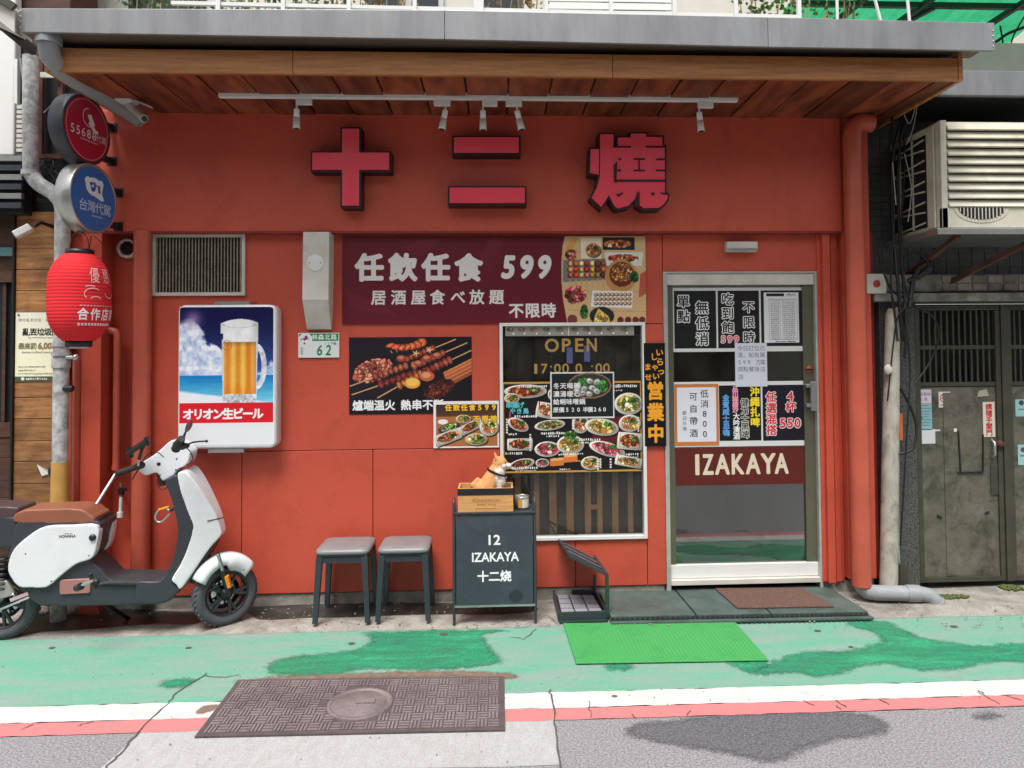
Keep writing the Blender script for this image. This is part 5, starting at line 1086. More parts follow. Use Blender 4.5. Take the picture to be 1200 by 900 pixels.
disc(110,233,'disc_sign','blue round projecting sign with a white cloud-like bear, below the red one',mat('blue_sign_face',lin((30,104,176)),.3,coat=.3),'alum',dblue)
# paper lantern
c=P(93,349,-.42); RL,HL=.170,.26
t=thing('paper_lantern','red ribbed paper lantern hanging from the corner, white print on its right side','lantern',(c.x,c.y,c.z-HL-.05))
prof=[]; nR=26
def lr(u): # u -1..1
    return RL*(.5+.5*(1-abs(u)**3.6)) if abs(u)<1 else RL*.5
for i in range(nR*4+1):
    u=-1+2*i/(nR*4); rr=lr(u)-.0028*abs(math.sin(math.pi*nR*(u+1)/2)); prof.append((rr,u*HL))
tl_=M().lathe(c,prof,48).build('shade',MT['lantern'],t)
M().lathe(c,[(.0,HL+.03),(.075,HL+.03),(.078,HL-.004),(.0,HL-.004)],28).build('top_ring',MT['black'],t)
M().lathe(c,[(.0,-HL-.035),(.07,-HL-.035),(.072,-HL+.004),(.0,-HL+.004)],28).build('bottom_ring',MT['black'],t)
M().cyl((c.x,c.y,c.z-HL-.034),(c.x,c.y,c.z-HL-.045),.05,20).build('bulb_plate',MT['white'],t)
M().tube([(c.x-.06,c.y,c.z+HL+.02),(c.x-.045,c.y,c.z+HL+.1),(c.x,c.y,c.z+HL+.15),(c.x+.045,c.y,c.z+HL+.1),(c.x+.06,c.y,c.z+HL+.02)],.003,6).build('handle_wire',MT['cable'],t)
M().tube([(c.x,c.y,c.z+HL+.15),(c.x+.02,c.y+.1,c.z+HL+.22),(c.x+.06,-.09,c.z+HL+.2)],.003,6).build('cord',MT['cable'],t)
A0=math.atan2(-1,1)+.40   # print faces the street's right
def lmap(u,v,k):
    a=A0+(u-.5)*1.75; z=(.5-v)*2*HL*.95; rr=lr(z/HL)+.0012+.00004*k; return (c.x+rr*math.cos(a),c.y+rr*math.sin(a),c.z+z)
p=Print(0,0,1,1,mapf=lmap); LW=(244,214,214)
p.row('優惠',.25,.8,.24,.2,(244,190,190),off=.0,wx=1.0); 
p.row('合作店家',.06,.98,.71,.15,(246,230,230),off=.03,wx=1.35)
for i in range(13): p.rect(.08+i*.065,.815,.08+i*.065+.045,.845,LW)
for i in range(13): p.rect(.12+i*.06,.60,.12+i*.06+.04,.615,(236,150,150))
for (cx,cy,rx,ry,a0,a1) in ((.35,.47,.16,.07,2.4,5.4),(.72,.43,.13,.08,.2,2.9),(.4,.53,.1,.03,3.3,6.1),(.3,.4,.1,.03,3.6,5.6)):
    for i in range(9): a=a0+(a1-a0)*i/9; b=a0+(a1-a0)*(i+1)/9; p.line(cx+rx*math.cos(a),cy+ry*math.sin(a),cx+rx*math.cos(b),cy+ry*math.sin(b),.012,(244,180,180))
p.build('print',MT['print'],t)
# red pipes on the left
def redpipe(label,pts,r,mt='redpipe',cat='pipe',name='wall_pipe',collars=()):
    t=thing(name,label,cat,pts[-1] if pts[-1].z<pts[0].z else pts[0]); M().tube(pts,r,16).build('pipe_run',MT[mt],t)
    for a,b in collars: M().cyl(a,b,r*1.18,16).build('pipe_collar',MT[mt],t)
    return t
def vp(px,y0,y1,Y): a=PX(px,480,Y); return Vector((a,Y,PZ(y0,px,Y))),Vector((a,Y,max(.02,PZ(y1,px,Y))))
a,b=vp(166,271.5,700,-.06); redpipe('thick vertical pipe painted wall red, from the sign band to the ground',[a,b],.056,collars=((b,b+Vector((0,0,.06))),))
a,b=vp(137,392,545,.02); e=P(115,390,.02)
redpipe('thin red pipe bent beside the lantern, ending in a round cap',[Vector((PX(108,395,.02),.02,a.z+.03)),Vector((a.x-.05,.02,a.z+.03)),Vector((a.x-.012,.02,a.z+.018)),a,b],.024,collars=((b,b-Vector((0,0,.03))),))
a,b=vp(91,420,680,-.02); redpipe('slim red conduit running down beside the grey pole',[a,b],.03)
a,b=vp(84,460,680,.0); redpipe('second slim red conduit tucked behind the first',[a,b],.02)
# thick pipe at the right end
Yq=-.16
q0=P(999,165,Yq); q1=P(1013,686,Yq); q1=Vector((q0.x+.02,Yq,q1.z))
redpipe('thick vertical red drainpipe at the right end of the shop front',[Vector((PX(1022,144,Yq),Yq,PZ(144,1010,Yq))),Vector((q0.x+.05,Yq,PZ(144,1010,Yq))),Vector((q0.x+.012,Yq,PZ(149,1010,Yq))),Vector((q0.x,Yq,PZ(160,1010,Yq))),Vector((q0.x,Yq,q1.z))],.062)
gp=thing('floor_pipe','grey plastic drain elbow running along the ground at the foot of the red pipe','pipe',G(1040,702))
za=q1.z
pp=[Vector((q0.x,Yq,za-.001)),Vector((q0.x,Yq,.11)),Vector((q0.x+.03,Yq-.01,.075)),Vector((q0.x+.09,Yq-.02,.068)),Vector((q0.x+.36,Yq-.05,.066)),Vector((q0.x+.42,Yq-.06,.055)),Vector((q0.x+.455,Yq-.07,.02)),Vector((q0.x+.46,Yq-.07,.0))]
M().tube(pp,.05,16).build('pipe_run',MT['greypipe'],gp)
for i,j in ((0,1),(6,7)): M().cyl(pp[i],pp[j]+Vector((0,0,.01)),.058,16).build('pipe_collar',MT['greypipe'],gp)
M().cyl(pp[4]-Vector((.08,-.01,0)),pp[4],.056,16).build('pipe_collar',MT['greypipe'],gp)
# ================================================================== UPSTAIRS AND NEIGHBOURS
rnd=random.Random(5)
up=thing('upper_storey','pale upper storey wall with shuttered windows behind the balcony railing','building',(0,.6,3.7))
ux0,ux1=PX(-60,20,.6),PX(945,20,.6)
M().box(ux0,ux1,.6,.75,3.56,7.6).build('wall',MT['cream'],up)
for a,b,mt in ((478,520,'alum'),(700,786,'white'),(560,612,'gateframe'),(150,240,'gateframe'),(430,470,'greenframe')):
    x0,x1=PX(a,10,.57),PX(b,10,.57); f=M().box(x0,x1,.57,.599,3.7,5.6).build('window',MT[mt],up,bevel=.004)
    M().box(x0+.04,x1-.04,.562,.569,3.75,5.55).build('pane',MT['darkglass'],f)
for i in range(14):
    z=3.62+i*.06; M().box(PX(640,10,.57),PX(786,10,.57),.55,.561,z,z+.05).build('shutter_slat',MT['white'],up)
# railing
Yrl=-.86
rl=thing('balcony_railing','white steel balcony railing standing along the top of the canopy','railing',(0,Yrl,zR))
def rz(px,py): return P(px,py,Yrl)
ra,rb=rz(250,4.5),rz(938,20)
rails=[]
for i,px in enumerate((256,332,409,486,561,640,716,790,862,936)):
    x=PX(px,5,Yrl); w_=.022 if px!=561 else .055; z=ra.z+(x-ra.x)/(rb.x-ra.x)*(rb.z-ra.z)
    M().box(x-w_/2,x+w_/2,Yrl-.011,Yrl+.011,zR-.05,4.5).build('baluster',MT['white'],rl)
M().bar((PX(200,3,Yrl),Yrl+.012,ra.z+.006),(rb.x,Yrl+.012,rb.z+.004),.02,.02).build('bottom_rail',MT['white'],rl)
M().bar((PX(200,3,Yrl),Yrl,4.52),(rb.x,Yrl,4.5),.03,.04).build('top_rail',MT['white'],rl)
def plant(px0,px1,seed,label,mt='leaf',h=.34,Y=-.62,n=240,name='balcony_plant'):
    x0,x1=PX(px0,5,Y),PX(px1,5,Y); r=random.Random(seed); z0=zR-.06
    t=thing(name,label,'plant',((x0+x1)/2,Y,z0)); M().box(x0+.03,x1-.03,Y-.09,Y+.09,z0-.02,z0+.1).build('planter',MT['rust'],t,bevel=.006)
    m=M()
    for i in range(n):
        x=r.uniform(x0-.03,x1+.03); y=Y+r.gauss(-.03,.07); z=z0+.06+abs(r.gauss(0,.5))*h; s=r.uniform(.02,.045)
        a=Vector((r.uniform(-1,1),r.uniform(-1,1),r.uniform(-.3,1))).normalized(); b=a.cross(Vector((r.random(),r.random(),r.random()))).normalized()
        c=Vector((x,y,z)); m.add([c,c+a*s*.5+b*s*.35,c+a*s,c+a*s*.5-b*s*.35],[(0,1,2,3)])
    o=m.build('foliage',MT[mt],t); o['kind']='stuff'
    m=M()
    for i in range(10):
        x=r.uniform(x0,x1); m.tube([(x,Y,z0+.08),(x+r.uniform(-.06,.06),Y+r.uniform(-.05,.05),z0+.1+h*r.uniform(.5,1.1))],.004,5)
    o=m.build('stem',MT['dryleaf'],t); o['kind']='stuff'
plant(150,238,1,'leafy green plant in a planter above the left end of the canopy')
plant(262,325,2,'bushy green plant behind the railing, second from the left',n=300)
plant(340,405,3,'dense green plant behind the railing between two balusters',n=300)
plant(418,480,4,'sparse straw-like dried plant behind the railing left of the thick post','dryleaf',.5,n=150)
plant(570,636,5,'tall dry grass plant behind the railing right of the thick post','dryleaf',.5,n=200)
plant(870,932,6,'dark green plant behind the railing next to the green awning',n=260)
# green translucent awning, right
ga=thing('green_awning','green translucent sheet awning on dark steel struts above the right end','awning',(3,.4,4.3))
ax0,ax1=PX(938,10,.2),PX(1260,10,.2)
m=M(); n=60
for i in range(n):
    a=ax0+(ax1-ax0)*i/n; b=ax0+(ax1-ax0)*(i+1)/n; z=.012*math.sin(i*1.6); z2=.012*math.sin((i+1)*1.6)
    m.add([(a,-.7,4.46+z),(b,-.7,4.46+z2),(b,2.4,3.95+z2),(a,2.4,3.95+z)],[(0,1,2,3)],True)
m.build('sheet',MT['awning'],ga)
for a,b in (((ax0,-.6,4.41),(ax1,-.6,4.41)),((ax0,.35,4.25),(ax1,.35,4.25)),((ax0,1.3,4.09),(ax1,1.3,4.09)),((ax0,2.3,3.93),(ax1,2.3,3.93)),((3.0,-.6,4.40),(2.1,2.3,3.92)),((3.5,-.6,4.40),(2.6,2.3,3.92)),((4.2,-.6,4.40),(3.4,2.3,3.92)),((4.9,-.6,4.40),(4.2,2.3,3.92)),((2.2,2.3,3.92),(3.3,.35,4.24))):
    M().bar(a,b,.035,.04).build('strut',MT['greenframe'],ga)
M().bar((PX(1120,20,.9),.9,2.9),(PX(1120,20,.9)+.02,.9,4.12),.09,.09).build('post',MT['greenframe'],ga)
for px,dx in ((981,0),(1030,.1),(1065,.03)):
    x=PX(px,10,-.84); M().tube([(x-dx*1.4,-.84,4.2),(x+dx*.2,-.84,zR-.04)],.009,8).build('railing_post',MT['white'],rl)
plant(945,1000,9,'leafy green plant under the green awning at the right end of the balcony',n=200,h=.5,Y=-.3)
# right neighbour ---------------------------------------------------------------
NR=thing('neighbour_building','grimy tiled neighbour house with a steel gate, right of the red shop','building',(3.4,.2,0))
nx0=PX(1026,420,-.1)+.004; nx1=9.0
tz=PZ(322,1120,.12)
M().box(nx0,nx1,.15,.4,tz,3.52).build('upper_wall',MT['tile'],NR)
# small tiles, one mesh (below ten pixels each)
m=M(); tw,th_=.094,.052; r=random.Random(2); x=nx0+.004; j=0
zz0=PZ(322,1120,.12)+.004
for j in range(34):
    for i in range(30):
        x=nx0+.004+i*tw; z=zz0+j*th_
        if z>3.4 or x>5.2: continue
        y=.145-r.uniform(0,.0015); m.box(x,x+tw-.006,y,.152,z,z+th_-.005)
o=m.build('wall_tile',MT['tile'],NR); o['kind']='stuff'
# ledge with square tiles and the flaking lintel
lz0,lz1=PZ(342,1120,.02),PZ(322,1120,.02)
M().box(PX(1008,330,-.04),nx1,.0,.3,lz0,lz1).build('ledge',MT['dirty'],NR,bevel=.004)
sq=mat('old_square_tile',lin((150,140,128)),.5,var=.6,vscale=8,var2=lin((96,84,78)),objvar=.3,grime=lin((60,54,48)),gscale=6,gamt=.7)
for i in range(9):
    x=PX(1104+i*18,332,-.004)
    for k in range(2):
        z=lz0+.008+k*(lz1-lz0-.008)/2; M().box(x,x+.096,-.008,-.0005,z,z+(lz1-lz0)/2-.012).build('ledge_tile',sq,NR,bevel=.002,seg=1)
z0,z1=PZ(353,1120,-.03),PZ(343,1120,-.03)
M().box(PX(1024,348,-.04),nx1,-.05,.3,z0,z1-.002).build('lintel',MT['dirty'],NR,bevel=.006)
X=XR(1005,321,1038,344,-.06); bx=M().box(X[0]+.06,X[1],-.07,-.001,X[2],X[3]).build('bell_box',MT['offwhite'],None,bevel=.004); tag(bx,'weathered white box with a red round mark on the ledge beside the red pipe','box')
cc=P(1027.5,332.5,-.072); M().lathe((cc.x,-.0705,cc.z),[(0,-.004),(.022,-.004),(.026,0)],16,'y').build('round_mark',mat('faded_red',lin((170,60,54)),.5),bx)
# pebble-dash pier, gate
M().box(PX(1030,520,.06),PX(1075,520,.02)-.002,.02,.3,0,z0-.002).build('pier',MT['pebble'],NR)
gt=thing('steel_gate','weathered grey steel double gate with barred top and old stickers','gate',(PX(1125,500,.06),.06,0))
GY=.06; gx0,gx1=PX(1073,520,GY),PX(1173,520,GY); gz1=PZ(358,1120,GY); gzm=PZ(450,1120,GY); gz0=PZ(681,1120,GY)+.0
def leaf_(x0,x1,nb):
    frame_part(gt,'frame',x0,x1,gz0,gz1,.035,GY-.02,GY+.02,'gateframe')
    M().box(x0+.035,x1-.035,GY-.004,GY+.006,gz0+.036,gzm-.02).build('door_panel',MT['gate'],gt)
    for z in (gzm,PZ(407,1120,GY)): M().box(x0+.035,x1-.035,GY-.012,GY+.012,z-.014,z+.014).build('cross_rail',MT['gateframe'],gt)
    zm=PZ(407,1120,GY)
    for i in range(nb):
        x=x0+.05+(x1-x0-.1)*(i+.5)/nb
        for za_,zb_ in ((gzm+.014,zm-.014),(zm+.014,gz1-.036)): M().box(x-.006,x+.006,GY-.006,GY+.006,za_,zb_).build('bar',MT['gateframe'],gt)
leaf_(gx0,gx1,12); leaf_(gx1+.045,gx1+.63,12)
M().box(gx1+.002,gx1+.043,GY-.03,GY+.03,gz0,gz1).build('centre_post',MT['gateframe'],gt)
M().box(gx0-.02,gx1+.7,.3,.34,0,gz1+.02).build('dark_behind',MT['black'],gt)
M().box(PX(1105,500,GY),PX(1120,500,GY)-.02,GY-.009,GY-.0045,gz0+.04,gzm-.06).build('weld_strip',MT['gate'],gt)
for a,b in (((1123,505),(1126,555)),((1152,509),(1152,552))): 
    p_,q_=P(a[0],a[1],GY-.01),P(b[0],b[1],GY-.01); M().bar(p_,q_,.008,.008).build('bracket_rod',MT['black'],gt)
M().bar(P(1122,554,GY-.01),P(1152,553,GY-.01),.01,.008).build('bracket_rod',MT['black'],gt)
c=P(1161,525,GY); M().tube([(c.x,GY-.012,c.z+.06),(c.x-.005,GY-.05,c.z+.04),(c.x-.005,GY-.05,c.z-.04),(c.x,GY-.012,c.z-.06)],.009,8).build('handle',MT['alum'],gt)
M().lathe((c.x+.05,GY-.02,c.z+.03),[(0,-.02),(.024,-.018),(.028,0)],16,'y').build('lock',MT['rust'],gt)
X=XR(1161,545,1171,580,GY-.01); M().box(X[0],X[1],GY-.012,GY-.0045,X[2],X[3]).build('lock_plate',MT['gateframe'],gt,bevel=.003)
for px,py,w_ in ((1100,605,.03),(1156,603,.03)): c=P(px,py,GY); M().bar((c.x-w_/2,GY-.006,c.z+.008),(c.x+w_/2,GY-.006,c.z-.01 if px<1120 else c.z+.02),.01,.012).build('dent',MT['black'],gt)
gy=GY-.0075
def sticker(label,box,draw,cat='sticker',name='sticker',Y=None,mt='offwhite'):
    Y=Y or gy; t,p=sheet(name,label,cat,*box,Y,.0012,mt=mt); draw(p); p.build('print',MT['paper'],t)
rd=(190,44,50)
def d1(p): p.rect(1072,456,1092,504,(140,176,182)); p.rect(1073,457,1091.5,472,(214,198,204)); p.row('出租專線',1073.5,1091,462,4.2,(70,60,120)); p.row('公寓',1077,1088,468,4,(60,60,110)); [p.rect(1072+.4*(i%3),475+i*3.3,1088+(i*7)%4,475.9+i*3.3,(90,128,136)) for i in range(8)]; p.rect(1073,488,1081,491,(50,120,120))
sticker('tall pale teal notice pasted at the left edge of the steel gate',(1072,456,1092,504),d1)
def d2(p): p.rect(1072,503,1096,520,(206,208,210)); p.rect(1092,503.5,1102,505.5,(210,210,206))
sticker('blank white paper scrap directly below the teal notice',(1072,503,1096,520),d2)
def d3(p):
    p.rect(1100,459,1114,477.5,(216,210,202))
    for i in range(14): a=i*.449; p.line(1107+5*math.cos(a),466.5+5*math.sin(a),1107+5*math.cos(a+.449),466.5+5*math.sin(a+.449),1,rd)
    p.line(1103.5,463,1110.5,470,1,rd); p.rect(1103.5,466,1110,467.4,(60,60,60)); p.scribble(1102,474,1113,475.6,(110,100,96),random.Random(1),1.6)
sticker('small square no-smoking sticker near the top of the steel gate',(1100,459,1114,477.5),d3)
def d4(p): p.rect(1152,471,1166,512,(216,204,190)); p.col('請隨手關門',1159,473,511,8,rd,off=.035)
sticker('upright cream sticker with five red characters above the gate handle',(1152,471,1166,512),d4,name='sticker')
def d5(p): p.poly([(1145,465),(1147,458),(1156,456),(1159,464)],(168,164,150))
t=thing('sticker','torn grey remnant of a sticker above the red-lettered one','sticker',P(1152,465,gy)); p=Print(1145,456,1159,465,Y=gy); d5(p); p.build('print',MT['paper'],t)
def d6(p): p.rect(1190,468,1206,488,(150,190,184)); p.ell(1197,472,3,3,(70,70,76)); p.rect(1193,479,1206,480.5,(90,130,130))
def d7(p): p.rect(1193,521,1208,545,(150,190,184)); p.ell(1199,527,3,3,(110,60,110)); p.rect(1195,533,1206,535,(90,130,130))
sticker('teal card in the upper letter slot at the right edge of the gate',(1190,468,1206,488),d6,'card','card')
sticker('teal card in the lower letter slot at the right edge of the gate',(1193,521,1208,545),d7,'card','card')
sb=M().box(PX(1118,505,gy)-.02,PX(1118,505,gy)+.02,gy-.001,gy,PZ(506,1118,gy),PZ(502,1118,gy)); tag(sb.build('tape_scrap',MT['white'],None),'small white scrap of tape in the middle of the steel gate','tape')
# leaning white pole, orange strap, conduits and cables
a,b=P(1046,362,-.06),P(1041,692,-.10)
pl=thing('leaning_pole','old peeling white pole leaning between the red pipe and the gate','pole',(b.x,b.y,.02))
M().tube([a,a.lerp(b,.02),a.lerp(b,.5),Vector((b.x,b.y,.015))],[.03,.046,.056,.058],14).build('shaft',MT['peel'],pl)
M().ball(P(1041,433,-.12),.03,.02,.036).build('foam_blob',MT['cream'],pl)
a=P(1055,500,-.03); M().box(a.x-.01,a.x+.012,-.04,-.02,a.z-.09,a.z+.09).build('orange_strap',mat('orange_strap',lin((226,110,50)),.5),pl)
t=thing('conduit','thin grey steel conduit running up the pebbled pier to the ground socket','conduit',P(1055,690,-.03))
M().tube([(P(1051,360,-.03).x,-.02,P(1051,360,-.03).z),(P(1052,640,-.03).x,-.03,P(1052,640,-.03).z),(P(1054,690,-.03).x,-.04,.02)],.012,8).build('tube_run',MT['greypipe'],t)
c=P(1056,660,-.05); M().tube([(c.x,c.y,.02),(c.x,c.y,c.z)],[.045,.04],14).build('socket',MT['gateframe'],t)
cb=thing('cable_bundle','tangled bundle of black cables hanging between the shop and the air conditioner','cables',P(1062,350,-.1))
r=random.Random(9)
def cab(px,Y=-.12,rr=.007): M().tube(smoothpts([tuple(P(x,y,Y+r.uniform(-.03,.03))) for x,y in px],5,False),rr,6).build('cable',MT['cable'],cb)
cab([(1066,118),(1054,150),(1046,190),(1046,260),(1052,330),(1058,400)],rr=.012); cab([(1070,120),(1056,160),(1052,230),(1056,300),(1062,380),(1060,420)],rr=.01)
cab([(1058,130),(1060,200),(1055,290),(1064,345),(1078,362),(1092,370),(1100,390),(1092,420),(1072,450)]); cab([(1060,300),(1052,330),(1066,420),(1062,520),(1055,640)],rr=.006)
cab([(1055,455),(1066,475),(1074,500),(1070,525),(1054,532)],rr=.009); cab([(1028,290),(1036,320),(1046,350),(1052,400)]); cab([(1062,350),(1050,345),(1040,330),(1030,300)],rr=.005)
cab([(1082,300),(1090,312),(1080,322),(1064,330)],rr=.02); cab([(1078,312),(1070,330),(1066,360)],rr=.016); cab([(1048,122),(1042,180),(1048,250),(1044,320),(1046,360)],rr=.006); cab([(1064,340),(1060,360),(1050,380),(1040,470)],rr=.005)
wc=mat('pale_twine',lin((190,186,176)),.7)
for pts in ([(1074,120),(1066,145),(1058,130)],[(1076,118),(1070,150),(1062,170)],[(1060,180),(1068,220),(1064,260)],[(1046,190),(1050,240)]): M().tube(smoothpts([tuple(P(x,y,-.16)) for x,y in pts],4,False),.003,5).build('twine',wc,cb)
# window air conditioner
ACY=-.46
ac=thing('air_conditioner','large cream window air conditioner with louvred front on a steel shelf','air conditioner',(PX(1150,200,ACY),ACY,PZ(270,1150,ACY)))
axl=PX(1103,200,ACY); axr=axl+.98; az0,az1=PZ(267,1150,ACY),PZ(141,1150,ACY)
M().box(axl+.002,axr,ACY+.03,.14,az0,az1).build('case',MT['ac'],ac,bevel=.008)
M().box(axl,axl+.04,ACY,ACY+.029,az0,az1).box(axl,axr,ACY,ACY+.029,az0,PZ(243,1150,ACY)-.001).build('front_frame',MT['ac'],ac,bevel=.004)
lz1,lz0=PZ(143,1150,ACY),PZ(243,1150,ACY); n=10
for i in range(n):
    z=lz0+(lz1-lz0)*i/n; h=(lz1-lz0)/n
    M().hexa([(axl+.045,ACY-.012,z+.006),(axr,ACY-.012,z+.006),(axr,ACY+.016,z+h*.93),(axl+.045,ACY+.016,z+h*.93)],[(axl+.045,ACY+.0,z),(axr,ACY+.0,z),(axr,ACY+.03,z+h*.9),(axl+.045,ACY+.03,z+h*.9)]).build('louvre',MT['ac'],ac)
M().box(axl+.045,axr,ACY+.029,ACY+.031,lz0,lz1).build('louvre_back',MT['gateframe'],ac)
# curved vent: dark half disc with grid
c=P(1150,243,ACY); hw=(PX(1182,250,ACY)-PX(1118,250,ACY))/2; hh=c.z-PZ(258,1150,ACY)
m=M(); m.add([(c.x+hw*math.cos(-math.pi*i/20),ACY-.003,c.z-.004+hh*1.15*math.sin(-math.pi*i/20)) for i in range(21)],[tuple(range(21))]); m.build('vent_trim',MT['ac'],ac)
m=M(); m.add([(c.x+hw*.86*math.cos(-math.pi*i/20),ACY-.0045,c.z-.004+hh*.9*math.sin(-math.pi*i/20)) for i in range(21)],[tuple(range(21))]); m.build('vent_dark',MT['black'],ac)
for i in range(-6,7):
    x=c.x+i*hw/7.5; h_=hh*.9*math.sqrt(max(0,1-((x-c.x)/(hw*.86))**2)); M().box(x-.003,x+.003,ACY-.009,ACY-.005,c.z-.004-h_,c.z-.004).build('vent_bar',MT['ac'],ac)
# side face: ribs and dark grille
x_=axl
M().box(x_-.004,x_+.0,ACY+.16,.12,az0+.03,az1-.05).build('side_grille_back',MT['black'],ac)
for i in range(9):
    z=az0+.06+i*(az1-az0-.14)/8; M().bar((x_-.008,ACY+.17,z),(x_-.008,.11,z+.05*(1 if i%2 else -1)*.6),.006,.01).build('side_bar',MT['ac'],ac)
for yy in (ACY+.3,ACY+.45): M().box(x_-.012,x_-.005,yy,yy+.012,az0+.03,az1-.05).build('side_bar',MT['ac'],ac)
M().box(x_-.012,x_-.001,ACY+.06,ACY+.14,az0+.01,az1-.02).build('side_rib',MT['ac'],ac,bevel=.003)
M().box(axl-.05,axr+.1,ACY-.03,.14,az0-.045,az0-.008).build('shelf',MT['alum'],ac,bevel=.004)
M().bar((axl+.62,ACY-.02,az0-.06),(axl+.28,.13,az0-.36),.04,.03).build('shelf_brace',MT['rust'],ac); M().bar((axl+.1,ACY+.0,az0-.05),(axl+.1,.13,az0-.25),.03,.03).build('shelf_brace',MT['rust'],ac)
# neighbour's own gutter
ng=thing('neighbour_gutter','grey steel gutter of the neighbour over the air conditioner','gutter',(3.5,-.35,PZ(113,1150,-.4)))
M().box(PX(1078,100,-.4),8,-.42,-.38,PZ(113,1150,-.4),PZ(84,1150,-.4)).build('front',MT['steel'],ng,bevel=.004); M().box(PX(1078,100,-.4),8,-.379,.15,PZ(113,1150,-.4)+.005,PZ(113,1150,-.4)+.02).box(PX(1078,100,-.4),8,-.379,.15,PZ(84,1150,-.4)-.02,PZ(84,1150,-.4)-.01).build('underside',MT['black'],ng)
M().box(PX(1102,60,.2),PX(1142,60,.2)+.6,.146,.16,PZ(85,1120,.15),PZ(50,1120,.15)).build('upper_panel',MT['cream'],NR)
wb=thing('white_side_wall','pale wall and drooping wires at the far top right corner','wall',(PX(1190,40,1.2),1.2,3)); M().box(PX(1136,40,2.5),9,2.5,2.6,3.0,6).build('wall_face',MT['cream'],wb)
for k,pts in enumerate(([(1200,32),(1180,40),(1165,50),(1140,56),(1110,74)],[(1200,20),(1185,50),(1190,80)],[(1165,70),(1175,55),(1172,30)])): M().tube(smoothpts([tuple(P(x,y,.3)) for x,y in pts],4,False),.012 if k==0 else .006,6).build('wire',MT['cable'],wb)
# left neighbour ---------------------------------------------------------------
NL=thing('timber_shop','neighbouring shop front clad in horizontal wooden planks at the left edge','building',(-3.4,.2,0))
Yn=.02; lx0,lx1=PX(17,450,Yn),PX(64,450,Yn)
zbot,ztop=PZ(590,40,Yn),PZ(245,40,Yn); edges=[248,291,316,341,366,391,416,441,466,491,517,541,567,592,617,642,667,692]
for a,b in zip(edges,edges[1:]):
    z1_,z0_=PZ(a,40,Yn),PZ(b,40,Yn); M().box(lx0,lx1+.06,Yn,Yn+.03,z0_+.003,z1_-.001).build('plank',MT['cladding'],NL,bevel=.002,seg=1)
M().box(PX(-300,450,.25),lx1+.05,.06,.4,0,5.8).build('core_wall',MT['darkwood'],NL)
M().box(lx0-.012,lx0-.001,.0,.059,0,ztop).build('corner_strip',MT['black'],NL)
fx=lx0-.013
M().box(PX(-120,450,.05),fx,.03,.058,PZ(300,5,.04),PZ(290,5,.04)).build('teal_strip',mat('teal_strip',lin((90,130,134)),.5),NL)
for a,b,x0_ in ((318,331,-120),(495,512,-120)): M().box(PX(x0_,450,.05),fx,.01,.057,PZ(b,5,.04),PZ(a,5,.04)).build('door_rail',MT['darkwood'],NL)
for i,(a,b) in enumerate(((513,536),(536,560),(560,583),(583,606),(606,640),(640,690))): M().box(PX(-120,450,.05),fx,.015,.057,PZ(b,5,.04)+.003,PZ(a,5,.04)).build('low_board',MT['darkwood'],NL,bevel=.002,seg=1)
M().box(PX(-120,450,.05),fx,.05,.059,PZ(495,5,.05),PZ(331,5,.05)).build('door_glass',MT['darkglass'],NL)
M().box(PX(3,400,.03),PX(7,400,.03),.025,.049,PZ(495,5,.04),PZ(331,5,.04)).build('door_mullion',MT['darkwood'],NL)
t=thing('louvred_awning','dark slatted metal shutter hood at the upper left edge','shutter',(PX(5,220,-.1),-.1,PZ(250,10,-.1)))
for i in range(6): 
    z=PZ(186+i*11,10,-.12); M().bar((PX(-120,200,-.12),-.12,z),(PX(27,200,-.12),-.12,z),.03,.035).build('slat',MT['satin'] if i%2 else MT['alum'],t)
M().box(PX(-120,200,-.09),PX(28,200,-.09),-.09,.0,PZ(250,10,-.1),PZ(184,10,-.1)).build('shutter_box',MT['black'],t)
# flood lamp
c=P(31,270,-.14); t=thing('flood_lamp','small white flood lamp tilted down on the plank wall','lamp',c)
d=Vector((-.5,-.35,-.4)).normalized(); up_=Vector((0,0,1)); sx=d.cross(up_).normalized()
M().bar(c-d*.0+Vector((.03,0,.02)),c+d*.07,.10,.045).build('lamp_body',MT['white'],t,bevel=.006); M().tube([c+Vector((.035,.02,.03)),c+Vector((.06,.05,.06)),(c.x+.07,Yn,c.z+.05)],.012,8).build('arm',MT['black'],t); M().bar(c+d*.071,c+d*.074,.085,.035).build('lens',MT['alum'],t)
# beige warning sign
t,p=sheet('wall_notice','cream public notice board on the planks, partly hidden by the lantern','notice',18,366,80,447,Yn-.006,.005,mt='white')
p.rect(18,366,80,447,(232,230,212),(240,238,200)); p.rect(18,441,80,447,(84,86,74)); p.ell(27,443.7,2,2,(230,230,220)); p.scribble(31,442.6,56,445,(226,226,216),rnd,2)
p.row('請勿亂丟垃圾 檢舉',21,62,375,4.2,(110,112,96)); p.row('亂丟垃圾罰',26,69,389,9.2,(40,44,36),off=.035); p.scribble(33,395,62,396.6,(130,130,112),rnd,2); p.row('最高罰',21.5,43,405.5,7.8,(120,122,84),off=.02); p.text('6,000',44.5,401.5,65.5,410.5,(150,116,80),.05)
for y in (412,): p.scribble(26,y,60,y+1.8,(130,130,112),rnd,2.2)
for y,x1 in ((429,54),(433,43),(437,66)): p.scribble(22,y,x1,y+1.4,(126,126,108),rnd,2)
p.ell(21.7,369,1.2,1.2,(30,30,30)); p.build('print',MT['print'],t)
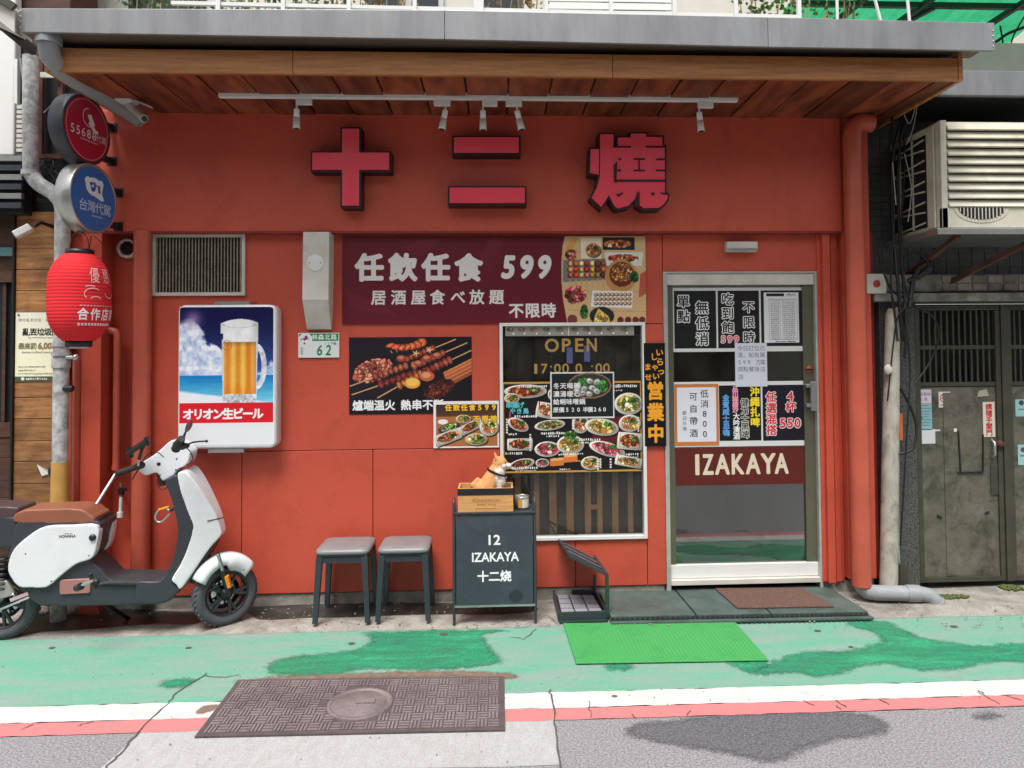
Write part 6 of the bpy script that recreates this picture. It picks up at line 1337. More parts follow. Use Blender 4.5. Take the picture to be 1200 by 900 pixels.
# grey street pole with collar, yellow foot
t=thing('street_pipe','old mottled grey pipe standing in front of the plank wall, yellow tape at its foot','pipe',P(74,700,-.2))
Yp=-.16; xp=PX(71.5,450,Yp)
mot=mat('mottled_grey_pipe',lin((150,152,152)),.6,var=1,vscale=26,var2=lin((196,196,194)),bump=.4,bscale=30,grime=lin((96,96,94)),gscale=9,gamt=.8)
top=[P(36,66,Yp),P(36,190,Yp),P(38,205,Yp),P(46,216,Yp),P(62,226,Yp),Vector((xp-.01,Yp,P(68,238,Yp).z)),Vector((xp,Yp,P(68,250,Yp).z))]
M().tube(smoothpts([tuple(v) for v in top],3,False)+[(xp,Yp,.0)],.046,16).build('pipe_run',mot,t)
M().tube([(xp,Yp,PZ(541,70,Yp)-.001),(xp,Yp,PZ(583,70,Yp)),(xp,Yp,PZ(593,70,Yp))],[.050,.052,.060],16).build('tape_wrap',MT['yellowtape'],t)
for a,b,rr in ((200,206,.054),(401,406,.054),(412,417,.056),(420,431,.054)): M().cyl((xp if a>300 else PX(36,205,Yp),Yp,PZ(a,70,Yp)),(xp if a>300 else PX(36,205,Yp),Yp,PZ(b,70,Yp)),rr,14).build('clamp',mot,t)
cz=PZ(419,78,Yp); M().cyl((xp+.04,Yp-.02,cz),(xp+.10,Yp-.02,cz),.014,8).build('clamp_bolt',MT['alum'],t); M().ball((xp+.10,Yp-.02,cz),.022,.022,.022,10,6).build('clamp_bolt',MT['alum'],t)
M().cyl((xp+.03,Yp-.02,PZ(455,80,Yp)),(xp+.085,Yp-.02,PZ(455,80,Yp)),.02,10).build('black_knob',MT['black'],t)
# rusty frame, ac unit, white wall at the top left
t=thing('rusty_frame','rusty steel angle frame with a dark opening at the top left corner','frame',P(58,186,-.02))
a0,a1=PX(44,120,-.02),PX(74,120,-.02); z0_,z1_=PZ(186,60,-.02),PZ(66,60,-.02)
for b in ((a0,a0+.035,z0_,z1_+.1),(a1-.03,a1,z0_,z1_),(a0+.035,a1-.03,z0_,z0_+.03)): M().box(b[0],b[1],-.03,.0,b[2],b[3]).build('angle_bar',MT['rust'],t)
M().box(a0-.03,a1+.14,.03,.055,z0_-.35,z1_+.2).build('dark_opening',MT['black'],t)
M().bar((a0+.05,-.035,z0_+.3),(a1-.04,-.035,z0_+.38),.006,.006).build('wire',MT['alum'],t)
c=P(58,88,-.06); M().box(c.x-.06,c.x+.06,-.06,-.045,c.z-.015,c.z+.02).build('tag_plate',MT['offwhite'],t)
t=thing('white_annex','smooth white wall with a small ribbed vent unit at the top left edge','wall',P(5,180,.0))
M().box(-9,PX(19,120,.0),-.02,.05,PZ(183,5,0),5.6).build('wall_face',MT['white'],t,bevel=.01)
for i in range(10): z=PZ(178-i*5.6,26,-.01); M().box(PX(19.5,120,-.01)+.004,PX(34,120,-.01),-.015,.0,z,z+.022).build('vent_fin',MT['offwhite'],t)
M().box(PX(19.5,120,-.01)+.004,PX(34,120,-.01),.001,.03,PZ(183,26,0),PZ(122,26,0)).build('vent_back',MT['greypipe'],t)
M().bar(P(20,70,-.1),P(20,122,-.1),.03,.02).build('white_strut',MT['white'],t); M().bar(P(24,68,-.1),P(31,122,-.1),.012,.01).build('blue_strut',MT['steel'],t)
t=thing('cable_tangle','tangle of thin dark wires between the rusty frame and the blue disc sign','wires',P(60,230,-.05)); r=random.Random(31)
for i in range(16):
    x,y=r.uniform(44,78),r.uniform(192,232); pts=[(x,y)]
    for k in range(4): x+=r.uniform(-12,12); y+=r.uniform(-10,12); pts.append((min(max(x,42),82),min(max(y,188),250)))
    M().tube(smoothpts([tuple(P(a,b,-.05+r.uniform(-.03,.02))) for a,b in pts],4,False),.003,5).build('wire',MT['cable'],t)
M().tube(smoothpts([tuple(P(a,b,-.1)) for a,b in ((90,262),(82,280),(88,300),(104,290),(108,276),(120,286))],5,False),.003,5).build('wire',MT['cable'],t)
# next door's sloping canopy end
t=thing('neighbour_canopy','pale metal canopy end slanting into the top left corner','canopy',P(5,40,-.95))
A=[P(-60,-50,-1.1),P(16,2,-.95),P(38,46,-.86),P(10,40,-.98),P(-60,-10,-1.1)]
fr_=[P(-90,-70,-1.2),P(20,5,-.96),P(20,38,-.96),P(-90,-44,-1.2)]; bk_=[P(-90,-70,-1.2)+Vector((0,.03,0)),P(20,5,-.96)+Vector((0,.03,0)),P(20,38,-.96)+Vector((0,.03,0)),P(-90,-44,-1.2)+Vector((0,.03,0))]
M().hexa([P(-70,-62,-1.02),P(17,10,-.97),P(17,38,-.97),P(-70,-30,-1.02)],[P(-60,-20,-.5),P(38,26,-.5),P(38,52,-.5),P(-60,10,-.5)]).build('panel_end',MT['offwhite'],t)
M().bar(P(-40,-28,-1.03),P(17,9,-.975),.03,.04).build('dark_edge',MT['gateframe'],t); M().bar(P(-30,2,-1.0),P(40,60,-.6),.03,.05).build('dark_edge',MT['black'],t)
# paper scrap on the planks
t=thing('paper_scrap','small torn white triangle of paper on a wooden plank','paper',P(50,555,Yn-.01)); M().add([P(43,544,Yn-.012),P(57,551,Yn-.02),P(58,555,Yn-.012),P(49,558,Yn-.01)],[(0,3,2,1)]).build('scrap',MT['white'],t); M().ball(P(60,552,-.0),.02,.015,.035).build('dark_smear',MT['cable'],t)
# the street's other side: what the glass reflects
op=thing('opposite_building','plain grey building across the lane, seen only as reflection in the glass','building',(0,-9.5,0))
M().box(-18,18,-11,-9.5,.0,6.4).build('wall',MT['facade'],op)
for i in range(9):
    for z in (.2,3.4):
        x=-15+i*3.6; f=M().box(x,x+2.2,-9.499,-9.46,z,z+2.1).build('window',MT['alum'] if i%2 else MT['darkwood'],op); M().box(x+.1,x+2.1,-9.459,-9.45,z+.1,z+2.0).build('pane',MT['darkglass'] if i%3 else MT['cream'],f)
M().box(-18,18,-9.499,-8.9,2.7,2.9).build('ledge',MT['cream'],op)
# ================================================================== SCOOTER
gf,gr_=G(264,733.5),G(3,748.5)
hd=(Vector((gf.x,gf.y))-Vector((gr_.x,gr_.y))); WB=hd.length; yaw=math.atan2(hd.y,hd.x)
sct=thing('scooter','white electric scooter with brown seat parked on its stand before the shop wall','scooter',(gr_.x,gr_.y,0.004),yaw)
hx_,hy_=math.cos(yaw),math.sin(yaw)
def SPx(px,py,off=0.0):           # pixel -> (u,z) on the vertical plane along the scooter, 'off' metres to its right (towards the lane)
    n=Vector((-hy_,hx_,0)); base=Vector((gr_.x,gr_.y,0))-n*off
    d=ray(px,py); t=(base-CAM).dot(n)/d.dot(n); p=CAM+d*t-base
    return (p.x*hx_+p.y*hy_, p.z)
def so_(pts,off,k=3): return smoothpts([SPx(x,y,off) for x,y in pts],k)
sm=MT['satin']; wp=MT['gloss']
def part(m_,name,mt,par=None): return m_.build(name,mt,par or sct,local=True)
# coordinates local: x forward, y left (away from the lane = +y), z up
HW=.115
dark=[(22,611),(60,610),(116,611),(114,630),(112,645),(106,656),(112,662),(119,669),(126,677),(135,681),(160,681.5),(185,681),(193,677),(200,690),(203,700),(196,706),(180,709),(120,710.5),(60,711),(44,709),(30,697),(16,680),(9,660),(14,636)]
part(soft(so_(dark,HW-.01,3),-HW+.004,HW-.004,8),'frame_body',sm)
whitep=[(54,617.5),(85,616),(115,616.5),(114,640),(111,650),(106,656),(90,661.5),(72,675),(55.5,688.5),(38,689),(23,688),(13,676),(10,664),(17,644),(36,627)]
o=so_(whitep,HW+.01,3)
part(soft(o,-HW-.02,-HW+.04,9,.005),'side_panel',wp)
part(soft(o,HW-.05,HW+.012,9,.006),'side_panel',wp)
# maker's lettering (too small to read): small dark print
a,b=SPx(68,627.2,HW+.03),SPx(88,631,HW+.03)
p=Print(0,0,20,4,mapf=lambda u,v,k:(a[0]+(b[0]-a[0])*u,-HW-.0205-.00004*k,a[1]+(b[1]-a[1])*v)); p.row('HONNNA',0,20,2.6,4.2,(30,32,36),off=.03); p.scribble(6,-.4,16,.6,(90,92,96),rnd,1.6); p.m.build('lettering',MT['print'],sct,local=True)
kc=SPx(110.5,629.5,HW); part(M().lathe((kc[0],-HW-.012,kc[1]),[(0,-.02),(.018,-.018),(.021,0)],16,'y'),'keyhole',MT['black'])
seat=[(22.5,608),(22.5,598),(30,592),(42,590),(60,589.5),(90,588.7),(104,590.5),(113,597),(116.5,604),(116,610),(95,611.5),(60,611.5),(30,611)]
seat=[(x,y+5 if y<600 else y) for x,y in seat]
part(soft(so_(seat,.04,3),-.112,.112,12,.007),'seat',MT['leather'])
part(M().pillow(so_([(24,608.5),(116.5,608.5),(116.5,612.5),(24,612.5)],.10,1),-.108,.108,.006),'seat_base',MT['black'])
box_=[(-34,596),(-20,592),(0,591.8),(24,592.6),(29,595),(27,600),(24,605),(-34,606)]
tb=part(soft(so_(box_,.04,3),-.10,.10,9,.007),'pillion_pad',MT['darkleather'])
part(soft(so_([(-32,606.5),(22,606.5),(21.5,612),(22,625),(20,637),(14,641),(-28,641)],.08,3),-.10,.10,8,.007),'storage_box',sm)
# rear wheel, swing arm, shock
def wheel(cx,cz,r,par,w=.052,spokes=5,steer=0,cy=0):
    m=M(); ri=r-.062; prof=[(ri,-w*.72),(ri+.02,-w*.95),(r-.03,-w),(r-.012,-w*.78),(r-.002,-w*.35),(r,0),(r-.002,w*.35),(r-.012,w*.78),(r-.03,w),(ri+.02,w*.95),(ri,w*.72)]
    m.lathe((0,0,0),prof,48,'y')
    for i in range(36):       # tread blocks
        a=2*math.pi*i/36
        for s_ in (-1,1):
            b=a+.04*s_; 
            p0=Vector((math.sin(b)*(r-.001),s_*w*.2,math.cos(b)*(r-.001))); p1=Vector((math.sin(b+.1)*(r-.006),s_*w*.72,math.cos(b+.1)*(r-.006)))
            m.bar(p0,p1,.012,.006,up=(math.sin(a),0,math.cos(a)))
    ty=M(); ty.v=[Matrix.Rotation(steer,4,'Z')@v+Vector((cx,cy,cz)) for v in m.v]; ty.f=m.f; ty.sm=m.sm; ty.c=m.c
    wh=part(ty,'wheel',MT['tyre'],par)
    m=M(); m.lathe((0,0,0),[(ri+.004,-w*.74),(ri-.012,-w*.7),(ri-.014,-w*.3),(ri-.014,w*.3),(ri-.012,w*.7),(ri+.004,w*.74)],40,'y')
    rm=M(); rm.v=[Matrix.Rotation(steer,4,'Z')@v+Vector((cx,cy,cz)) for v in m.v]; rm.f=m.f; rm.sm=m.sm; rm.c=m.c
    part(rm,'rim',MT['black'],wh)
    for k in range(spokes):
        a=2*math.pi*k/spokes+.3; m=M()
        for da in (-.16,.16):
            m.bar((math.sin(a)*.03,-.012,math.cos(a)*.03),(math.sin(a+da)*(ri-.01),-.022,math.cos(a+da)*(ri-.01)),.014,.016,up=(0,1,0))
        q_=M(); q_.v=[Matrix.Rotation(steer,4,'Z')@v+Vector((cx,cy,cz)) for v in m.v]; q_.f=m.f; q_.sm=m.sm; q_.c=m.c; part(q_,'spoke',MT['satin'],wh)
    m=M(); m.lathe((0,0,0),[(0,-.045),(.018,-.045),(.02,-.03),(.036,-.028),(.04,0),(.04,.04),(0,.045)],20,'y')
    q_=M(); q_.v=[Matrix.Rotation(steer,4,'Z')@v+Vector((cx,cy,cz)) for v in m.v]; q_.f=m.f; q_.sm=m.sm; q_.c=m.c; part(q_,'hub',MT['black'],wh)
    m=M(); m.lathe((0,w*.5,0),[(.05,-.002),(.095,-.002),(.095,.002),(.05,.002)],28,'y')
    q_=M(); q_.v=[Matrix.Rotation(steer,4,'Z')@v+Vector((cx,cy,cz)) for v in m.v]; q_.f=m.f; q_.sm=m.sm; q_.c=m.c; part(q_,'brake_disc',MT['chrome'],wh)
    return wh
RW=.205
wheel(0,RW,RW,sct,.046)
part(M().pillow(so_([(-20,684),(4,678),(12,683),(19,694),(10,700),(-20,704)],.08,2),-.10,-.075,.008,0,2),'swing_arm',MT['alum'])
part(M().bar((.0,-.1,RW-.02),(SPx(40,697,.1)[0],-.1,SPx(40,698,.1)[1]),.008,.012),'brake_rod',MT['chrome'])
part(M().bar((*SPx(14,700,.1)[:1],-.105,SPx(14,703,.1)[1]),(SPx(35,695,.1)[0],-.105,SPx(35,695,.1)[1]),.03,.02),'bracket_plate',MT['chrome'])
mud=M(); 
for i in range(15):
    a=R(-60+i*9.5); 
    mud.v+= [Vector((math.sin(a)*(RW+.02),-.07,RW+math.cos(a)*(RW+.02))),Vector((math.sin(a)*(RW+.02),.07,RW+math.cos(a)*(RW+.02)))]
for i in range(14): mud.f.append((2*i,2*i+1,2*i+3,2*i+2)); mud.sm.append(True); mud.c.append(None)
part(mud,'rear_mudguard',MT['black'])
s0=SPx(4,655,.08); s1=SPx(3,690,.08)
for i in range(7): z=s1[1]+(s0[1]-s1[1])*i/6; part(M().lathe((s1[0]+(s0[0]-s1[0])*i/6,-.085,z),[(.0,-.006),(.026,-.006),(.03,0),(.026,.006),(.0,.006)],14,'z'),'shock_coil',MT['black'])
# leg shield
inner=[(193.5,563.5),(200,560),(207,557),(210,566),(214,580),(220,595),(226,612),(226,624),(221,646),(212,664),(203,682),(211,691.5),(206,698),(197,705),(186,708),(165,708),(160,706),(160,690),(162,682),(178,681.5),(190,680),(198,668),(206,645),(208.6,620),(204,596),(199,579)]
U0=SPx(193,600,.1)[0]; U1=SPx(262,600,.1)[0]
wfn=lambda x,z:1-.72*max(0,min(1,(x-U0)/(U1-U0)))**1.6
part(soft(so_(inner,.12,3),-.135,.11,7,.006,lambda x,z:.45+.55*wfn(x,z)),'leg_shield',sm)
floor_=[(116,684),(130,681.5),(165,682),(192,682),(190,687),(118,688)]
part(M().pillow(so_(floor_,.12,2),-.125,.125,.012),'floorboard',MT['rubber'])
front=[(208.6,557),(213,552.8),(220,553.5),(230,563),(240.5,577),(249,590),(256,602),(260.5,614),(262.3,624),(257,631),(249,640),(240,652),(227,671),(213,690.5),(207,685),(201.5,679.5),(212,662),(220,645),(225.8,624),(225.6,612),(220,595),(213,577)]
part(soft([q_ for q_ in smoothpts([SPx(x,y,.13*(1-max(0,min(1,(x-205)/57)))) for x,y in front],3)],-.150,.130,11,.006,wfn),'front_panel',wp)
a=SPx(239,614.5,.155); b=SPx(258,611,.13); part(M().bar((a[0],-.150*wfn(a[0],0)-.001,a[1]),(b[0],-.150*wfn(b[0],0)+.004,b[1]),.006,.006),'seam_strip',MT['black'])
headp=[(164,545),(164.5,550),(172.5,556.5),(180,555),(186.4,553.3),(190,558),(194,563),(201,559.5),(207,556),(211,549.7),(218,546),(222.5,542),(225,535),(225.3,529),(221,523),(215.5,519),(209,516),(203,516),(193,524.7),(184,532),(176.7,537)]
hp=soft(so_(headp,.03,4),-.075,.075,10,.005)
hc=SPx(205,545,.0); 
ST=R(16)
for v in hp.v:
    q_=Matrix.Rotation(ST,4,'Z')@Vector((v.x-hc[0],v.y,0)); v.x,v.y=v.x*1.0,v.y
hd_=part(hp,'head_cover',wp)
a=SPx(186,544.5,.076); part(M().box(a[0]-.01,a[0]+.01,-.077,-.070,a[1]-.009,a[1]+.009),'switch',MT['black'],hd_)
for q_ in ((207,538.5),(206,551.5)):
    a=SPx(*q_,.076); part(M().lathe((a[0],-.074,a[1]),[(0,-.002),(.005,-.002),(.006,0)],8,'y'),'screw',MT['black'],hd_)
part(M().cyl((SPx(196,562,0)[0],0,SPx(196,562,0)[1]-.03),(SPx(190,545,0)[0],0,SPx(190,545,0)[1]),.045,16),'steering_stem',MT['black'])
# local helper: world point -> scooter local
INV=mw(sct).inverted()
def LP(px,py,Y): return INV@P(px,py,Y)
n0=-.50
gl0,gl1=LP(137,555,n0+.18),LP(162,546.5,n0+.06)
part(M().tube([gl0,gl0.lerp(gl1,.05),gl0.lerp(gl1,.95),gl1],[.015,.018,.017,.02],14),'grip',MT['rubber'])
part(M().bar(LP(163,548,n0+.04),LP(155,562,n0+.02),.010,.006),'brake_lever',MT['black'])
part(M().tube([gl1,LP(166,545,n0+.03)],.022,12),'switch_housing',MT['black'])
gr0,gr1=LP(206,526,n0-.08),LP(213,514,n0-.16)
part(M().tube([gr0,gr0.lerp(gr1,.5),gr1],[.026,.027,.02],14),'grip',MT['rubber'])
part(M().tube([LP(205,520,n0-.1),LP(214,523,n0-.12),LP(220,522,n0-.14)],[.018,.022,.014],12),'switch_housing',MT['black'])
part(M().tube(smoothpts([tuple(LP(*q_,n0-.14)) for q_ in ((219,523),(224,519),(233,517.5),(241,517))],4,False),.005,8),'brake_lever',MT['black']); part(M().ball(LP(242,517,n0-.14),.009,.009,.009,8,6),'lever_tip',MT['black'])
part(M().tube([LP(214,517,n0-.12),LP(216,510,n0-.12),LP(218,505,n0-.12)],[.008,.007,.005],8),'mirror_stem',MT['black'])
mo=[(217,506.5),(217.5,500),(220,495),(224,491),(225.5,494),(224.5,500),(221,505)]
m=M(); o=[LP(x,y,n0-.12) for x,y in mo]; pts2=[(v.x,v.z) for v in o]; yy=o[0].y; m.pillow(smoothpts(pts2,3),yy-.008,yy+.008,.005,0,2); part(m,'mirror',mat('mirror_back',lin((96,60,66)),.35))
# phone holder
part(M().tube([LP(162,546,n0+.02),LP(163,538,n0+.02)],.007,8),'holder_stem',MT['alum'])
m=M(); m.bar(LP(150,531,n0+.02),LP(173,516,n0-.02),.05,.02,up=(.2,-.6,1)); m.bar(LP(151,524,n0+.02),LP(155,536,n0+.02),.02,.02); m.bar(LP(171,512,n0-.02),LP(175,522,n0-.02),.02,.02); part(m,'phone_holder',MT['black'])
part(M().tube([LP(163,538,n0+.02),LP(166,528,n0),LP(170,520,n0)],.010,8),'holder_arm',MT['black'])
# lock bar from seat to grip
part(M().tube([LP(113,591,n0+.06),LP(135,556,n0+.17)],.011,10),'lock_bar',MT['chrome'])
# dangling faucet-like lock below the grip is a wall tap (built apart); carabiner hook
hk=[(199,598),(193,596),(186,598),(182,605),(184,611),(190,611),(199,602)]
m=M(); m.tube(smoothpts([tuple(LP(x,y,n0-.02)) for x,y in hk],4,False),.0055,8); part(m,'carabiner_hook',MT['alum'])
part(M().tube([LP(186,597.5,n0-.021),LP(198,594,n0-.021)],.0075,8),'hook_sleeve',MT['amber'])
part(M().ball(LP(201,597,n0-.02),.014,.014,.014,8,6),'hook_mount',MT['black'])
# front end: wheel steered to the left, fork, fender
wc_=SPx(264,694,.0); SR=R(35)
fw_=wheel(WB,.196,.194,sct,.040,5,steer=SR)
def rotf(pts): return [Matrix.Rotation(SR,4,'Z')@Vector((x-WB,y,z))+Vector((WB,0,0)) for x,y,z in pts]
fk_top=SPx(250,628,.06); fk_mid=SPx(262,655,.06)
for sg in (-1,1):
    a,b,c=rotf([(WB-.075,sg*.075,.47),(WB-.045,sg*.075,.36),(WB-.0,sg*.075,.20)])
    part(M().tube([a,b],.012,10),'fork_stanchion',MT['chrome']); part(M().tube([b,b.lerp(c,.3),c],[.02,.022,.016],12),'fork_leg',MT['black'])
a,b=rotf([(WB-.03,-.1,.33),(WB-.012,-.1,.26)]); part(M().bar(a,b,.02,.03,up=(0,1,0)),'reflector',MT['amber'])
fd=M(); N_=18
def fr_pt(i,w,rr): a=R(-58+i*104/N_); return (WB+math.sin(a)*rr,w,.203+math.cos(a)*rr)
for i in range(N_+1):
    rr=.219+.016*math.sin(math.pi*i/N_)
    for w_,dr in ((-.066,-.05),(-.064,-.016),(-.045,0),(0,.006),(.045,0),(.064,-.016),(.066,-.05)):
        if i>N_*.55: dr=dr*(1.8 if abs(w_)>.06 and dr<-.04 else 1)
        fd.v.append(rotf([fr_pt(i,w_,rr+dr)])[0])
for i in range(N_):
    for j in range(6): fd.f.append((i*7+j,i*7+j+1,(i+1)*7+j+1,(i+1)*7+j)); fd.sm.append(True); fd.c.append(None)
o=part(fd,'front_fender',wp); md=o.modifiers.new('solid','SOLIDIFY'); md.thickness=.004
a,b,c=SPx(250,636,.03),SPx(226,682,.03),SPx(237,668,.03); part(M().bar((a[0],0,a[1]),(b[0],0,b[1]),.14,.03,up=(0,0,1)),'lower_cowl',MT['black'])
for sg in (-1,):
    for a,b in ((.085,.215),(.11,.175)):
        q_=rotf([(WB+a,-.066,b+.12)])[0]; part(M().ball(q_,.006,.004,.006,8,5),'fender_screw',MT['black'])
for pts in (((165,545,.03),(172,534,.02),(184,530,.0),(192,536,-.02)),((214,522,-.12),(222,528,-.12),(226,538,-.08),(219,546,-.04)),((188,556,-.05),(184,566,-.04),(190,574,-.04),(197,570,-.05))):
    part(M().tube(smoothpts([tuple(LP(x,y,n0+d)) for x,y,d in pts],4,False),.003,6),'cable',MT['cable'])
a=SPx(104,622,.12); b=SPx(60,620,.12)
for px_,py_ in ((30,650),(60,682),(104,652)):
    q_=SPx(px_,py_,HW+.02); part(M().lathe((q_[0],-HW-.0195,q_[1]),[(0,-.0015),(.004,-.0015),(.005,0)],8,'y'),'screw',MT['black'])
# foot peg, copper plate, stand
X_=[SPx(66,683,.16),SPx(102,698.5,.16)]
part(M().pillow(rrect(X_[0][0],X_[1][0],X_[1][1],X_[0][1],.012,3),-HW-.008,-HW+.02,.004),'battery_cover',MT['pinkbrown'])
part(M().tube([LP(92,688,-.72),LP(102,683,-.74),LP(110,680,-.75)],.009,10),'foot_peg',MT['chrome']); part(M().cyl(LP(90,689,-.70),LP(95,687,-.73),.02,12),'peg_mount',MT['black'])
m=M(); m.tube([LP(106,672,-.74),LP(108,681,-.74),LP(113,690,-.74)],.011,8); m.ball(LP(113,682,-.74),.018,.018,.018,8,6); part(m,'peg_hinge',MT['black'])
part(M().tube([(SPx(120,709,0)[0],.08,.14),(SPx(127,716,0)[0],.14,.07),(SPx(134,727,0)[0]+.01,.2,.005)],[.014,.012,.012],8),'side_stand',MT['black'])
# wall tap on the recess
c=P(142,575,.08); t=thing('wall_tap','small white and black tap unit hanging on the recessed red wall','tap',c)
M().cyl(P(142,582,.02),P(141,602,.02),.011,10).build('white_tube',MT['white'],t); M().cyl(P(141,600,.02),P(141,606,.02),.02,12).build('nozzle',MT['white'],t)
M().cyl(P(142,573,.02),P(142,579,.02),.02,12).build('valve',MT['black'],t); M().bar(P(140,572,.01),P(148,574,.01),.014,.014).build('lever',MT['black'],t); M().cyl(P(141,566,.02),P(142,573,.02),.005,8).build('hose_end',MT['alum'],t); M().cyl(P(142,576,.02),P(142,576,.11),.008,8).build('wall_pipe_stub',MT['alum'],t)
# ================================================================== STOOLS
def stool(px0,px1,label):
    zt=.475; Yf=-.36; x0,x1=P(px0,636,Yf).x,P(px1,636,Yf).x; cx=(x0+x1)/2; cy=-.21; hw=(x1-x0)/2
    t=thing('stool',label,'stool',(cx,cy,.02),group='grey padded metal stools against the red wall')
    def rr(h,r,z): return [(cx+a,cy+b,z) for a,b in rrect(-h,h,-h,h,r,3)]
    m=M(); L=[(hw-.006,zt-.036),(hw,zt-.032),(hw+.002,zt-.02),(hw-.004,zt-.008),(hw-.02,zt-.001),(hw*.6,zt+.003)]
    rg=[rr(h,min(.04,h*.4),z) for h,z in L]; n=len(rg[0]); vs=[v for g in rg for v in g]
    m.add(vs,[(i*n+k,i*n+(k+1)%n,(i+1)*n+(k+1)%n,(i+1)*n+k) for i in range(len(rg)-1) for k in range(n)],True); m.add(rg[-1],[tuple(range(n))],True); m.build('seat_pad',MT['stoolpad'],t)
    zf=zt-.037; h=hw-.008
    m=M()
    m.box(cx-h,cx+h,cy-h,cy+h,zf-.012,zf); m.build('seat_plate',MT['stoolm'],t,bevel=.004)
    for sx,sy in ((-1,-1),(1,-1),(1,1),(-1,1)):
        a=Vector((cx+sx*(h-.018),cy+sy*(h-.018),zf-.013)); b=Vector((cx+sx*(h+.004),cy+sy*(h+.004),.030))
        M().hexa([(b.x-.015,b.y-.015,b.z),(b.x+.015,b.y-.015,b.z),(b.x+.015,b.y+.015,b.z),(b.x-.015,b.y+.015,b.z)],[(a.x-.02,a.y-.018,a.z),(a.x+.02,a.y-.018,a.z),(a.x+.02,a.y+.018,a.z),(a.x-.02,a.y+.018,a.z)]).build('leg',MT['stoolm'],t,bevel=.003)
    for d in ((-1,-1,1,-1),(1,-1,1,1),(1,1,-1,1),(-1,1,-1,-1)):
        M().bar((cx+d[0]*(h-.012),cy+d[1]*(h-.012),zf-.032),(cx+d[2]*(h-.012),cy+d[3]*(h-.012),zf-.032),.012,.036).build('apron',MT['stoolm'],t)
    return t
stool(369,432,'left one of two grey stools with pale pads, farther from the blackboard')
stool(442,502.5,'right one of two grey stools with pale pads, beside the blackboard')
# ================================================================== A-FRAME BOARD WITH SHELF
Yb2=-.40
t=thing('menu_board','dark upright board with white lettering 12 IZAKAYA and a shelf on top','signboard',(PX(580,700,Yb2),Yb2,.01))
x0,x1=P(532,650,Yb2).x,P(627,650,Yb2).x; zb=P(580,708,Yb2).z; ztp=P(580,602,Yb2).z
M().box(x0+.014,x1-.014,Yb2-.004,Yb2+.008,zb,ztp).build('panel',MT['board'],t)
for x in (x0,x1):
    M().tube([(x,Yb2,.012),(x,Yb2,ztp+.06),(x,Yb2+.012,ztp+.085),(x,Yb2+.035,ztp+.09)],.009,8).build('post',MT['satin'],t)
    M().tube([(x,Yb2+.035,ztp+.09),(x,Yb2+.26,.012)],.008,8).build('rear_leg',MT['satin'],t)
for z in (zb-.006,): M().box(x0,x1,Yb2-.008,Yb2+.008,z-.008,z+.004).build('cross_bar',MT['alum'],t)
M().box(x0+.01,x1-.01,Yb2+.1,Yb2+.115,zb-.002,zb+.05).build('rear_bar',MT['satin'],t)
M().box(x0-.004,x1+.004,Yb2-.012,Yb2+.22,ztp,ztp+.012).build('shelf',MT['satin'],t,bevel=.002)
p=Print(532,602,627,708,Y=Yb2-.0045,X=(x0,x1,zb,ztp)); wv=(236,238,238)
p.text('12',572.5,626.5,586.5,638.5,wv,.03); p.text('IZAKAYA',553,647,608,658,wv,.03); p.row('十二烧',559,599,675,13.5,wv,off=.035); p.ell(604,699,8.5,7.5,(46,54,60)); p.build('lettering',MT['print'],t)
# wooden box with black band, dog, tin
zs=ztp+.0125; t=thing('wooden_box','small pale wooden crate with a black band and burnt lettering on the board shelf','box',(P(569,600,Yb2).x,Yb2+.1,zs))
bx0,bx1=P(536.5,590,Yb2-.005).x,P(601.5,590,Yb2-.005).x; zt_=P(569,580,Yb2).z; zt2=P(569,572,Yb2).z; ya,yb=Yb2-.006,Yb2+.19
for a in ((bx0,bx1,ya,ya+.012),(bx0,bx1,yb-.012,yb),(bx0,bx0+.012,ya+.0125,yb-.0125),(bx1-.012,bx1,ya+.0125,yb-.0125)): M().box(*a,zs,zt2).build('side_board',MT['pine'],t,bevel=.0015)
M().box(bx0+.013,bx1-.013,ya+.013,yb-.013,zs+.001,zs+.04).build('bottom_board',MT['pine'],t)
M().box(bx0-.002,bx1+.002,ya-.002,ya-.0005,zt_,zt2-.001).build('black_band',MT['black'],t); M().box(bx1+.0005,bx1+.002,ya,yb,zt_,zt2-.001).build('black_band',MT['black'],t)
p=Print(536.5,580,601.5,603,Y=ya-.0005,X=(bx0,bx1,zs,zt_)); bn=(140,92,50)
p.text('MUNNORION',553,585.5,586,589.5,bn,.0); p.text('MILTN',560,592,581,595,bn,0); p.scribble(557,597.6,582,599,(110,70,40),rnd,1.5); p.scribble(554,584,562,585,bn,rnd,1.5); p.build('burnt_lettering',MT['print'],t)
c=P(611.5,600,Yb2+.08); t=thing('tin_can','open tin can with pale label standing on the shelf right of the crate','can',(c.x,c.y,zs))
rr=.046; hh=.078
M().lathe((c.x,c.y,zs),[(0,0.001),(rr,.001),(rr,hh),(rr-.003,hh+.003),(rr-.004,hh-.002),(rr-.004,hh-.03),(0,hh-.03)],28).build('can_body',MT['alum'],t)
m=M(); pts=[]
for i in range(13): a=R(-120+i*8); pts.append((c.x+(rr+.0006)*math.cos(a),c.y+(rr+.0006)*math.sin(a)))
for i in range(12): m.add([(*pts[i],zs+.012),(*pts[i+1],zs+.012),(*pts[i+1],zs+hh-.016),(*pts[i],zs+hh-.016)],[(0,1,2,3)],True,lin((214,206,190)) if i>3 else lin((190,150,70)))
m.build('label',MT['paper'],t)
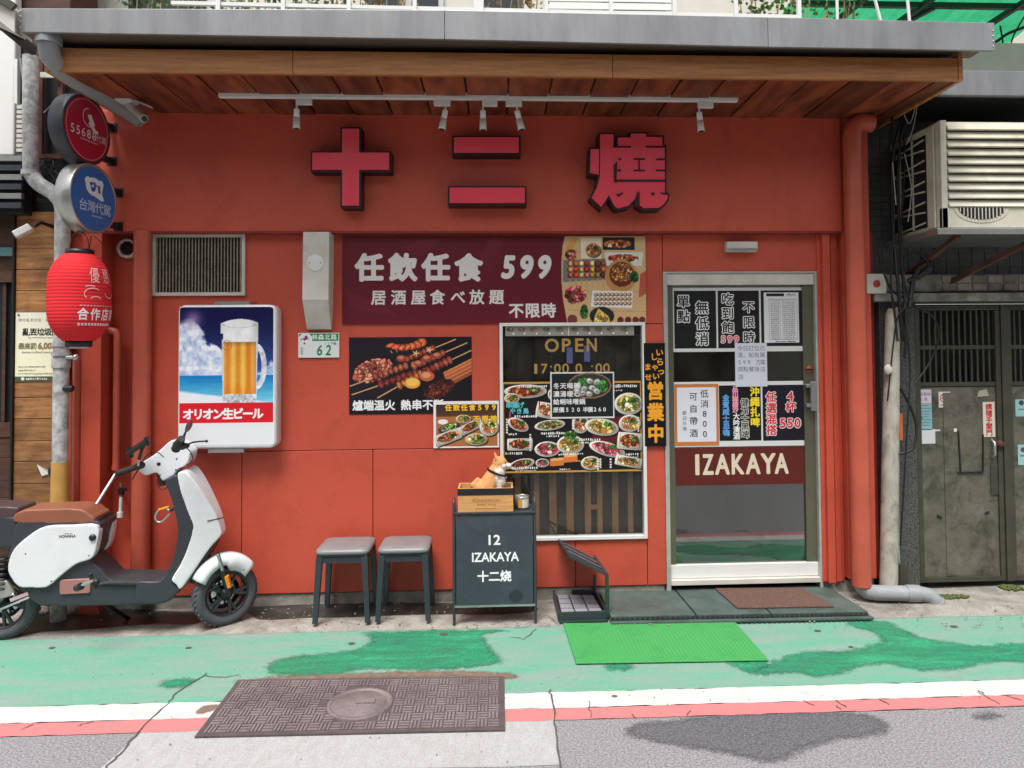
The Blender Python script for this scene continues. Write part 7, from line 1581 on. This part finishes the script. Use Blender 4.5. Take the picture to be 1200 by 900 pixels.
# dog: one remeshed body
def dogbuild():
    m=M(); B=m.ball; 
    def chain(a,b,r0,r1,n=6):
        a=Vector(a); b=Vector(b)
        for i in range(n+1): tt=i/n; B(a.lerp(b,tt),r0+(r1-r0)*tt,None,None,10,7)
    # local: x forward (faces right), z up; sitting
    B((-.03,0,.055),.058,.052,.06); chain((-.02,0,.07),(.022,0,.145),.052,.042,7); B((.03,0,.10),.036,.038,.045)
    chain((.03,.02,.1),(.04,.022,.012),.018,.012); chain((.03,-.02,.1),(.04,-.022,.012),.018,.012); B((.048,.022,.008),.018,.012,.009); B((.048,-.022,.008),.018,.012,.009)
    for s_ in (-1,1): B((-.02,s_*.036,.04),.036,.022,.036); B((.005,s_*.042,.008),.026,.012,.009)
    chain((.02,0,.15),(.034,0,.178),.036,.032,4); B((.036,0,.188),.036,.034,.032); chain((.06,0,.178),(.083,0,.172),.018,.012,4); B((.05,.018,.174),.018,.014,.014); B((.05,-.018,.174),.018,.014,.014); chain((.055,0,.164),(.076,0,.160),.010,.006,3)
    for s_ in (-1,1):
        for i in range(5): B((.02-.002*i,s_*(.02+.001*i),.208+.006*i),.0085-.0015*i,.012-.0022*i,.01,8,6)
    chain((-.075,0,.03),(-.09,0,.08),.014,.018,4); chain((-.09,0,.08),(-.07,0,.105),.018,.014,4)
    return m
dm=dogbuild(); me=bpy.data.meshes.new('tmp'); me.from_pydata([tuple(v) for v in dm.v],[],dm.f); o=bpy.data.objects.new('tmp',me); COL.objects.link(o)
rm=o.modifiers.new('r','REMESH'); rm.mode='VOXEL'; rm.voxel_size=.0035; rm.use_smooth_shade=True; s_=o.modifiers.new('s','SMOOTH'); s_.iterations=4; s_.factor=.5
dg=bpy.context.evaluated_depsgraph_get(); me2=bpy.data.meshes.new_from_object(o.evaluated_get(dg)); bpy.data.objects.remove(o)
dc=P(583,566,Yb2+.12); dogt=thing('dog','tan and white shiba dog sitting in the crate, facing right','dog',(P(577,566,Yb2+.1).x,Yb2+.09,zs+.041),0); dogt.scale=(1.3,1.3,1.3)
at=me2.color_attributes.new('Col','FLOAT_COLOR','POINT'); buf=[]; tan_,whi=lin((206,150,96)),lin((228,218,206))
for v in me2.vertices:
    x,y,z=v.co; k=0
    if z<.165 and x>.018-(z-.1)*.1: k=1
    if z>=.15 and x>.048 and z<.185: k=1
    if .15<z<.18 and x>.03: k=max(k,.7)
    if x<.0 and z<.17: k=0
    if z<.02: k=1
    k=min(1,max(0,k+.15*noise.noise(v.co*60))); f=1+.15*noise.noise(v.co*120)
    buf+= [ (tan_[i]*(1-k)+whi[i]*k)*f for i in range(3)]+[1]
at.data.foreach_set('color',buf)
for q_ in me2.polygons: q_.use_smooth=True
me2.materials.clear(); me2.materials.append(MT['fur']); db=bpy.data.objects.new('body',me2); COL.objects.link(db); db.parent=dogt
M().ball((.094,0,.174),.0055,.0065,.005,8,6).build('nose',MT['black'],dogt,local=True)
for s_ in (-1,1): M().ball((.0625,s_*.018,.192),.004,.004,.004,8,6).build('eye',MT['black'],dogt,local=True)
m=M()
for i in range(20): 
    a,b=2*math.pi*i/20,2*math.pi*(i+1)/20; f=lambda a:Vector((.022+.045*math.cos(a),.045*math.sin(a),.142-.018*math.cos(a))); m.bar(f(a),f(b),.004,.009)
m.build('collar',MT['cable'],dogt,local=True); m=M(); m.ball((.064,-.01,.118),.007,.004,.009,8,6); m.build('tag',MT['alum'],dogt,local=True)
# ================================================================== FOLDING RACK AND PLATFORM
t=thing('menu_stand','black folding stand: tilted ribbed top panel on posts over a gridded base tray','stand',G(685,725))
zb_=.02
bp=[G(655,731,.0),G(712,729,.0),G(697,704,.0),G(649,703,.0)]
f0,f1,b1,b0=[Vector((v.x,v.y,0)) for v in bp]
def up_(v,z): return Vector((v.x,v.y,z))
hz=.075
for a,b in ((f0,f1),(f1,b1),(b1,b0),(b0,f0)): M().bar(up_(a,hz*.55),up_(b,hz*.55),.012,hz*.8).build('tray_side',MT['satin'],t,bevel=.003)
M().bar(up_(f0,.012)+Vector((0,-.02,0)),up_(f1,.012)+Vector((0,-.02,0)),.02,.02).build('base_rail',MT['greenframe'],t)
cen=(f0+f1+b1+b0)/4
def tq(u,v,z): a=f0.lerp(f1,u); b=b0.lerp(b1,u); return up_(a.lerp(b,v),z)
lit=mat('pale_tray_pane',lin((150,152,158)),.25)
for i in range(3):
    for j in range(4):
        u0,u1,v0,v1=.06+.88*i/3+.015,.06+.88*(i+1)/3-.015,.08+.84*j/4+.02,.08+.84*(j+1)/4-.02
        q4=[tq(u0,v0,.05),tq(u1,v0,.05),tq(u1,v1,.05),tq(u0,v1,.05)]; M().hexa(q4,[v-Vector((0,0,.012)) for v in q4]).build('tray_pane',lit,t)
M().hexa([tq(.02,.02,.036),tq(.98,.02,.036),tq(.98,.98,.036),tq(.02,.98,.036)],[tq(.02,.02,.02),tq(.98,.02,.02),tq(.98,.98,.02),tq(.02,.98,.02)]).build('tray_bottom',MT['black'],t)
pA,pB=up_(f1,.03),up_(b1,.03); Y1,Y2=f1.y,b1.y
tA=P(711,673,Y1); tB=P(696,652,Y2+.02)
M().bar(pA,tA,.022,.02,up=(0,1,0)).build('post',MT['greenframe'],t); M().bar(pB,tB,.02,.018,up=(0,1,0)).build('post',MT['satin'],t)
tC=P(667,651,Y1+.02); tD=P(653.5,631,Y2+.04)
for a,b in ((tA,tC),(tC,tD),(tD,tB),(tB,tA)): M().bar(a,b,.016,.02).build('top_frame',MT['satin'],t,bevel=.002)
for i in range(7):
    k=(i+.6)/7.4; a,b=tC.lerp(tD,k),tA.lerp(tB,k); M().bar(a,b,.009,.006).build('top_slat',MT['alum'] if i%2==0 else MT['satin'],t)
q4=[tA,tC,tD,tB]; M().hexa([v-Vector((0,0,.008)) for v in q4],[v-Vector((0,0,.012)) for v in q4]).build('top_back',MT['darkleather'],t)
tE,tF=P(643,610,Y2+.05),P(690,634,Y2+.03)
M().bar(tD,tE,.008,.008).build('strut',MT['black'],t); M().bar(tE,tF,.008,.008).build('strut',MT['black'],t); M().bar(tE,P(668,630,Y2+.05),.007,.007).build('strut',MT['black'],t); M().bar(tB,tF,.008,.008).build('strut',MT['black'],t)
# platform: rubber tiles along the doorway
pt=thing('door_step','low dark green rubber tile platform in front of the shop door','platform',G(860,715))
zp=.055
fl,frr=G(715,722,zp),G(1018,716,zp); bl,br=G(700,690,zp),G(968,685,zp)
def pq(u,v,z):
    a=fl.lerp(frr,u); b=bl.lerp(br,u); w_=a.lerp(b,v); return Vector((w_.x,w_.y,z))
cuts=[0,.33,.62,1.0]
for a,b in zip(cuts,cuts[1:]):
    for v0,v1 in ((.0,1.0),):
        T=[pq(a+.003,v0,zp),pq(b-.003,v0,zp),pq(b-.003,v1,zp),pq(a+.003,v1,zp)]; M().hexa(T,[Vector((v.x,v.y,.028)) for v in T]).build('tile',MT['deck'],pt,bevel=.004)
for k in range(2):
    z0=.004+.0*k
    T=[pq(.0,-.06,.026),pq(1.01,-.06,.026),pq(1.01,1,.026),pq(0,1,.026)]
M().hexa(T,[Vector((v.x,v.y,.012)) for v in T]).build('lower_edge',MT['deck'],pt,bevel=.003)
n=52
for i in range(n):
    u=(i+.2)/n; a=pq(u,-.065,.0); b=pq(u+.55/n,-.065,0); M().hexa([a,b,b+Vector((0,.03,0)),a+Vector((0,.03,0))],[v+Vector((0,0,.011)) for v in (a,b,b+Vector((0,.03,0)),a+Vector((0,.03,0)))]).build('foot_block',MT['rubber'],pt)
for i in range(n):
    u=(i+.1)/n; a=pq(u,-.008,.03); b=pq(u+.7/n,-.008,.03); d=Vector((0,.012,0)); M().hexa([a,b,b+d,a+d],[v+Vector((0,0,.016)) for v in (a,b,b+d,a+d)]).build('edge_stud',MT['rubber'],pt)
c4=[G(864,714,zp),G(977,712,zp),G(940,690,zp),G(838,691,zp)]
dm_=M().hexa([Vector((v.x,v.y,zp+.001)) for v in c4],[Vector((v.x,v.y,zp+.011)) for v in c4]).build('doormat',MT['coir'],None,bevel=.003); tag(dm_,'brown bristle doormat lying on the dark platform before the door','doormat')
g4=[G(675,778,.01),G(901,774,.01),G(862,730,.01),G(660,731,.01)]
mt_=thing('floor_mat','bright green ribbed mat on the painted ground before the door','mat',(g4[0]+g4[2])/2)
M().hexa([Vector((v.x,v.y,.0145)) for v in g4],[Vector((v.x,v.y,.0078)) for v in g4]).build('sheet',MT['matgreen'],mt_,bevel=.002)
m=M(); n=46
for i in range(n):
    u=(i+.3)/n; a=g4[0].lerp(g4[1],u); b=g4[3].lerp(g4[2],u); m.bar((a.x,a.y+.01,.0148),(b.x,b.y-.01,.0148),.006,.0022)
o=m.build('rib',MT['matgreen'],mt_); o['kind']='stuff'
